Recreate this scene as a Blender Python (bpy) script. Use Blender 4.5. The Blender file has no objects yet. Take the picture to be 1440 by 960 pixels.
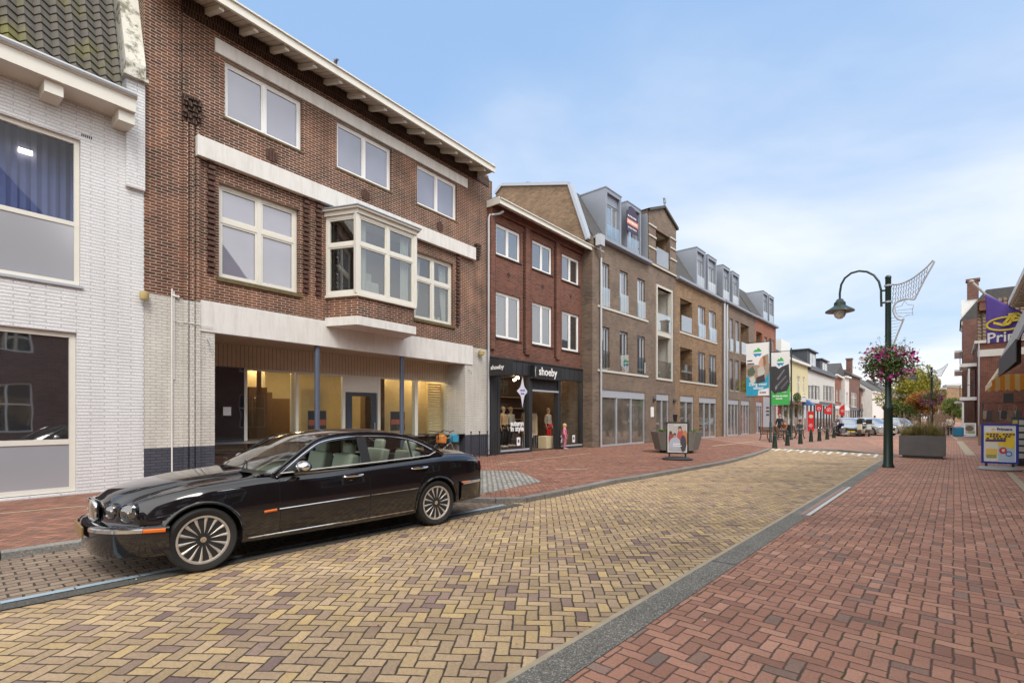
import bpy, bmesh, math, random
from mathutils import Vector, Matrix
from mathutils.geometry import tessellate_polygon
R = math.radians
PI = math.pi
sc = bpy.context.scene
COL = sc.collection
rng = random.Random(7)
H = 1.55          # eye height above the pavement
RZ = -0.08        # carriageway lies below the pavement
FP = 700.0        # focal length in photo pixels

# ------------------------------------------------------------------ measuring helpers
class Fr:
    """a vertical plane standing on the ground through two points; s along it, off behind it"""
    def __init__(s, P0, P1, h=H):
        s.o = P0; L = math.hypot(P1[0]-P0[0], P1[1]-P0[1]); s.L = L; s.h = h
        s.d = ((P1[0]-P0[0])/L, (P1[1]-P0[1])/L); s.n = (-s.d[1], s.d[0])
    def s(s, u, off=0.0):
        a = (u-720)/FP; ox = s.o[0]+s.n[0]*off; oy = s.o[1]+s.n[1]*off
        return (a*oy-ox)/(s.d[0]-a*s.d[1])
    def z(s, u, v, off=0.0):
        Y = s.o[1]+s.n[1]*off+s.d[1]*s.s(u, off)
        return s.h+(586-v)/FP*Y
    def P(s, t, off=0.0):
        return (s.o[0]+s.d[0]*t+s.n[0]*off, s.o[1]+s.d[1]*t+s.n[1]*off)
    @property
    def ang(s): return math.atan2(s.d[1], s.d[0])
def G(u, v, h=H):
    Y = FP*h/(v-586.0); return ((u-720)/FP*Y, Y)
def GR(u, v): return G(u, v, H-RZ)
def at(u, Y): return ((u-720)/FP*Y, Y)
def zat(v, Y): return H+(586-v)/FP*Y
def tow(P, u):
    return (P[0]+(u-720)/FP, P[1]+1.0)

# ------------------------------------------------------------------ mesh builder
class MB:
    def __init__(s): s.bm = bmesh.new()
    def face(s, pts):
        try: return s.bm.faces.new([s.bm.verts.new(p) for p in pts])
        except Exception: return None
    def box(s, x0, x1, y0, y1, z0, z1):
        v = [s.bm.verts.new(p) for p in ((x0,y0,z0),(x1,y0,z0),(x1,y1,z0),(x0,y1,z0),(x0,y0,z1),(x1,y0,z1),(x1,y1,z1),(x0,y1,z1))]
        for q in ((0,3,2,1),(4,5,6,7),(0,1,5,4),(1,2,6,5),(2,3,7,6),(3,0,4,7)): s.bm.faces.new([v[i] for i in q])
        return s
    def rbox(s, c, sx, sy, sz, rz=0, rx=0, ry=0):
        M = Matrix.Translation(c) @ Matrix.Rotation(rz,4,'Z') @ Matrix.Rotation(ry,4,'Y') @ Matrix.Rotation(rx,4,'X')
        n = len(s.bm.verts); s.box(-sx/2,sx/2,-sy/2,sy/2,-sz/2,sz/2); s.bm.verts.ensure_lookup_table()
        for v in s.bm.verts[n:]: v.co = M @ v.co
        return s
    def prism(s, poly, y0, y1, axis='y'):
        """poly in (x,z) extruded in y; axis 'z': poly in (x,y) extruded in z; axis 'x': poly (y,z) extruded in x"""
        f = {'y': lambda p, t: (p[0], t, p[1]), 'z': lambda p, t: (p[0], p[1], t), 'x': lambda p, t: (t, p[0], p[1])}[axis]
        a = [s.bm.verts.new(f(p, y0)) for p in poly]; b = [s.bm.verts.new(f(p, y1)) for p in poly]
        s.bm.faces.new(a); s.bm.faces.new(b[::-1]); n = len(poly)
        for i in range(n): s.bm.faces.new((a[i], b[i], b[(i+1) % n], a[(i+1) % n]))
        return s
    def tube(s, pts, r, n=8, closed=False, caps=True):
        pts = [Vector(p) for p in pts]; m = len(pts)
        rr = r if isinstance(r, (list, tuple)) else [r]*m
        rings = []; prev = None
        for i, p in enumerate(pts):
            if closed: t = pts[(i+1) % m]-pts[i-1]
            else: t = pts[min(i+1, m-1)]-pts[max(i-1, 0)]
            if t.length < 1e-9: t = Vector((0,0,1))
            t.normalize()
            if prev is None:
                a = t.cross(Vector((0,0,1)));
                if a.length < .05: a = t.cross(Vector((1,0,0)))
            else: a = prev-t*prev.dot(t)
            a.normalize(); prev = a; b = t.cross(a)
            rings.append([s.bm.verts.new(p+(a*math.cos(2*PI*k/n)+b*math.sin(2*PI*k/n))*rr[i]) for k in range(n)])
        for i in range(m if closed else m-1):
            A = rings[i]; B = rings[(i+1) % m]
            for k in range(n): s.bm.faces.new((A[k], A[(k+1) % n], B[(k+1) % n], B[k]))
        if caps and not closed: s.bm.faces.new(rings[0][::-1]); s.bm.faces.new(rings[-1])
        return s
    def lathe(s, prof, n=24, c=(0,0,0), axis='z'):
        """prof: (r, h) pairs"""
        rings = []
        for r, h in prof:
            ring = []
            for k in range(n):
                a = 2*PI*k/n; x = r*math.cos(a); y = r*math.sin(a)
                p = (x, y, h) if axis == 'z' else ((x, h, y) if axis == 'y' else (h, x, y))
                ring.append(s.bm.verts.new((p[0]+c[0], p[1]+c[1], p[2]+c[2])))
            rings.append(ring)
        for A, B in zip(rings, rings[1:]):
            for k in range(n): s.bm.faces.new((A[k], A[(k+1) % n], B[(k+1) % n], B[k]))
        if prof[0][0] > 1e-6: s.bm.faces.new(rings[0][::-1])
        if prof[-1][0] > 1e-6: s.bm.faces.new(rings[-1])
        return s
    def ell(s, c, rx, ry, rz, n=12, m=8):
        prof = [(max(math.sin(PI*i/m), 1e-4), -math.cos(PI*i/m)) for i in range(m+1)]
        k0 = len(s.bm.verts); s.lathe(prof, n); s.bm.verts.ensure_lookup_table()
        for v in s.bm.verts[k0:]: v.co = Vector((v.co.x*rx+c[0], v.co.y*ry+c[1], v.co.z*rz+c[2]))
        return s
    def grid(s, P, skip=None):
        """P[i][j] points"""
        V = [[s.bm.verts.new(p) for p in row] for row in P]
        for i in range(len(V)-1):
            for j in range(len(V[0])-1):
                if skip and skip(i, j): continue
                s.bm.faces.new((V[i][j], V[i+1][j], V[i+1][j+1], V[i][j+1]))
        return s
    def wall(s, x0, x1, z0, z1, holes=(), t=.25, y=0.0):
        """front sheet with real openings, reveals t deep, both ends and top"""
        xs = sorted({x0, x1, *[min(max(h[0], x0), x1) for h in holes], *[min(max(h[1], x0), x1) for h in holes]})
        zs = sorted({z0, z1, *[min(max(h[2], z0), z1) for h in holes], *[min(max(h[3], z0), z1) for h in holes]})
        for a, b in zip(xs, xs[1:]):
            for c, d in zip(zs, zs[1:]):
                mx, mz = (a+b)/2, (c+d)/2
                if any(h[0] < mx < h[1] and h[2] < mz < h[3] for h in holes): continue
                s.face(((a,y,c),(b,y,c),(b,y,d),(a,y,d)))
        for a, b, c, d in [h[:4] for h in holes]:
            s.face(((a,y,c),(a,y,d),(a,y+t,d),(a,y+t,c))); s.face(((b,y,c),(b,y+t,c),(b,y+t,d),(b,y,d)))
            s.face(((a,y,d),(b,y,d),(b,y+t,d),(a,y+t,d)))
            if c > z0+.01: s.face(((a,y,c),(a,y+t,c),(b,y+t,c),(b,y,c)))
        return s
    def shell(s, x0, x1, z0, z1, D, y=0.0, front=False):
        s.face(((x0,y,z0),(x0,y,z1),(x0,D,z1),(x0,D,z0))); s.face(((x1,y,z0),(x1,D,z0),(x1,D,z1),(x1,y,z1)))
        s.face(((x0,D,z0),(x0,D,z1),(x1,D,z1),(x1,D,z0))); s.face(((x0,y,z1),(x1,y,z1),(x1,D,z1),(x0,D,z1)))
        if front: s.face(((x0,y,z0),(x1,y,z0),(x1,y,z1),(x0,y,z1)))
        return s
    def move(s, n0, M):
        s.bm.verts.ensure_lookup_table()
        for v in s.bm.verts[n0:]: v.co = M @ v.co
        return s
    def build(s, name, mat, parent=None, smooth=False, bevel=0, label=None, fixn=True):
        if fixn: bmesh.ops.recalc_face_normals(s.bm, faces=s.bm.faces)
        me = bpy.data.meshes.new(name); s.bm.to_mesh(me); s.bm.free()
        o = bpy.data.objects.new(name, me); COL.objects.link(o)
        for m in (mat if isinstance(mat, (list, tuple)) else [mat]): me.materials.append(m)
        if parent: o.parent = parent
        if smooth:
            for p in me.polygons: p.use_smooth = True
            try: me.set_sharp_from_angle(angle=R(40))
            except Exception: pass
        if bevel:
            b = o.modifiers.new('bevel', 'BEVEL'); b.width = bevel; b.segments = 2; b.limit_method = 'ANGLE'
        if label: o['label'] = label
        return o

def tag(o, label=None, cat=None, group=None, kind=None):
    if label: o['label'] = label
    if cat: o['category'] = cat
    if group: o['group'] = group
    if kind: o['kind'] = kind
    return o
def empty(name, loc, rz=0.0, label=None, cat=None, group=None):
    o = bpy.data.objects.new(name, None); COL.objects.link(o)
    o.location = (loc[0], loc[1], loc[2] if len(loc) > 2 else 0.0); o.rotation_euler = (0, 0, rz)
    o.empty_display_size = .2
    return tag(o, label, cat, group)
def copy_tree(o, parent=None):
    c = o.copy(); COL.objects.link(c)
    if parent: c.parent = parent
    for ch in [x for x in COL.objects if x.parent == o]: copy_tree(ch, c)
    return c
FONT = None
def text(body, size, M, mat, parent, name='lettering', bold=0.0, ext=.004, align='CENTER', shear=0.0, space=1.0):
    cu = bpy.data.curves.new(name, 'FONT'); cu.body = body; cu.size = size; cu.extrude = ext; cu.offset = bold
    cu.align_x = align; cu.align_y = 'CENTER'; cu.shear = shear; cu.space_character = space; cu.resolution_u = 3
    t = bpy.data.objects.new(name, cu); COL.objects.link(t)
    dg = bpy.context.evaluated_depsgraph_get(); dg.update()
    me = bpy.data.meshes.new_from_object(t.evaluated_get(dg)); me.name = name
    bpy.data.objects.remove(t); bpy.data.curves.remove(cu)
    me.transform(M); me.materials.clear(); me.materials.append(mat)
    o = bpy.data.objects.new(name, me); COL.objects.link(o)
    if parent: o.parent = parent
    return o
def faceM(x, y, z, rz=0.0, rx=PI/2):
    """text standing upright, read from -y side"""
    return Matrix.Translation((x, y, z)) @ Matrix.Rotation(rz, 4, 'Z') @ Matrix.Rotation(rx, 4, 'X')

# ------------------------------------------------------------------ materials
class N:
    def __init__(s, name):
        s.m = bpy.data.materials.new(name); s.m.use_nodes = True; s.t = s.m.node_tree
        s.b = s.t.nodes['Principled BSDF']; s.out = s.t.nodes['Material Output']
    def n(s, typ, **kw):
        x = s.t.nodes.new(typ)
        for k, v in kw.items(): setattr(x, k, v)
        return x
    def l(s, a, b): s.t.links.new(a, b)
    def math(s, op, a, b=None, c=None):
        x = s.n('ShaderNodeMath', operation=op)
        for i, v in enumerate((a, b, c)):
            if v is None: continue
            if isinstance(v, (int, float)): x.inputs[i].default_value = v
            else: s.l(v, x.inputs[i])
        return x.outputs[0]
    def coords(s, kind='Object'): return s.n('ShaderNodeTexCoord').outputs[kind]
    def noise(s, vec, scale, detail=3, rough=.55, out='Fac'):
        x = s.n('ShaderNodeTexNoise'); x.inputs['Scale'].default_value = scale; x.inputs['Detail'].default_value = detail
        x.inputs['Roughness'].default_value = rough
        if vec is not None: s.l(vec, x.inputs['Vector'])
        return x.outputs[out]
    def ramp(s, fac, stops, interp='LINEAR'):
        x = s.n('ShaderNodeValToRGB'); cr = x.color_ramp; cr.interpolation = interp
        while len(cr.elements) < len(stops): cr.elements.new(.5)
        for e, (p, c) in zip(cr.elements, stops): e.position = p; e.color = (*c, 1)
        s.l(fac, x.inputs[0]); return x.outputs[0]
    def mix(s, fac, a, b, blend='MIX'):
        x = s.n('ShaderNodeMix', data_type='RGBA', blend_type=blend)
        for sock, v in ((x.inputs[0], fac), (x.inputs[6], a), (x.inputs[7], b)):
            if isinstance(v, (int, float)): sock.default_value = v
            elif isinstance(v, (tuple, list)): sock.default_value = (*v, 1)
            else: s.l(v, sock)
        return x.outputs[2]
    def bump(s, h, strength=.5, dist=.01, prev=None):
        x = s.n('ShaderNodeBump'); x.inputs['Strength'].default_value = strength; x.inputs['Distance'].default_value = dist
        s.l(h, x.inputs['Height'])
        if prev is not None: s.l(prev, x.inputs['Normal'])
        return x.outputs[0]
    def fin(s, col=None, rough=None, nrm=None, spec=None, metal=None):
        for sock, v in (('Base Color', col), ('Roughness', rough), ('Normal', nrm), ('Specular IOR Level', spec), ('Metallic', metal)):
            if v is None: continue
            if isinstance(v, (int, float)): s.b.inputs[sock].default_value = v
            elif isinstance(v, (tuple, list)): s.b.inputs[sock].default_value = (*v, 1)
            else: s.l(v, s.b.inputs[sock])
        return s.m
def mul(c, k): return tuple(min(1, x*k) for x in c)

def plain(name, col, rough=.6, metal=0.0, var=.12, scale=6, bump=0.0, spec=.5, bs=60):
    k = N(name); co = k.coords()
    c = k.mix(k.noise(co, scale, 4), mul(col, 1-var), mul(col, 1+var)) if var else col
    nr = k.bump(k.noise(co, bs, 3), bump, .004) if bump else None
    return k.fin(c, rough, nr, spec, metal)

def brick(name, c1, c2, mortar, w=.22, h=.066, ms=.009, bump=.6, patch=None, var=.25, rough=.85, stain=.0, bias=0.0):
    k = N(name); co = k.coords(); sx = k.n('ShaderNodeSeparateXYZ'); k.l(co, sx.inputs[0])
    cx = k.n('ShaderNodeCombineXYZ'); k.l(k.math('ADD', sx.outputs[0], sx.outputs[1]), cx.inputs[0]); k.l(sx.outputs[2], cx.inputs[1])
    bt = k.n('ShaderNodeTexBrick'); k.l(cx.outputs[0], bt.inputs['Vector'])
    for n_, v in (('Scale', 1.0), ('Mortar Size', ms), ('Mortar Smooth', .3), ('Bias', bias), ('Brick Width', w), ('Row Height', h)): bt.inputs[n_].default_value = v
    bt.inputs['Color1'].default_value = (*c1, 1); bt.inputs['Color2'].default_value = (*c2, 1); bt.inputs['Mortar'].default_value = (*mortar, 1)
    n1 = k.noise(co, 1.1, 4); col = bt.outputs['Color']
    if patch: col = k.mix(k.ramp(k.noise(co, .55, 5, .65), [(.47, (0,0,0)), (.62, (.75,.75,.75))]), col, k.mix(bt.outputs['Fac'], patch, mortar))
    ov = k.ramp(n1, [(.25, (1-var,)*3), (.75, (1+var*.6,)*3)])
    col = k.mix(1.0, col, ov, 'MULTIPLY')
    col = k.mix(.35, col, k.ramp(k.noise(co, 38, 3), [(.3, (.55,)*3), (.7, (1.25,)*3)]), 'MULTIPLY')
    if stain:
        stt = k.n('ShaderNodeMapping'); stt.inputs['Scale'].default_value = (2.2, 2.2, .25); k.l(co, stt.inputs[0])
        col = k.mix(stain, col, k.ramp(k.noise(stt.outputs[0], 1.6, 5, .7), [(.38, (.45,.43,.38)), (.6, (1,1,1))]), 'MULTIPLY')
    hgt = k.math('ADD', k.math('MULTIPLY', bt.outputs['Fac'], -1.0), k.math('MULTIPLY', k.noise(co, 45, 3), .5))
    return k.fin(col, rough, k.bump(hgt, bump, .008), .3)

def herring(name, stops, joint, w=.1, rot=0.0, gap=.035, rough=.8, dirt=.3, bump=.7, moss=None):
    k = N(name); co = k.coords()
    wob = k.noise(co, 2.3, 2, out='Color')
    wv0 = k.n('ShaderNodeVectorMath', operation='MULTIPLY_ADD'); k.l(wob, wv0.inputs[0]); wv0.inputs[1].default_value = (.035, .035, 0); k.l(co, wv0.inputs[2])
    wv = k.n('ShaderNodeVectorMath', operation='MULTIPLY_ADD'); k.l(k.noise(co, 13, 1, out='Color'), wv.inputs[0]); wv.inputs[1].default_value = (.014, .014, 0); k.l(wv0.outputs[0], wv.inputs[2])
    mp = k.n('ShaderNodeMapping'); mp.inputs['Rotation'].default_value = (0, 0, rot); mp.inputs['Scale'].default_value = (1/w, 1/w, 1)
    k.l(wv.outputs[0], mp.inputs[0]); sx = k.n('ShaderNodeSeparateXYZ'); k.l(mp.outputs[0], sx.inputs[0])
    px, py = sx.outputs[0], sx.outputs[1]
    i = k.math('FLOOR', px); j = k.math('FLOOR', py); fx = k.math('SUBTRACT', px, i); fy = k.math('SUBTRACT', py, j)
    kk = k.math('FLOORED_MODULO', k.math('SUBTRACT', i, j), 4.0)
    hor = k.math('LESS_THAN', kk, 1.5); ver = k.math('SUBTRACT', 1.0, hor)
    off = k.math('ADD', k.math('MULTIPLY', hor, kk), k.math('MULTIPLY', ver, k.math('SUBTRACT', 3.0, kk)))
    along = k.math('ADD', k.math('ADD', k.math('MULTIPLY', hor, fx), k.math('MULTIPLY', ver, fy)), off)
    acr = k.math('ADD', k.math('MULTIPLY', hor, fy), k.math('MULTIPLY', ver, fx))
    e = k.math('MINIMUM', k.math('MINIMUM', along, k.math('SUBTRACT', 2.0, along)), k.math('MINIMUM', acr, k.math('SUBTRACT', 1.0, acr)))
    idx = k.math('SUBTRACT', i, k.math('MULTIPLY', hor, off)); idy = k.math('SUBTRACT', j, k.math('MULTIPLY', ver, off))
    cb = k.n('ShaderNodeCombineXYZ'); k.l(idx, cb.inputs[0]); k.l(idy, cb.inputs[1]); k.l(k.math('MULTIPLY', hor, 7.3), cb.inputs[2])
    wn = k.n('ShaderNodeTexWhiteNoise', noise_dimensions='3D'); k.l(cb.outputs[0], wn.inputs['Vector'])
    col = k.ramp(wn.outputs['Value'], stops)
    sepc = k.n('ShaderNodeSeparateColor'); k.l(wn.outputs['Color'], sepc.inputs[0])
    col = k.mix(1.0, col, k.ramp(sepc.outputs[1], [(0, (.82,)*3), (1, (1.14,)*3)]), 'MULTIPLY')
    col = k.mix(dirt, col, k.ramp(k.noise(co, .45, 5, .6), [(.3, (.55,.55,.55)), (.7, (1.25,1.22,1.18))]), 'MULTIPLY')
    col = k.mix(.5, col, k.ramp(k.noise(co, 55, 4, .7), [(.3, (.6,.6,.6)), (.7, (1.3,1.3,1.3))]), 'MULTIPLY')
    st_ = k.n('ShaderNodeMapping'); st_.inputs['Rotation'].default_value = (0, 0, R(-48.4)); st_.inputs['Scale'].default_value = (.12, 1.3, 1); k.l(co, st_.inputs[0])
    col = k.mix(.55, col, k.ramp(k.noise(st_.outputs[0], 1.1, 4, .6), [(.34, (.72,.70,.67)), (.6, (1.06,1.06,1.06))]), 'MULTIPLY')
    vo = k.n('ShaderNodeTexVoronoi'); vo.inputs['Scale'].default_value = 1.7; k.l(co, vo.inputs[0])
    gum = k.math('MULTIPLY', k.math('LESS_THAN', k.math('ADD', vo.outputs['Distance'], k.math('MULTIPLY', k.noise(co, 60, 2), .02)), .035), .6)
    col = k.mix(gum, col, (.10,.085,.075))
    wear = k.math('ADD', k.math('MULTIPLY', k.noise(co, 16, 3), .11), -.025)
    mask = k.n('ShaderNodeMapRange'); k.l(k.math('SUBTRACT', e, wear), mask.inputs[0]); mask.inputs[1].default_value = gap*.25; mask.inputs[2].default_value = gap*1.6
    jc = joint if not moss else k.mix(k.ramp(k.noise(co, 1.6, 4), [(.55, (0,0,0)), (.68, (1,1,1))]), joint, moss)
    col = k.mix(mask.outputs[0], jc, col)
    hr = k.n('ShaderNodeMapRange'); hr.interpolation_type = 'SMOOTHSTEP'; k.l(e, hr.inputs[0]); hr.inputs[1].default_value = 0; hr.inputs[2].default_value = .13
    hh = k.math('ADD', k.math('ADD', hr.outputs[0], k.math('MULTIPLY', sepc.outputs[0], .35)), k.math('MULTIPLY', k.noise(co, 40, 3), .4))
    return k.fin(col, rough, k.bump(hh, bump, .009), .25)

def paver(name, c1, c2, joint, w=.2, h=.1, rot=0.0, ms=.008, rough=.85, dirt=.35, bump=.7, white=0.0):
    k = N(name); co = k.coords()
    wob = k.noise(co, 3.0, 2, out='Color'); wv = k.n('ShaderNodeVectorMath', operation='MULTIPLY_ADD'); k.l(wob, wv.inputs[0]); wv.inputs[1].default_value = (.05, .05, 0); k.l(co, wv.inputs[2])
    mp = k.n('ShaderNodeMapping'); mp.inputs['Rotation'].default_value = (0, 0, rot); k.l(wv.outputs[0], mp.inputs[0])
    bt = k.n('ShaderNodeTexBrick'); k.l(mp.outputs[0], bt.inputs['Vector'])
    for n_, v in (('Scale', 1.0), ('Mortar Size', ms), ('Mortar Smooth', .5), ('Bias', 0.0), ('Brick Width', w), ('Row Height', h)): bt.inputs[n_].default_value = v
    bt.inputs['Color1'].default_value = (*c1, 1); bt.inputs['Color2'].default_value = (*c2, 1); bt.inputs['Mortar'].default_value = (*joint, 1)
    col = k.mix(dirt, bt.outputs['Color'], k.ramp(k.noise(co, .6, 5), [(.3, (.55,)*3), (.7, (1.3,)*3)]), 'MULTIPLY')
    col = k.mix(.5, col, k.ramp(k.noise(co, 50, 4, .7), [(.3, (.6,)*3), (.7, (1.3,)*3)]), 'MULTIPLY')
    hgt = k.math('ADD', k.math('MULTIPLY', bt.outputs['Fac'], -1.0), k.math('MULTIPLY', k.noise(co, 30, 3), .5))
    return k.fin(col, rough, k.bump(hgt, bump, .012), .25)

def speckle(name, base, light, dark, rough=.85, scale=150):
    k = N(name); co = k.coords(); v = k.n('ShaderNodeTexVoronoi'); v.inputs['Scale'].default_value = scale; k.l(co, v.inputs[0])
    sp = k.n('ShaderNodeSeparateColor'); k.l(v.outputs['Color'], sp.inputs[0])
    col = k.ramp(sp.outputs[0], [(0, dark), (.45, base), (.8, base), (1, light)])
    col = k.mix(.5, col, k.ramp(k.noise(co, 1.2, 5), [(.3, (.65,)*3), (.7, (1.2,)*3)]), 'MULTIPLY')
    return k.fin(col, rough, k.bump(v.outputs['Distance'], .35, .004), .3)

def leafmat(name, stops, rough=.6, bias=None, scale=.6):
    k = N(name); g = k.n('ShaderNodeNewGeometry'); co = k.coords()
    f = k.math('ADD', k.math('MULTIPLY', g.outputs['Random Per Island'], .45), k.math('MULTIPLY', k.noise(co, scale, 2), .75))
    col = k.ramp(k.math('SUBTRACT', f, .12), stops)
    k.fin(col, rough, None, .3)
    tr = k.n('ShaderNodeBsdfTranslucent'); k.l(col, tr.inputs[0]); mx = k.n('ShaderNodeMixShader'); mx.inputs[0].default_value = .3
    k.l(k.b.outputs[0], mx.inputs[1]); k.l(tr.outputs[0], mx.inputs[2]); k.l(mx.outputs[0], k.out.inputs[0])
    return k.m
def islandmat(name, stops, rough=.7):
    k = N(name); g = k.n('ShaderNodeNewGeometry')
    return k.fin(k.ramp(g.outputs['Random Per Island'], stops, 'CONSTANT'), rough)

def glassmat(name, tint, refl=.12, rough=.0, dens=.0, fk=1.3):
    """thin clear pane: tinted see-through plus mirror reflection that grows at grazing angles"""
    k = N(name); tr = k.n('ShaderNodeBsdfTransparent'); tr.inputs[0].default_value = (*tint, 1)
    gl = k.n('ShaderNodeBsdfGlossy'); gl.inputs['Roughness'].default_value = rough; gl.inputs[0].default_value = (1,1,1,1)
    fr = k.n('ShaderNodeFresnel'); fr.inputs[0].default_value = 1.5
    f = k.math('MINIMUM', k.math('ADD', k.math('MULTIPLY', fr.outputs[0], fk), refl), 1.0)
    gm = k.n('ShaderNodeNewGeometry'); f = k.math('MULTIPLY', f, k.math('SUBTRACT', 1.0, gm.outputs['Backfacing']))
    mx = k.n('ShaderNodeMixShader'); k.l(f, mx.inputs[0]); k.l(tr.outputs[0], mx.inputs[1]); k.l(gl.outputs[0], mx.inputs[2]); k.l(mx.outputs[0], k.out.inputs[0])
    return k.m
def panemat(name, col, refl=.25, rough=.02, var=.3, scale=.8):
    """pane with a curtain or dark room right behind it"""
    k = N(name); co = k.coords(); c = k.mix(k.noise(co, scale, 2), mul(col, 1-var), mul(col, 1+var))
    wav = k.bump(k.noise(co, 1.3, 1), .04, .05)
    k.fin(c, .55, None, .2)
    gl = k.n('ShaderNodeBsdfGlossy'); gl.inputs['Roughness'].default_value = rough; k.l(wav, gl.inputs['Normal'])
    fr = k.n('ShaderNodeFresnel'); fr.inputs[0].default_value = 1.5; k.l(wav, fr.inputs['Normal'])
    f = k.math('MINIMUM', k.math('ADD', k.math('MULTIPLY', fr.outputs[0], 1.2), refl), 1.0)
    mx = k.n('ShaderNodeMixShader'); k.l(f, mx.inputs[0]); k.l(k.b.outputs[0], mx.inputs[1]); k.l(gl.outputs[0], mx.inputs[2]); k.l(mx.outputs[0], k.out.inputs[0])
    return k.m
def emit(name, col, st):
    k = N(name); k.b.inputs['Emission Color'].default_value = (*col, 1); k.b.inputs['Emission Strength'].default_value = st
    k.b.inputs['Base Color'].default_value = (*col, 1); return k.m
def boards(name, col, pitch=.1, rough=.6, vert=True):
    k = N(name); co = k.coords(); sx = k.n('ShaderNodeSeparateXYZ'); k.l(co, sx.inputs[0])
    a = k.math('ADD', sx.outputs[0], 0.0) if vert else sx.outputs[2]
    fr = k.math('FRACT', k.math('DIVIDE', a, pitch))
    e = k.math('MINIMUM', fr, k.math('SUBTRACT', 1.0, fr))
    mk = k.n('ShaderNodeMapRange'); k.l(e, mk.inputs[0]); mk.inputs[1].default_value = .02; mk.inputs[2].default_value = .09
    col2 = k.mix(k.noise(co, 5, 4), mul(col, .85), mul(col, 1.1)); c = k.mix(mk.outputs[0], mul(col, .3), col2)
    return k.fin(c, rough, k.bump(mk.outputs[0], .6, .01), .3)

M = {}
M['brick_red'] = brick('weathered red brown brick', (.175,.056,.030), (.070,.027,.020), (.48,.41,.33), ms=.009, patch=(.24,.085,.042), stain=.45, var=.32)
M['brick_dark'] = brick('dark soldier brick', (.075,.035,.024), (.035,.018,.014), (.15,.12,.1), w=.066, h=.22, ms=.008)
M['brick_shop'] = brick('red brick', (.20,.070,.043), (.095,.036,.027), (.25,.18,.145), h=.06, ms=.006, var=.2)
M['brick_brown'] = brick('mixed brown brick', (.225,.155,.108), (.105,.075,.058), (.27,.24,.205), h=.06, ms=.008, patch=(.15,.085,.058), var=.3)
M['brick_yellow'] = brick('yellow brown brick', (.31,.195,.105), (.18,.11,.06), (.26,.21,.16), h=.06, ms=.006)
M['brick_gable'] = brick('ochre brick', (.33,.215,.125), (.20,.125,.075), (.30,.25,.20), h=.066, ms=.007)
M['brick_orange'] = brick('orange red brick', (.34,.10,.045), (.22,.07,.035), (.3,.22,.18), h=.066)
M['brick_far'] = brick('dull red brick', (.22,.085,.06), (.12,.055,.045), (.22,.18,.15), h=.066)
M['fringe'] = plain('brown fringe brick', (.085,.042,.031), .85, var=.35, scale=9, bump=.4)
M['brick_white'] = brick('white painted brick', (.82,.82,.83), (.79,.79,.80), (.62,.63,.65), w=.45, ms=.012, bump=1.6, var=.05, rough=.55, stain=.12)
M['brick_cream'] = brick('off white painted brick', (.70,.68,.63), (.65,.63,.58), (.53,.51,.46), ms=.011, bump=1.0, var=.08, rough=.6, stain=.25)
M['brick_plinth'] = brick('slate blue painted brick', (.085,.09,.115), (.07,.075,.10), (.05,.052,.065), ms=.011, bump=1.0, var=.15, rough=.55)
def stained(name, col, amt=.5):
    k = N(name); co = k.coords(); mp = k.n('ShaderNodeMapping'); mp.inputs['Scale'].default_value = (3.5, 3.5, .5); k.l(co, mp.inputs[0])
    c = k.mix(k.noise(co, 2.5, 4), mul(col, .92), mul(col, 1.06)); c = k.mix(amt, c, k.ramp(k.noise(mp.outputs[0], 1.5, 6, .72), [(.36, (.52,.48,.42)), (.56, (1,1,1))]), 'MULTIPLY')
    return k.fin(c, .75, k.bump(k.noise(co, 35, 4), .25, .004), .3)
M['plaster'] = stained('white plaster', (.70,.69,.66), .28)
M['cream_wood'] = plain('cream painted wood', (.68,.66,.59), .45, var=.06, bump=.08)
M['white_wood'] = plain('white painted wood', (.76,.76,.73), .4, var=.05)
M['white_pvc'] = plain('white window frame', (.80,.80,.79), .35, var=.03)
M['soffit'] = boards('weathered soffit boards', (.50,.45,.37), .16)
M['cladding'] = boards('cream cladding boards', (.62,.53,.40), .11)
k = N('lichen stained coping'); co_1 = k.coords(); c_1 = k.mix(k.noise(co_1, 6, 5), (.60,.58,.50), (.70,.69,.62)); c_1 = k.mix(k.ramp(k.noise(co_1, 3.2, 8, .75), [(.50, (0,0,0)), (.60, (.85,.85,.85))]), c_1, (.13,.12,.08)); M['moss_coping'] = k.fin(c_1, .85, k.bump(k.noise(co_1, 30, 5), .5, .006), .2)
M['mossy_sill'] = plain('mossy brick sill', (.13,.10,.045), .9, var=.6, scale=12, bump=.6)
M['black'] = plain('black coated metal', (.018,.018,.020), .35, var=.1)
M['shopblack'] = boards('black shop cladding', (.036,.038,.042), .42, .4)
M['anthracite'] = plain('anthracite metal', (.055,.06,.07), .4, var=.1)
M['zinc'] = plain('grey zinc cladding', (.26,.285,.33), .42, metal=.25, var=.10, scale=1.5)
M['zinc_light'] = plain('light grey aluminium', (.42,.45,.50), .4, metal=.2, var=.05)
M['pipe'] = plain('grey drainpipe', (.45,.46,.48), .4, metal=.3, var=.1)
M['steelblue'] = plain('blue grey painted steel', (.085,.105,.15), .35, var=.1)
M['concrete'] = plain('pale concrete', (.52,.50,.45), .8, var=.1, bump=.3)
M['slate'] = plain('dark slate roof', (.06,.065,.075), .6, var=.25, scale=9, bump=.4)
M['pane_curtain'] = panemat('pane with pale curtain', (.23,.23,.29), .16)
M['pane_blue'] = panemat('pane with blue curtain', (.11,.13,.24), .14, var=.15, scale=3)
M['pane_frost'] = panemat('frosted film pane', (.34,.35,.38), .10, .15, .08)
M['pane_dark'] = panemat('dark reflecting pane', (.02,.022,.026), .34)
M['pane_blind'] = panemat('pane over slatted blind', (.10,.10,.105), .22)
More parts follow.
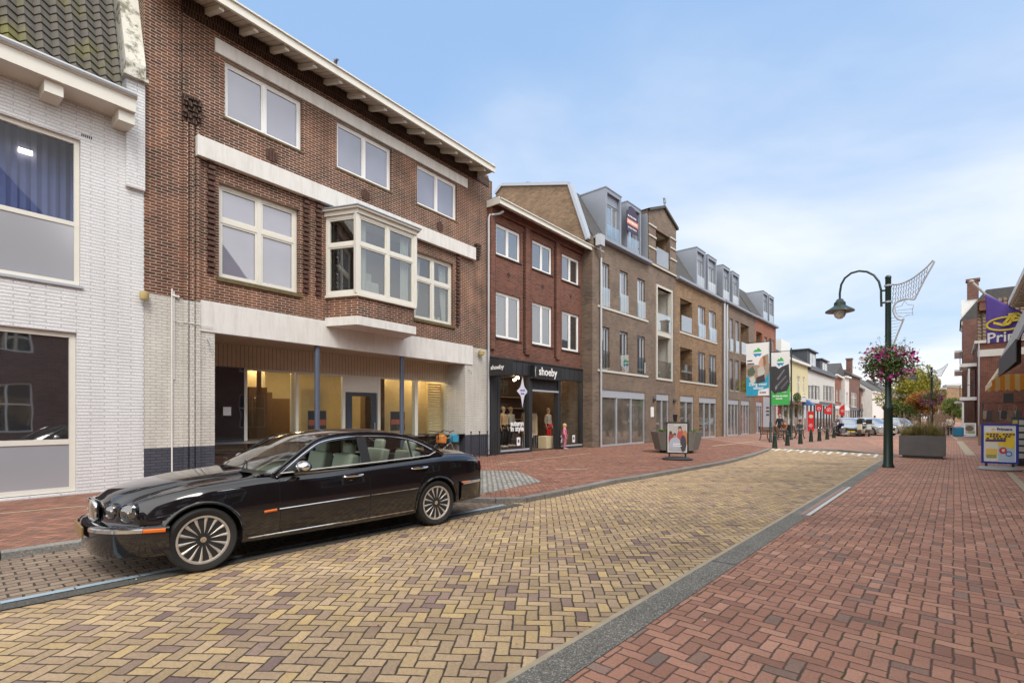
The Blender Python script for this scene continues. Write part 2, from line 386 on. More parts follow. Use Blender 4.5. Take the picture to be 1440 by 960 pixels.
M['pane_sky'] = panemat('pale reflecting pane', (.13,.15,.16), .5)
M['glass'] = glassmat('clear shop glass', (.95,.97,.96), .0)
M['glass_rail'] = glassmat('glass balustrade', (.78,.86,.86), .30)
M['glass_car'] = glassmat('green tinted car glass', (.74,.83,.78), .15)
M['glass_blue'] = glassmat('window glass over blue curtain', (.90,.92,.97), .0, fk=.75)
M['glass_bay'] = glassmat('old window glass', (.72,.75,.74), .12)
M['warm_wall'] = plain('warm cream interior wall', (.62,.52,.33), .8, var=.12)
M['interior_wood'] = plain('brown interior panel', (.16,.09,.045), .6, var=.3)
M['white_paint'] = plain('white road paint', (.70,.69,.64), .7, var=.2, scale=12)
def tile_mat(name, base, moss, scale=3.5):
    k = N(name); co = k.coords()
    c = k.mix(k.noise(co, 4, 4), mul(base, .6), mul(base, 1.35))
    c = k.mix(k.ramp(k.noise(co, 1.4, 5, .7), [(.50, (0,0,0)), (.70, (.85,.85,.85))]), c, moss)
    return k.fin(c, .75, k.bump(k.noise(co, 40, 4), .5, .004), .35)
M['pantile'] = tile_mat('mossy grey pantiles', (.125,.115,.10), (.19,.18,.055))
M['tile_grey'] = tile_mat('dark grey roof tiles', (.075,.072,.072), (.09,.08,.06))
M['tile_brown'] = tile_mat('weathered brown roof tiles', (.14,.09,.065), (.12,.11,.06))
# ------------------------------------------------------------------ ground
SD = (.664, .7477); SN = (-.7477, .664)          # street direction and its left-hand normal
def sheet(name, pts, z, mat, label=None, kind='structure', base=None):
    mb = MB(); cx = sum(p[0] for p in pts)/len(pts); cy = sum(p[1] for p in pts)/len(pts)
    b = mb.bm; vs_ = [b.verts.new((p[0], p[1], z)) for p in pts]
    for t_ in tessellate_polygon([[Vector((p[0], p[1], 0)) for p in pts]]): b.faces.new([vs_[i] for i in t_])
    o = mb.build(name, mat)
    return tag(o, label, kind=kind)
MG = {}
Y1 = (.47,.335,.165); Y2 = (.40,.275,.14); Y3 = (.52,.36,.15)
MG['road'] = herring('yellow clinker herringbone', [(0, (.27,.185,.165)), (.03, (.32,.22,.185)), (.08, (.44,.31,.215)), (.3, (.51,.365,.235)), (.55, (.55,.395,.24)), (.85, (.585,.42,.235)), (1, (.64,.455,.22))],
    (.085,.065,.045), .101, R(3.4), .038, dirt=.3, moss=(.075,.07,.03))
MG['walk'] = herring('red clinker herringbone', [(0, (.31,.225,.185)), (.05, (.37,.235,.18)), (.10, (.44,.23,.165)), (.5, (.53,.27,.185)), (.8, (.56,.295,.205)), (1, (.60,.33,.235))],
    (.15,.095,.075), .098, R(-48.4), .032, dirt=.25, moss=(.07,.085,.03))
MG['walk_left'] = herring('red brown clinker', [(0, (.20,.125,.105)), (.2, (.26,.125,.09)), (.6, (.32,.15,.105)), (1, (.38,.19,.13))],
    (.11,.075,.055), .098, R(-48.4+45), .035, dirt=.3)
MG['plaza'] = paver('pinkish plaza pavers', (.33,.17,.125), (.42,.26,.20), (.16,.11,.085), .2, .1, R(-48.4), .006, dirt=.3)
MG['bay'] = paver('purple brown parking setts', (.24,.175,.135), (.34,.26,.19), (.075,.062,.05), .19, .125, R(-48.4), .011, dirt=.35, bump=1.0)
MG['cobble'] = paver('pale grey cobbles', (.44,.42,.38), (.30,.29,.27), (.07,.065,.055), .13, .13, R(-30), .016, dirt=.3, bump=1.0)
MG['kerb'] = speckle('worn concrete kerb', (.25,.24,.22), (.38,.365,.34), (.14,.135,.125), scale=90)
MG['gutter'] = speckle('speckled gutter slab', (.23,.215,.185), (.55,.52,.46), (.10,.092,.08), scale=130)
MG['asphalt'] = speckle('dark gutter band', (.11,.105,.095), (.20,.19,.17), (.06,.058,.052), scale=120)
MG['beige'] = plain('beige concrete edging', (.46,.38,.26), .85, var=.3, scale=8, bump=.4)
MG['ground'] = plain('distant ground', (.20,.16,.13), .9, var=.2, scale=.2)
MG['blue'] = plain('pale blue zone paint', (.33,.43,.50), .7, var=.25, scale=9)
MG['redplate'] = plain('worn pink ramp stone', (.42,.27,.22), .8, var=.2, scale=8)

sheet('ground', [(-500,-300),(600,-300),(600,700),(-500,700)], -.30, MG['ground'])
k0 = GR(0, 788); back = (k0[0]-SD[0]*16, k0[1]-SD[1]*16)
kerbpx = [(642,706),(697,707.5),(740,706),(765,701),(800,694),(830,687.5),(865,679.5),(900,674),(1000,656),(1030,650),(1060,641.5),(1077,635.5),(1086,632)]
endbay = tow(k0, 1340); bl = Fr(k0, endbay)
s_end = bl.s(648)
kpath = [back, k0] + [bl.P(s_end*t) for t in (.3,.6,.9,1.0)] + [GR(*p) for p in kerbpx]
tabL = GR(1086,632); tabM = GR(1180,634.5); tabR = G(1243,639)
# carriageway
roadpoly = [(-30,-20),(6,-20),(34,24),(10,40),(-8,24)]
sheet('road', roadpoly, RZ-.004, MG['road'])
# right side kerb lines
ro = G(960,845); ra = (ro[0]-SD[0]*14, ro[1]-SD[1]*14); rf = Fr(ra, (ra[0]+SD[0], ra[1]+SD[1]))
sT = 35.5; Tout = rf.P(sT); Tin = rf.P(sT, .25)
pl = [back, (back[0]-30, back[1]+2), (-60, 60), (5, 60), tabL]
sheet('pavement', [p for p in kpath[::-1]] + [(back[0]-40, back[1]+10), (-40, 80), (16, 80)], 0.0, MG['walk_left'])
sheet('pavement', [ra, (40,-10), (60,30), (24,34), Tout], 0.0, MG['walk'])
sheet('plaza', [kpath[-1], tabM, Tin, Tout, (24,34), (60,30), (400,60), (400,620), (-20,620), (16,80)], 0.0, MG['plaza'])
# left kerb
def strip(path, w0, w1, z0, z1, mat, name, side=1, front=True, zf=RZ-.02):
    """flat strip alongside a path, plus its upright face"""
    P = [Vector(p) for p in path]; mb = MB(); A = []; B = []
    for i, p in enumerate(P):
        t = (P[min(i+1, len(P)-1)]-P[max(i-1, 0)]); t.normalize(); n = Vector((-t.y, t.x))*side
        A.append(p+n*w0); B.append(p+n*w1)
    for i in range(len(P)-1):
        mb.face(((*A[i], z0), (*A[i+1], z0), (*B[i+1], z1), (*B[i], z1)))
        if front: mb.face(((*A[i], zf), (*A[i+1], zf), (*A[i+1], z0), (*A[i], z0)))
    return mb.build(name, mat)
def dense(path, step=.5):
    out = []
    for a, b in zip(path, path[1:]):
        L = math.hypot(b[0]-a[0], b[1]-a[1]); n = max(1, int(L/step))
        out += [(a[0]+(b[0]-a[0])*i/n, a[1]+(b[1]-a[1])*i/n) for i in range(n)]
    return out+[path[-1]]
tag(strip(dense(kpath, 1.0), -.012, .16, .006, .010, MG['kerb'], 'kerb'), kind='structure')
tag(strip([tabL, tabM, Tin], -.0, .28, .004, .006, MG['kerb'], 'plaza_edge', front=True), kind='structure')
# joints between the kerb stones
jm = MB(); dp = dense(kpath, 1.0)
for i in range(2, len(dp)-2, 1):
    t = Vector(dp[i+1])-Vector(dp[i]); t.normalize(); n = Vector((-t.y, t.x)); p = Vector(dp[i])
    a = p-n*.016; b = p+n*.16
    jm.face(((*(a-t*.006), .0125), (*(a+t*.006), .0125), (*(b+t*.006), .0135), (*(b-t*.006), .0135)))
    jm.face(((*(a-t*.006), RZ), (*(a+t*.006), RZ), (*(a+t*.006), .0125), (*(a-t*.006), .0125)))
tag(jm.build('kerb_joints', M['black']), kind='structure')
# right gutter slab with beige edging
gp = [rf.P(s) for s in [x*.5*sT/10 for x in range(0, 21)]]
tag(strip([rf.P(s) for s in (0, rf.s(1137))], 0, .245, .004, .004, MG['gutter'], 'gutter_slab', front=False), kind='structure')
tag(strip([rf.P(s) for s in (rf.s(1196), sT)], 0, .245, .004, .004, MG['gutter'], 'gutter_slab', front=False), kind='structure')
tag(strip([rf.P(s) for s in (rf.s(1137), rf.s(1196))], 0, .245, .003, .003, MG['kerb'], 'ramp_stone', front=False), kind='structure')
tag(strip([rf.P(s) for s in (rf.s(1137), rf.s(1196))], -.02, .04, .008, .008, M['white_paint'], 'ramp_line', front=False), kind='structure')
tag(strip([rf.P(s) for s in (rf.s(1137), rf.s(1196))], .06, .13, .0075, .0075, MG['redplate'], 'ramp_stone', front=False), kind='structure')
e = MB(); a = rf.P(0, .245); b = rf.P(sT, .245); a2 = rf.P(0, .31); b2 = rf.P(sT, .31)
e.face(((*a, .0035), (*b, .0035), (*b2, -.012), (*a2, -.012))); e.face(((*a2, -.012), (*b2, -.012), (*b2, RZ-.02), (*a2, RZ-.02)))
tag(e.build('edging', MG['beige']), kind='structure')
gj = MB()
s_ = 3.35
while s_ < sT:
    p = rf.P(s_); q = rf.P(s_, .245); gj.face(((p[0]-.004, p[1]-.004, .0095), (p[0]+.004, p[1]+.005, .0095), (q[0]+.004, q[1]+.005, .0095), (q[0]-.004, q[1]-.004, .0095))); s_ += 4.0
tag(gj.build('slab_joints', M['black']), kind='structure')
# parking bay, blue line, dark gutter band
bq = Fr(GR(0,848), tow(GR(0,848), 1346)); se = bq.s(722)
bayend = [GR(*p) for p in [(642,706),(697,707.5),(716,707)]]
sheet('parking_bay', [(k0[0]-SD[0]*15, k0[1]-SD[1]*15), k0, bl.P(s_end), GR(642,706), GR(697,707.4), bq.P(se), bq.P(-14)], RZ+.004, MG['bay'])
tag(strip([bq.P(-14), bq.P(se)], -.25, -.06, RZ+.006, RZ+.006, MG['asphalt'], 'gutter_band', front=False), kind='structure')
bb = MB(); s_ = -10.0
while s_ < bq.s(700):
    L = .5 if s_ < 6.5 else .44
    a, b = bq.P(s_, -.055), bq.P(s_+L-.012, -.055); c, d = bq.P(s_+L-.012, .035), bq.P(s_, .035)
    bb.face(((*a, RZ+.011), (*b, RZ+.011), (*c, RZ+.011), (*d, RZ+.011))); s_ += .5
tag(bb.build('blue_zone_line', MG['blue']), kind='structure')
sheet('cobble_patch', [G(*p) for p in [(676,661),(725,662),(740,667),(762,677),(667,696.5),(640,699),(632,690)]], .004, MG['cobble'])
# ramp teeth at the raised table
rt = MB(); n = 17
A_, B_ = Vector(tabL), Vector(Tin)
back2 = Vector((-SD[0], -SD[1]))
ramp = MB(); ramp.face(((*(A_-Vector(SN)*-.0), -.004), (*(B_), -.004), (*(B_+back2*1.3), RZ+.001), (*(A_+back2*1.3), RZ+.001)))
tag(ramp.build('ramp', MG['road']), kind='structure')
for i in range(n):
    f0 = (i+.25)/n; f1 = (i+.25+.42)/n; L = 1.1 if i % 2 else .55
    p, q = A_.lerp(B_, f0), A_.lerp(B_, f1); L0 = .08
    zz_ = lambda t: -.004+(RZ+.005)*t/1.3+.006
    rt.face(((*(p+back2*L0), zz_(L0)), (*(q+back2*L0), zz_(L0)), (*(q+back2*L), zz_(L)), (*(p+back2*L), zz_(L))))
tag(rt.build('ramp_marking', M['white_paint']), kind='structure')
# pale stripes laid in the plaza and the walks
ps = MB()
def line(p, q, w, z=.005):
    p, q = Vector(p), Vector(q); t = (q-p).normalized(); n = Vector((-t.y, t.x))*w/2
    ps.face(((*(p-n), z), (*(q-n), z), (*(q+n), z), (*(p+n), z)))
for a, b, w in [((1002,627),(1070,619.5),.16), ((1070,619.5),(1200,617.5),.1), ((1100,625),(1235,624),.08), ((1150,613),(1235,613),.1), ((700,652),(830,637),.07),
                ((0,722),(120,711),.06), ((780,660),(826,659),.10), ((1349,620),(1365,640),.30), ((1330,606),(1346,618),.12), ((1419,664),(1475,720),.13)]:
    line(G(*a), G(*b), w)
tag(ps.build('pale_stripes', MG['beige']), kind='structure')
# leaves and litter scattered on the ground
lm = MB()
for i in range(160):
    a = rng.uniform(-.9, 1.05); Y = rng.uniform(2.4, 12); x, y = a*Y, Y
    if -.75 < a < -.05 and 4.5 < Y < 8.5: continue
    side = (x-ro[0])*SN[0]+(y-ro[1])*SN[1]
    z = .012 if side < 0 else RZ+.02
    s_ = rng.uniform(.006, .02); an = rng.uniform(0, 6.3)
    P_ = [(x+math.cos(an+t)*s_*(1 if k % 2 else .55), y+math.sin(an+t)*s_*(1 if k % 2 else .55), z+.004*math.sin(t)) for k, t in enumerate((0, 1.2, 2.6, 3.6, 5.0))]
    lm.face(P_)
tag(lm.build('fallen_leaves', islandmat('fallen leaf colours', [(0, (.30,.19,.05)), (.3, (.14,.08,.04)), (.55, (.42,.28,.05)), (.8, (.55,.5,.42))])), 'scattered small dry leaves and litter on the paving', kind='stuff')
# ------------------------------------------------------------------ buildings
class B:
    """a building: an Empty at its street corner; local x along the facade, y into the building, z up"""
    def __init__(s, fr, s0, name, label, cat='house', group=None):
        s.f = fr; s.s0 = s0; p = fr.P(s0); s.r = empty(name, (p[0], p[1], 0), fr.ang, label, cat, group)
    def x(s, u, off=0): return s.f.s(u, off)-s.s0
    def z(s, u, v, off=0): return s.f.z(u, v, off)
    def b(s, mb, name, mat, **kw): return mb.build(name, mat, s.r, **kw)

def window(par, x0, x1, z0, z1, y, fw=.06, cols=(.5,), rows=(), fm=None, pm=None, sill=None, d=.06, sash=0.0, cw=None, name='window', gap=.004):
    """frame boxes + panes; cols/rows are fractions where mullions/transoms stand"""
    fm = fm or M['white_pvc']; pm = pm or M['pane_dark']; cw = cw or fw
    mb = MB(); g = gap
    mb.box(x0+g, x0+fw, y, y+d, z0+g, z1-g); mb.box(x1-fw, x1-g, y, y+d, z0+g, z1-g)
    mb.box(x0+fw, x1-fw, y, y+d, z1-fw, z1-g); mb.box(x0+fw, x1-fw, y, y+d, z0+g, z0+fw)
    xs = [x0+fw]+[x0+(x1-x0)*c for c in cols]+[x1-fw]; zs = [z0+fw]+[z0+(z1-z0)*c for c in rows]+[z1-fw]
    for c in xs[1:-1]: mb.box(c-cw/2, c+cw/2, y-.004, y+d, z0+fw, z1-fw)
    for r in zs[1:-1]:
        for a, b in zip(xs, xs[1:]): mb.box(a+(cw/2 if a != xs[0] else 0), b-(cw/2 if b != xs[-1] else 0), y-.002, y+d, r-cw/2, r+cw/2)
    if sash:
        for a, b in zip(xs, xs[1:]):
            a2 = a+(cw/2 if a != xs[0] else 0); b2 = b-(cw/2 if b != xs[-1] else 0)
            for c, e in zip(zs, zs[1:]):
                c2 = c+(cw/2 if c != zs[0] else 0); e2 = e-(cw/2 if e != zs[-1] else 0); q = sash
                mb.box(a2, a2+q, y+.014, y+d-.002, c2, e2); mb.box(b2-q, b2, y+.014, y+d-.002, c2, e2)
                mb.box(a2+q, b2-q, y+.014, y+d-.002, e2-q, e2); mb.box(a2+q, b2-q, y+.014, y+d-.002, c2, c2+q)
    w = mb.build(name, fm, par)
    p = MB(); k = 0
    pms = pm if isinstance(pm, (list, tuple)) else [pm]
    p.box(x0+fw*.5, x1-fw*.5, y+d*.62, y+d*.8, z0+fw*.5, z1-fw*.5)
    p.build('pane', pms[0], w)
    if sill:
        sm = MB(); sm.box(x0-.05, x1+.05, -sill[0], y+.01, z0-sill[1], z0-.003); sm.build('sill', sill[2], w)
    return w

def pantiles(mb, o, A, Bv, W, L, tw=.22, tl=.33, amp=.032, lift=.035):
    """o corner, A unit vector along the eaves, Bv unit vector up the slope"""
    o, A, Bv = Vector(o), Vector(A).normalized(), Vector(Bv).normalized(); Nn = A.cross(Bv)
    if Nn.z < 0: Nn = -Nn
    nx = int(W/tw*6); xs = [W*i/nx for i in range(nx+1)]
    rows = int(L/tl)+1
    for r in range(rows):
        P = []
        for bb, up in ((0, lift), (tl*.5, lift*.5+.003), (min(tl*1.02, tl), .002)):
            row = []
            for x in xs:
                ph = (x/tw) % 1.0; hgt = amp*math.sin(2*PI*ph)+amp*.35*math.sin(4*PI*ph)
                row.append(o+A*x+Bv*(r*tl+bb)+Nn*(hgt+up))
            P.append(row)
        low = [p-Nn*lift for p in P[0]]
        mb.grid([low]+P)

# ================= facade line A: white house and big brick house
PA = G(107, 695); FA = Fr(PA, tow(PA, 1250))
XS = 1.14
# ---- white painted house
wh = B(FA, 0.0, 'white_house', 'white painted brick house with mossy pantile roof at the left edge', 'house')
mb = MB(); holes = [(-2.75, .07, 4.18, 7.11), (-2.75, .01, .05, 3.23)]
mb.wall(-3.6, XS-.004, -.05, 8.0, holes, .16); mb.shell(-3.6, XS-.004, -.05, 8.0, 9); wh.b(mb, 'wall', M['brick_white'])
window(wh.r, -2.75, .07, 4.18, 7.11, .07, .085, (), (.42,), M['zinc_light'] if 0 else M['cream_wood'], M['glass_blue'], None, .07)
mb = MB(); mb.grid([[(-3.4+3.6*i/90, .62+.02*math.sin(i*1.7), z) for z in (4.2, 7.3)] for i in range(91)]); wh.b(mb, 'curtain', plain('blue grey curtain', (.125,.15,.27), .9, var=.1), smooth=True)
xa_ = wh.x(26, .55); za_ = wh.z(30, 212, .55); mb = MB(); mb.box(xa_, xa_+.20, .54, .58, za_-.03, za_+.05); wh.b(mb, 'ceiling_lamp', emit('warm tube lamp', (1, .8, .5), 6))
mb = MB(); mb.box(-2.68, 0.0, .085, .10, 4.25, 5.37); wh.b(mb, 'frosted_film', M['pane_frost'])
mb = MB(); mb.box(-2.8, .10, -.045, .08, 4.125, 4.177); wh.b(mb, 'sill', M['zinc_light'])
w = window(wh.r, -2.75, .01, .06, 3.23, .07, .10, (), (.315,), M['cream_wood'], M['pane_dark'], None, .07)
mb = MB(); mb.box(-2.68, -.09, .085, .10, .16, 1.02); wh.b(mb, 'frosted_film', M['pane_frost'])
# eaves box, brackets and gutter
mb = MB(); e1 = wh.x(190, -.5)
mb.box(-3.6, e1, -.56, -.50, 7.83, 8.10); mb.box(-3.6, e1, -.50, -.003, 7.83, 7.87); mb.box(-3.6, e1+.02, -.60, -.40, 8.10, 8.135)
wh.b(mb, 'eaves_box', M['cream_wood'])
for xb in (-2.9, -1.62, -.40, .72):
    mb = MB(); mb.prism([(-.49, 7.62), (-.10, 7.50), (-.003, 7.50), (-.003, 7.826), (-.49, 7.826)], xb-.13, xb+.13, 'x') if 0 else mb.box(xb-.15, xb+.12, -.47, -.003, 7.60, 7.828)
    wh.b(mb, 'bracket', M['cream_wood'])
mb = MB(); mb.tube([(-3.6,-.60,8.16),(e1,-.60,8.16)], .055, 8); wh.b(mb, 'gutter', M['pipe'], smooth=True)
c_, s__ = math.cos(R(74)), math.sin(R(74))
mb = MB(); pantiles(mb, (-3.6, -.50, 8.16), (1,0,0), (0,c_,s__), 4.22, 5.2, tw=.23, tl=.19, amp=.045, lift=.032)
mb.face(((-3.6,-.45,8.10),(.62,-.45,8.10),(.62,-.45+5.2*c_,8.10+5.2*s__),(-3.6,-.45+5.2*c_,8.10+5.2*s__)))
mb.face(((-3.6,-.45+5.2*c_,8.10+5.2*s__),(.62,-.45+5.2*c_,8.10+5.2*s__),(.62,9,8.1),(-3.6,9,8.1)))
wh.b(mb, 'roof', M['pantile'], smooth=True)
# party wall pilaster with sloping, lichen covered coping
mb = MB(); x0 = wh.x(176); mb.box(x0, XS-.006, -.09, .3, 6.45, 8.75); wh.b(mb, 'pilaster', M['brick_white'])
mb = MB(); mb.box(x0-.07, XS+.03, -.20, .32, 8.755, 8.83)
mb.prism([(-.15, 8.83), (.35, 8.83), (2.0, 14.6), (1.45, 14.6), (-.15, 9.1)], x0-.03, XS-.008, 'x'); wh.b(mb, 'coping', M['moss_coping'])
mb = MB()
for i in range(6): mb.box(-.02+.03*i+.1, .0+.03*i+.1, -.004, .004, 7.20, 7.25)
wh.b(mb, 'vent', M['black'])
mb = MB(); mb.lathe([(.07,0),(.085,.02),(.085,.17),(.06,.18)], 16, (wh.x(200), -.13, 4.08)); o = wh.b(mb, 'wall_lamp', plain('yellowed lamp housing', (.50,.40,.18), .5), smooth=True)

# ---- big brick house
bh = B(FA, XS, 'brick_house', 'large red brown brick house with white bay window, white beams and a glazed recessed shopfront', 'house')
W = 12.86-XS; X = lambda s: s-XS
tw = [(2.80, 4.82), (5.90, 7.93), (9.03, 11.03)]; mw = [(2.66, 4.72), (8.90, 10.82)]
zt0, zt1, zm0, zm1 = 8.90, 10.30, 4.94, 7.26
holes = [(X(a), X(b), zt0, zt1) for a, b in tw]+[(X(a), X(b), zm0, zm1) for a, b in mw]
gx0, gx1 = X(2.57), X(11.46)
mb = MB(); mb.wall(0, W, 4.26, 11.32, holes, .22); mb.shell(0, W, 4.26, 11.32, 9.5); bh.b(mb, 'wall', M['brick_red'])
mb = MB(); mb.wall(0, W, .86, 4.26, [(gx0, gx1, .80, 3.58)], .30); mb.shell(0, W, .86, 4.26, 9.5); bh.b(mb, 'painted_wall', M['brick_cream'])
mb = MB(); mb.wall(-.0, W, -.05, .86, [(gx0, gx1, -.1, .9)], .302, y=-.0); mb.shell(0, W, -.05, .86, 9.5); bh.b(mb, 'plinth', M['brick_plinth'])
# dark brick course under the eaves
mb = MB(); mb.box(X(1.9), W, -.03, -.002, 10.86, 11.20); bh.b(mb, 'soldier_course', M['brick_dark'])
# beams
def beam(a, b, z0, z1, y=-.07, nm='beam', m='plaster'):
    mb = MB(); mb.box(X(a), X(b), y, -.002, z0, z1); return bh.b(mb, nm, M[m], bevel=.012)
beam(2.56, 11.54, 10.32, 10.67); beam(2.14, 11.92, 7.64, 8.12, -.16)
beam(2.15, 11.88, 3.57, 4.31, -.03)
# window bands
for a, b in tw:
    window(bh.r, X(a), X(b), zt0, zt1, .10, .075, (.5,), (), M['white_pvc'], M['pane_curtain'], (.02, .055, M['mossy_sill']), .07, sash=.035)
for k, (a, b) in enumerate(mw):
    window(bh.r, X(a), X(b), zm0, zm1, .12, .09, (.5,), (.62,), M['cream_wood'], M['pane_curtain'] if k == 0 else M['glass_bay'], (.06, .10, M['mossy_sill']), .08, sash=.045, cw=.11)
# roof reflections need nothing; curtains of the right window
c1_, c2_ = X(mw[1][0]), X(mw[1][1])
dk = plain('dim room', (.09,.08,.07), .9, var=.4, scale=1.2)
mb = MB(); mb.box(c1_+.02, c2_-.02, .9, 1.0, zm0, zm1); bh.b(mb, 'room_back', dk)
for a_, b_ in ((c1_+.12, c1_+.55), (c2_-.50, c2_-.12)):
    mb = MB(); P = []
    for i in range(13):
        f = i/12; P.append([(a_+(b_-a_)*f, .30+.03*math.sin(f*22), zm1-.05), (a_+(b_-a_)*(f*.75+(.25 if a_ > c1_+.5 else 0)), .30+.03*math.sin(f*22), zm0+.9), (a_+(b_-a_)*(f*.45+(.55 if a_ > c1_+.5 else 0)), .30+.02*math.sin(f*22), zm0+.1)])
    mb.grid(P); bh.b(mb, 'curtain', M['white_wood'], smooth=True)
mb = MB()
for k in range(3): mb.ell((c2_-.5-.22*k, .28, zm0+.18), .07, .06, .10, 8, 6)
bh.b(mb, 'ornament', M['warm_wall'])
# toothed brick fringes beside the middle windows
def teeth(x, z0, z1, w=.16, step=.13, nm='brick_fringe'):
    mb = MB(); z = z0; i = 0
    while z < z1:
        mb.box(x-w/2+(.02 if i % 2 else 0), x+w/2-(0 if i % 2 else .02), -.075-(.02 if i % 2 else 0), -.001, z, z+step*.62); z += step; i += 1
    bh.b(mb, nm, M['fringe'])
for x in (2.47, 4.90, 5.28, 11.02): teeth(X(x), 5.0, 7.60)
# brick rebate strips beside the windows
# fluted pilasters left and right, with stepped corbel
for xa in (1.93, 2.06, 2.19):
    mb = MB(); mb.box(X(xa)-.045, X(xa)+.045, -.055, -.001, 4.27, 8.35); bh.b(mb, 'pilaster_rib', M['brick_red'])
    mb = MB(); mb.box(X(xa)-.045, X(xa)+.045, -.055, -.001, .87, 4.24); bh.b(mb, 'painted_rib', M['brick_cream'])
    mb = MB(); mb.box(X(xa)-.045, X(xa)+.045, -.055, -.001, -.05, .86); bh.b(mb, 'plinth_rib', M['brick_plinth'])
mb = MB()
for r_ in range(7):
    for q, xa in enumerate((1.90, 2.0, 2.10, 2.2)): mb.box(X(xa)-.042, X(xa)+.042, -.05-.025*((r_+q) % 3)-.012*r_, -.001, 8.36+r_*.085, 8.36+r_*.085+.07)
bh.b(mb, 'corbel', M['brick_dark'])
mb = MB()
for r_ in range(6): mb.box(X(12.1)-.10-.02*(r_ % 2), X(12.1)+.16, -.05-.018*r_, -.001, 7.75+r_*.10, 7.82+r_*.10)
bh.b(mb, 'corbel', M['brick_dark'])
mb = MB(); mb.box(X(1.86)-.012, X(1.86)+.012, -.02, -.001, 8.9, 11.3); bh.b(mb, 'edge_strip', M['brick_dark'])
for xa in (3.95, 6.9, 10.1):
    mb = MB()
    for j, (dx, h_) in enumerate(((-.12, .18), (-.04, .30), (.04, .30), (.12, .18))): mb.box(X(xa)+dx-.03, X(xa)+dx+.03, -.035, -.001, 8.42-h_/2, 8.42+h_/2)
    bh.b(mb, 'brick_ornament', M['fringe'])
# eaves: sloping soffit, fascia, gutter, brackets
mb = MB(); WG = 12.12-XS
mb.prism([(-.002, 11.24), (-.86, 10.93), (-.86, 10.965), (-.002, 11.275)], X(XS)-.0, WG, 'x'); bh.b(mb, 'soffit', M['soffit'])
mb = MB(); mb.box(0, WG+.02, -.93, -.865, 10.90, 11.09); mb.box(0, WG+.03, -.98, -.84, 11.09, 11.125); mb.box(WG+.002, WG+.02, -.86, 0, 10.95, 11.28); bh.b(mb, 'fascia', M['cream_wood'])
for i in range(14):
    xb = X(1.62)+i*.775
    mb = MB(); mb.prism([(-.80, 10.83), (-.80, 10.945), (-.01, 11.23), (-.01, 11.095)], xb-.055, xb+.055, 'x'); bh.b(mb, 'bracket', M['cream_wood'])
mb = MB(); th = R(33); pantiles(mb, (0, -.10, 11.22), (1,0,0), (0, math.cos(th), math.sin(th)), WG, 2.6)
zr_ = 11.18+4.6*.649
mb.face(((0,-.10,11.18),(WG,-.10,11.18),(WG,4.5,zr_),(0,4.5,zr_))); mb.face(((0,4.5,zr_),(WG,4.5,zr_),(WG,9.5,11.2),(0,9.5,11.2)))
mb.face(((0,-.1,11.18),(0,4.5,zr_),(0,9.5,11.2))); mb.face(((WG,-.1,11.18),(WG,4.5,zr_),(WG,9.5,11.2)))
bh.b(mb, 'roof', M['tile_grey'], smooth=True)
mb = MB(); mb.box(W-.02, W+.35, .1, .8, 9.8, 11.25); mb.box(W-.02, W+.3, .9, 3.2, 9.8, 11.9); bh.b(mb, 'party_wall', M['brick_red'])
# bay window
bx = [(X(5.53), 0), (X(5.90), -1.0), (X(8.05), -1.0), (X(8.42), 0)]
def ringprism(mb, pts, z0, z1, grow=0.0):
    g = grow; P = [(pts[0][0]-g, pts[0][1]-.003), (pts[1][0]-g*.7, pts[1][1]-g), (pts[2][0]+g*.7, pts[2][1]-g), (pts[3][0]+g, pts[3][1]-.003)]
    mb.prism(P, z0, z1, 'z')
by = empty('bay_window', (0,0,0)); by.parent = bh.r
mb = MB(); ringprism(mb, bx, 4.16, 4.40, .02); mb.build('bay_slab', M['plaster'], by)
mb = MB(); ringprism(mb, bx, 4.403, 4.97, -.05); mb.build('bay_apron', M['brick_red'], by)
mb = MB(); ringprism(mb, bx, 4.973, 5.04, .03); mb.build('bay_sill', M['cream_wood'], by)
mb = MB(); ringprism(mb, bx, 7.30, 7.42, .05); ringprism(mb, bx, 7.423, 7.47, .14); mb.build('bay_cornice', M['cream_wood'], by)
mb = MB(); ringprism(mb, bx, 7.473, 7.50, .17)
P = [(bx[0][0]-.15, -.01), (bx[1][0]-.10, -1.14), (bx[2][0]+.10, -1.14), (bx[3][0]+.15, -.01)]
mb.face([(*p, 7.503) for p in P]); mb.face(((*P[0], 7.503), (*P[1], 7.503), (bx[1][0]+.3, -.01, 7.66))); mb.face(((*P[1], 7.503), (*P[2], 7.503), (bx[2][0]-.3, -.01, 7.66), (bx[1][0]+.3, -.01, 7.66))); mb.face(((*P[2], 7.503), (*P[3], 7.503), (bx[2][0]-.3, -.01, 7.66)))
mb.build('bay_roof', M['zinc'], by)
def bayside(p, q, cols, sash=.04, pm=M['pane_dark'], fw=.085):
    L = math.hypot(q[0]-p[0], q[1]-p[1]); e = empty('bay_side', (p[0], p[1], 0), math.atan2(q[1]-p[1], q[0]-p[0])); e.parent = by
    return window(e, 0, L, 5.043, 7.297, .0, fw, cols, (.63,), M['cream_wood'], pm, None, .09, sash=sash, cw=.10, name='bay_light', gap=0)
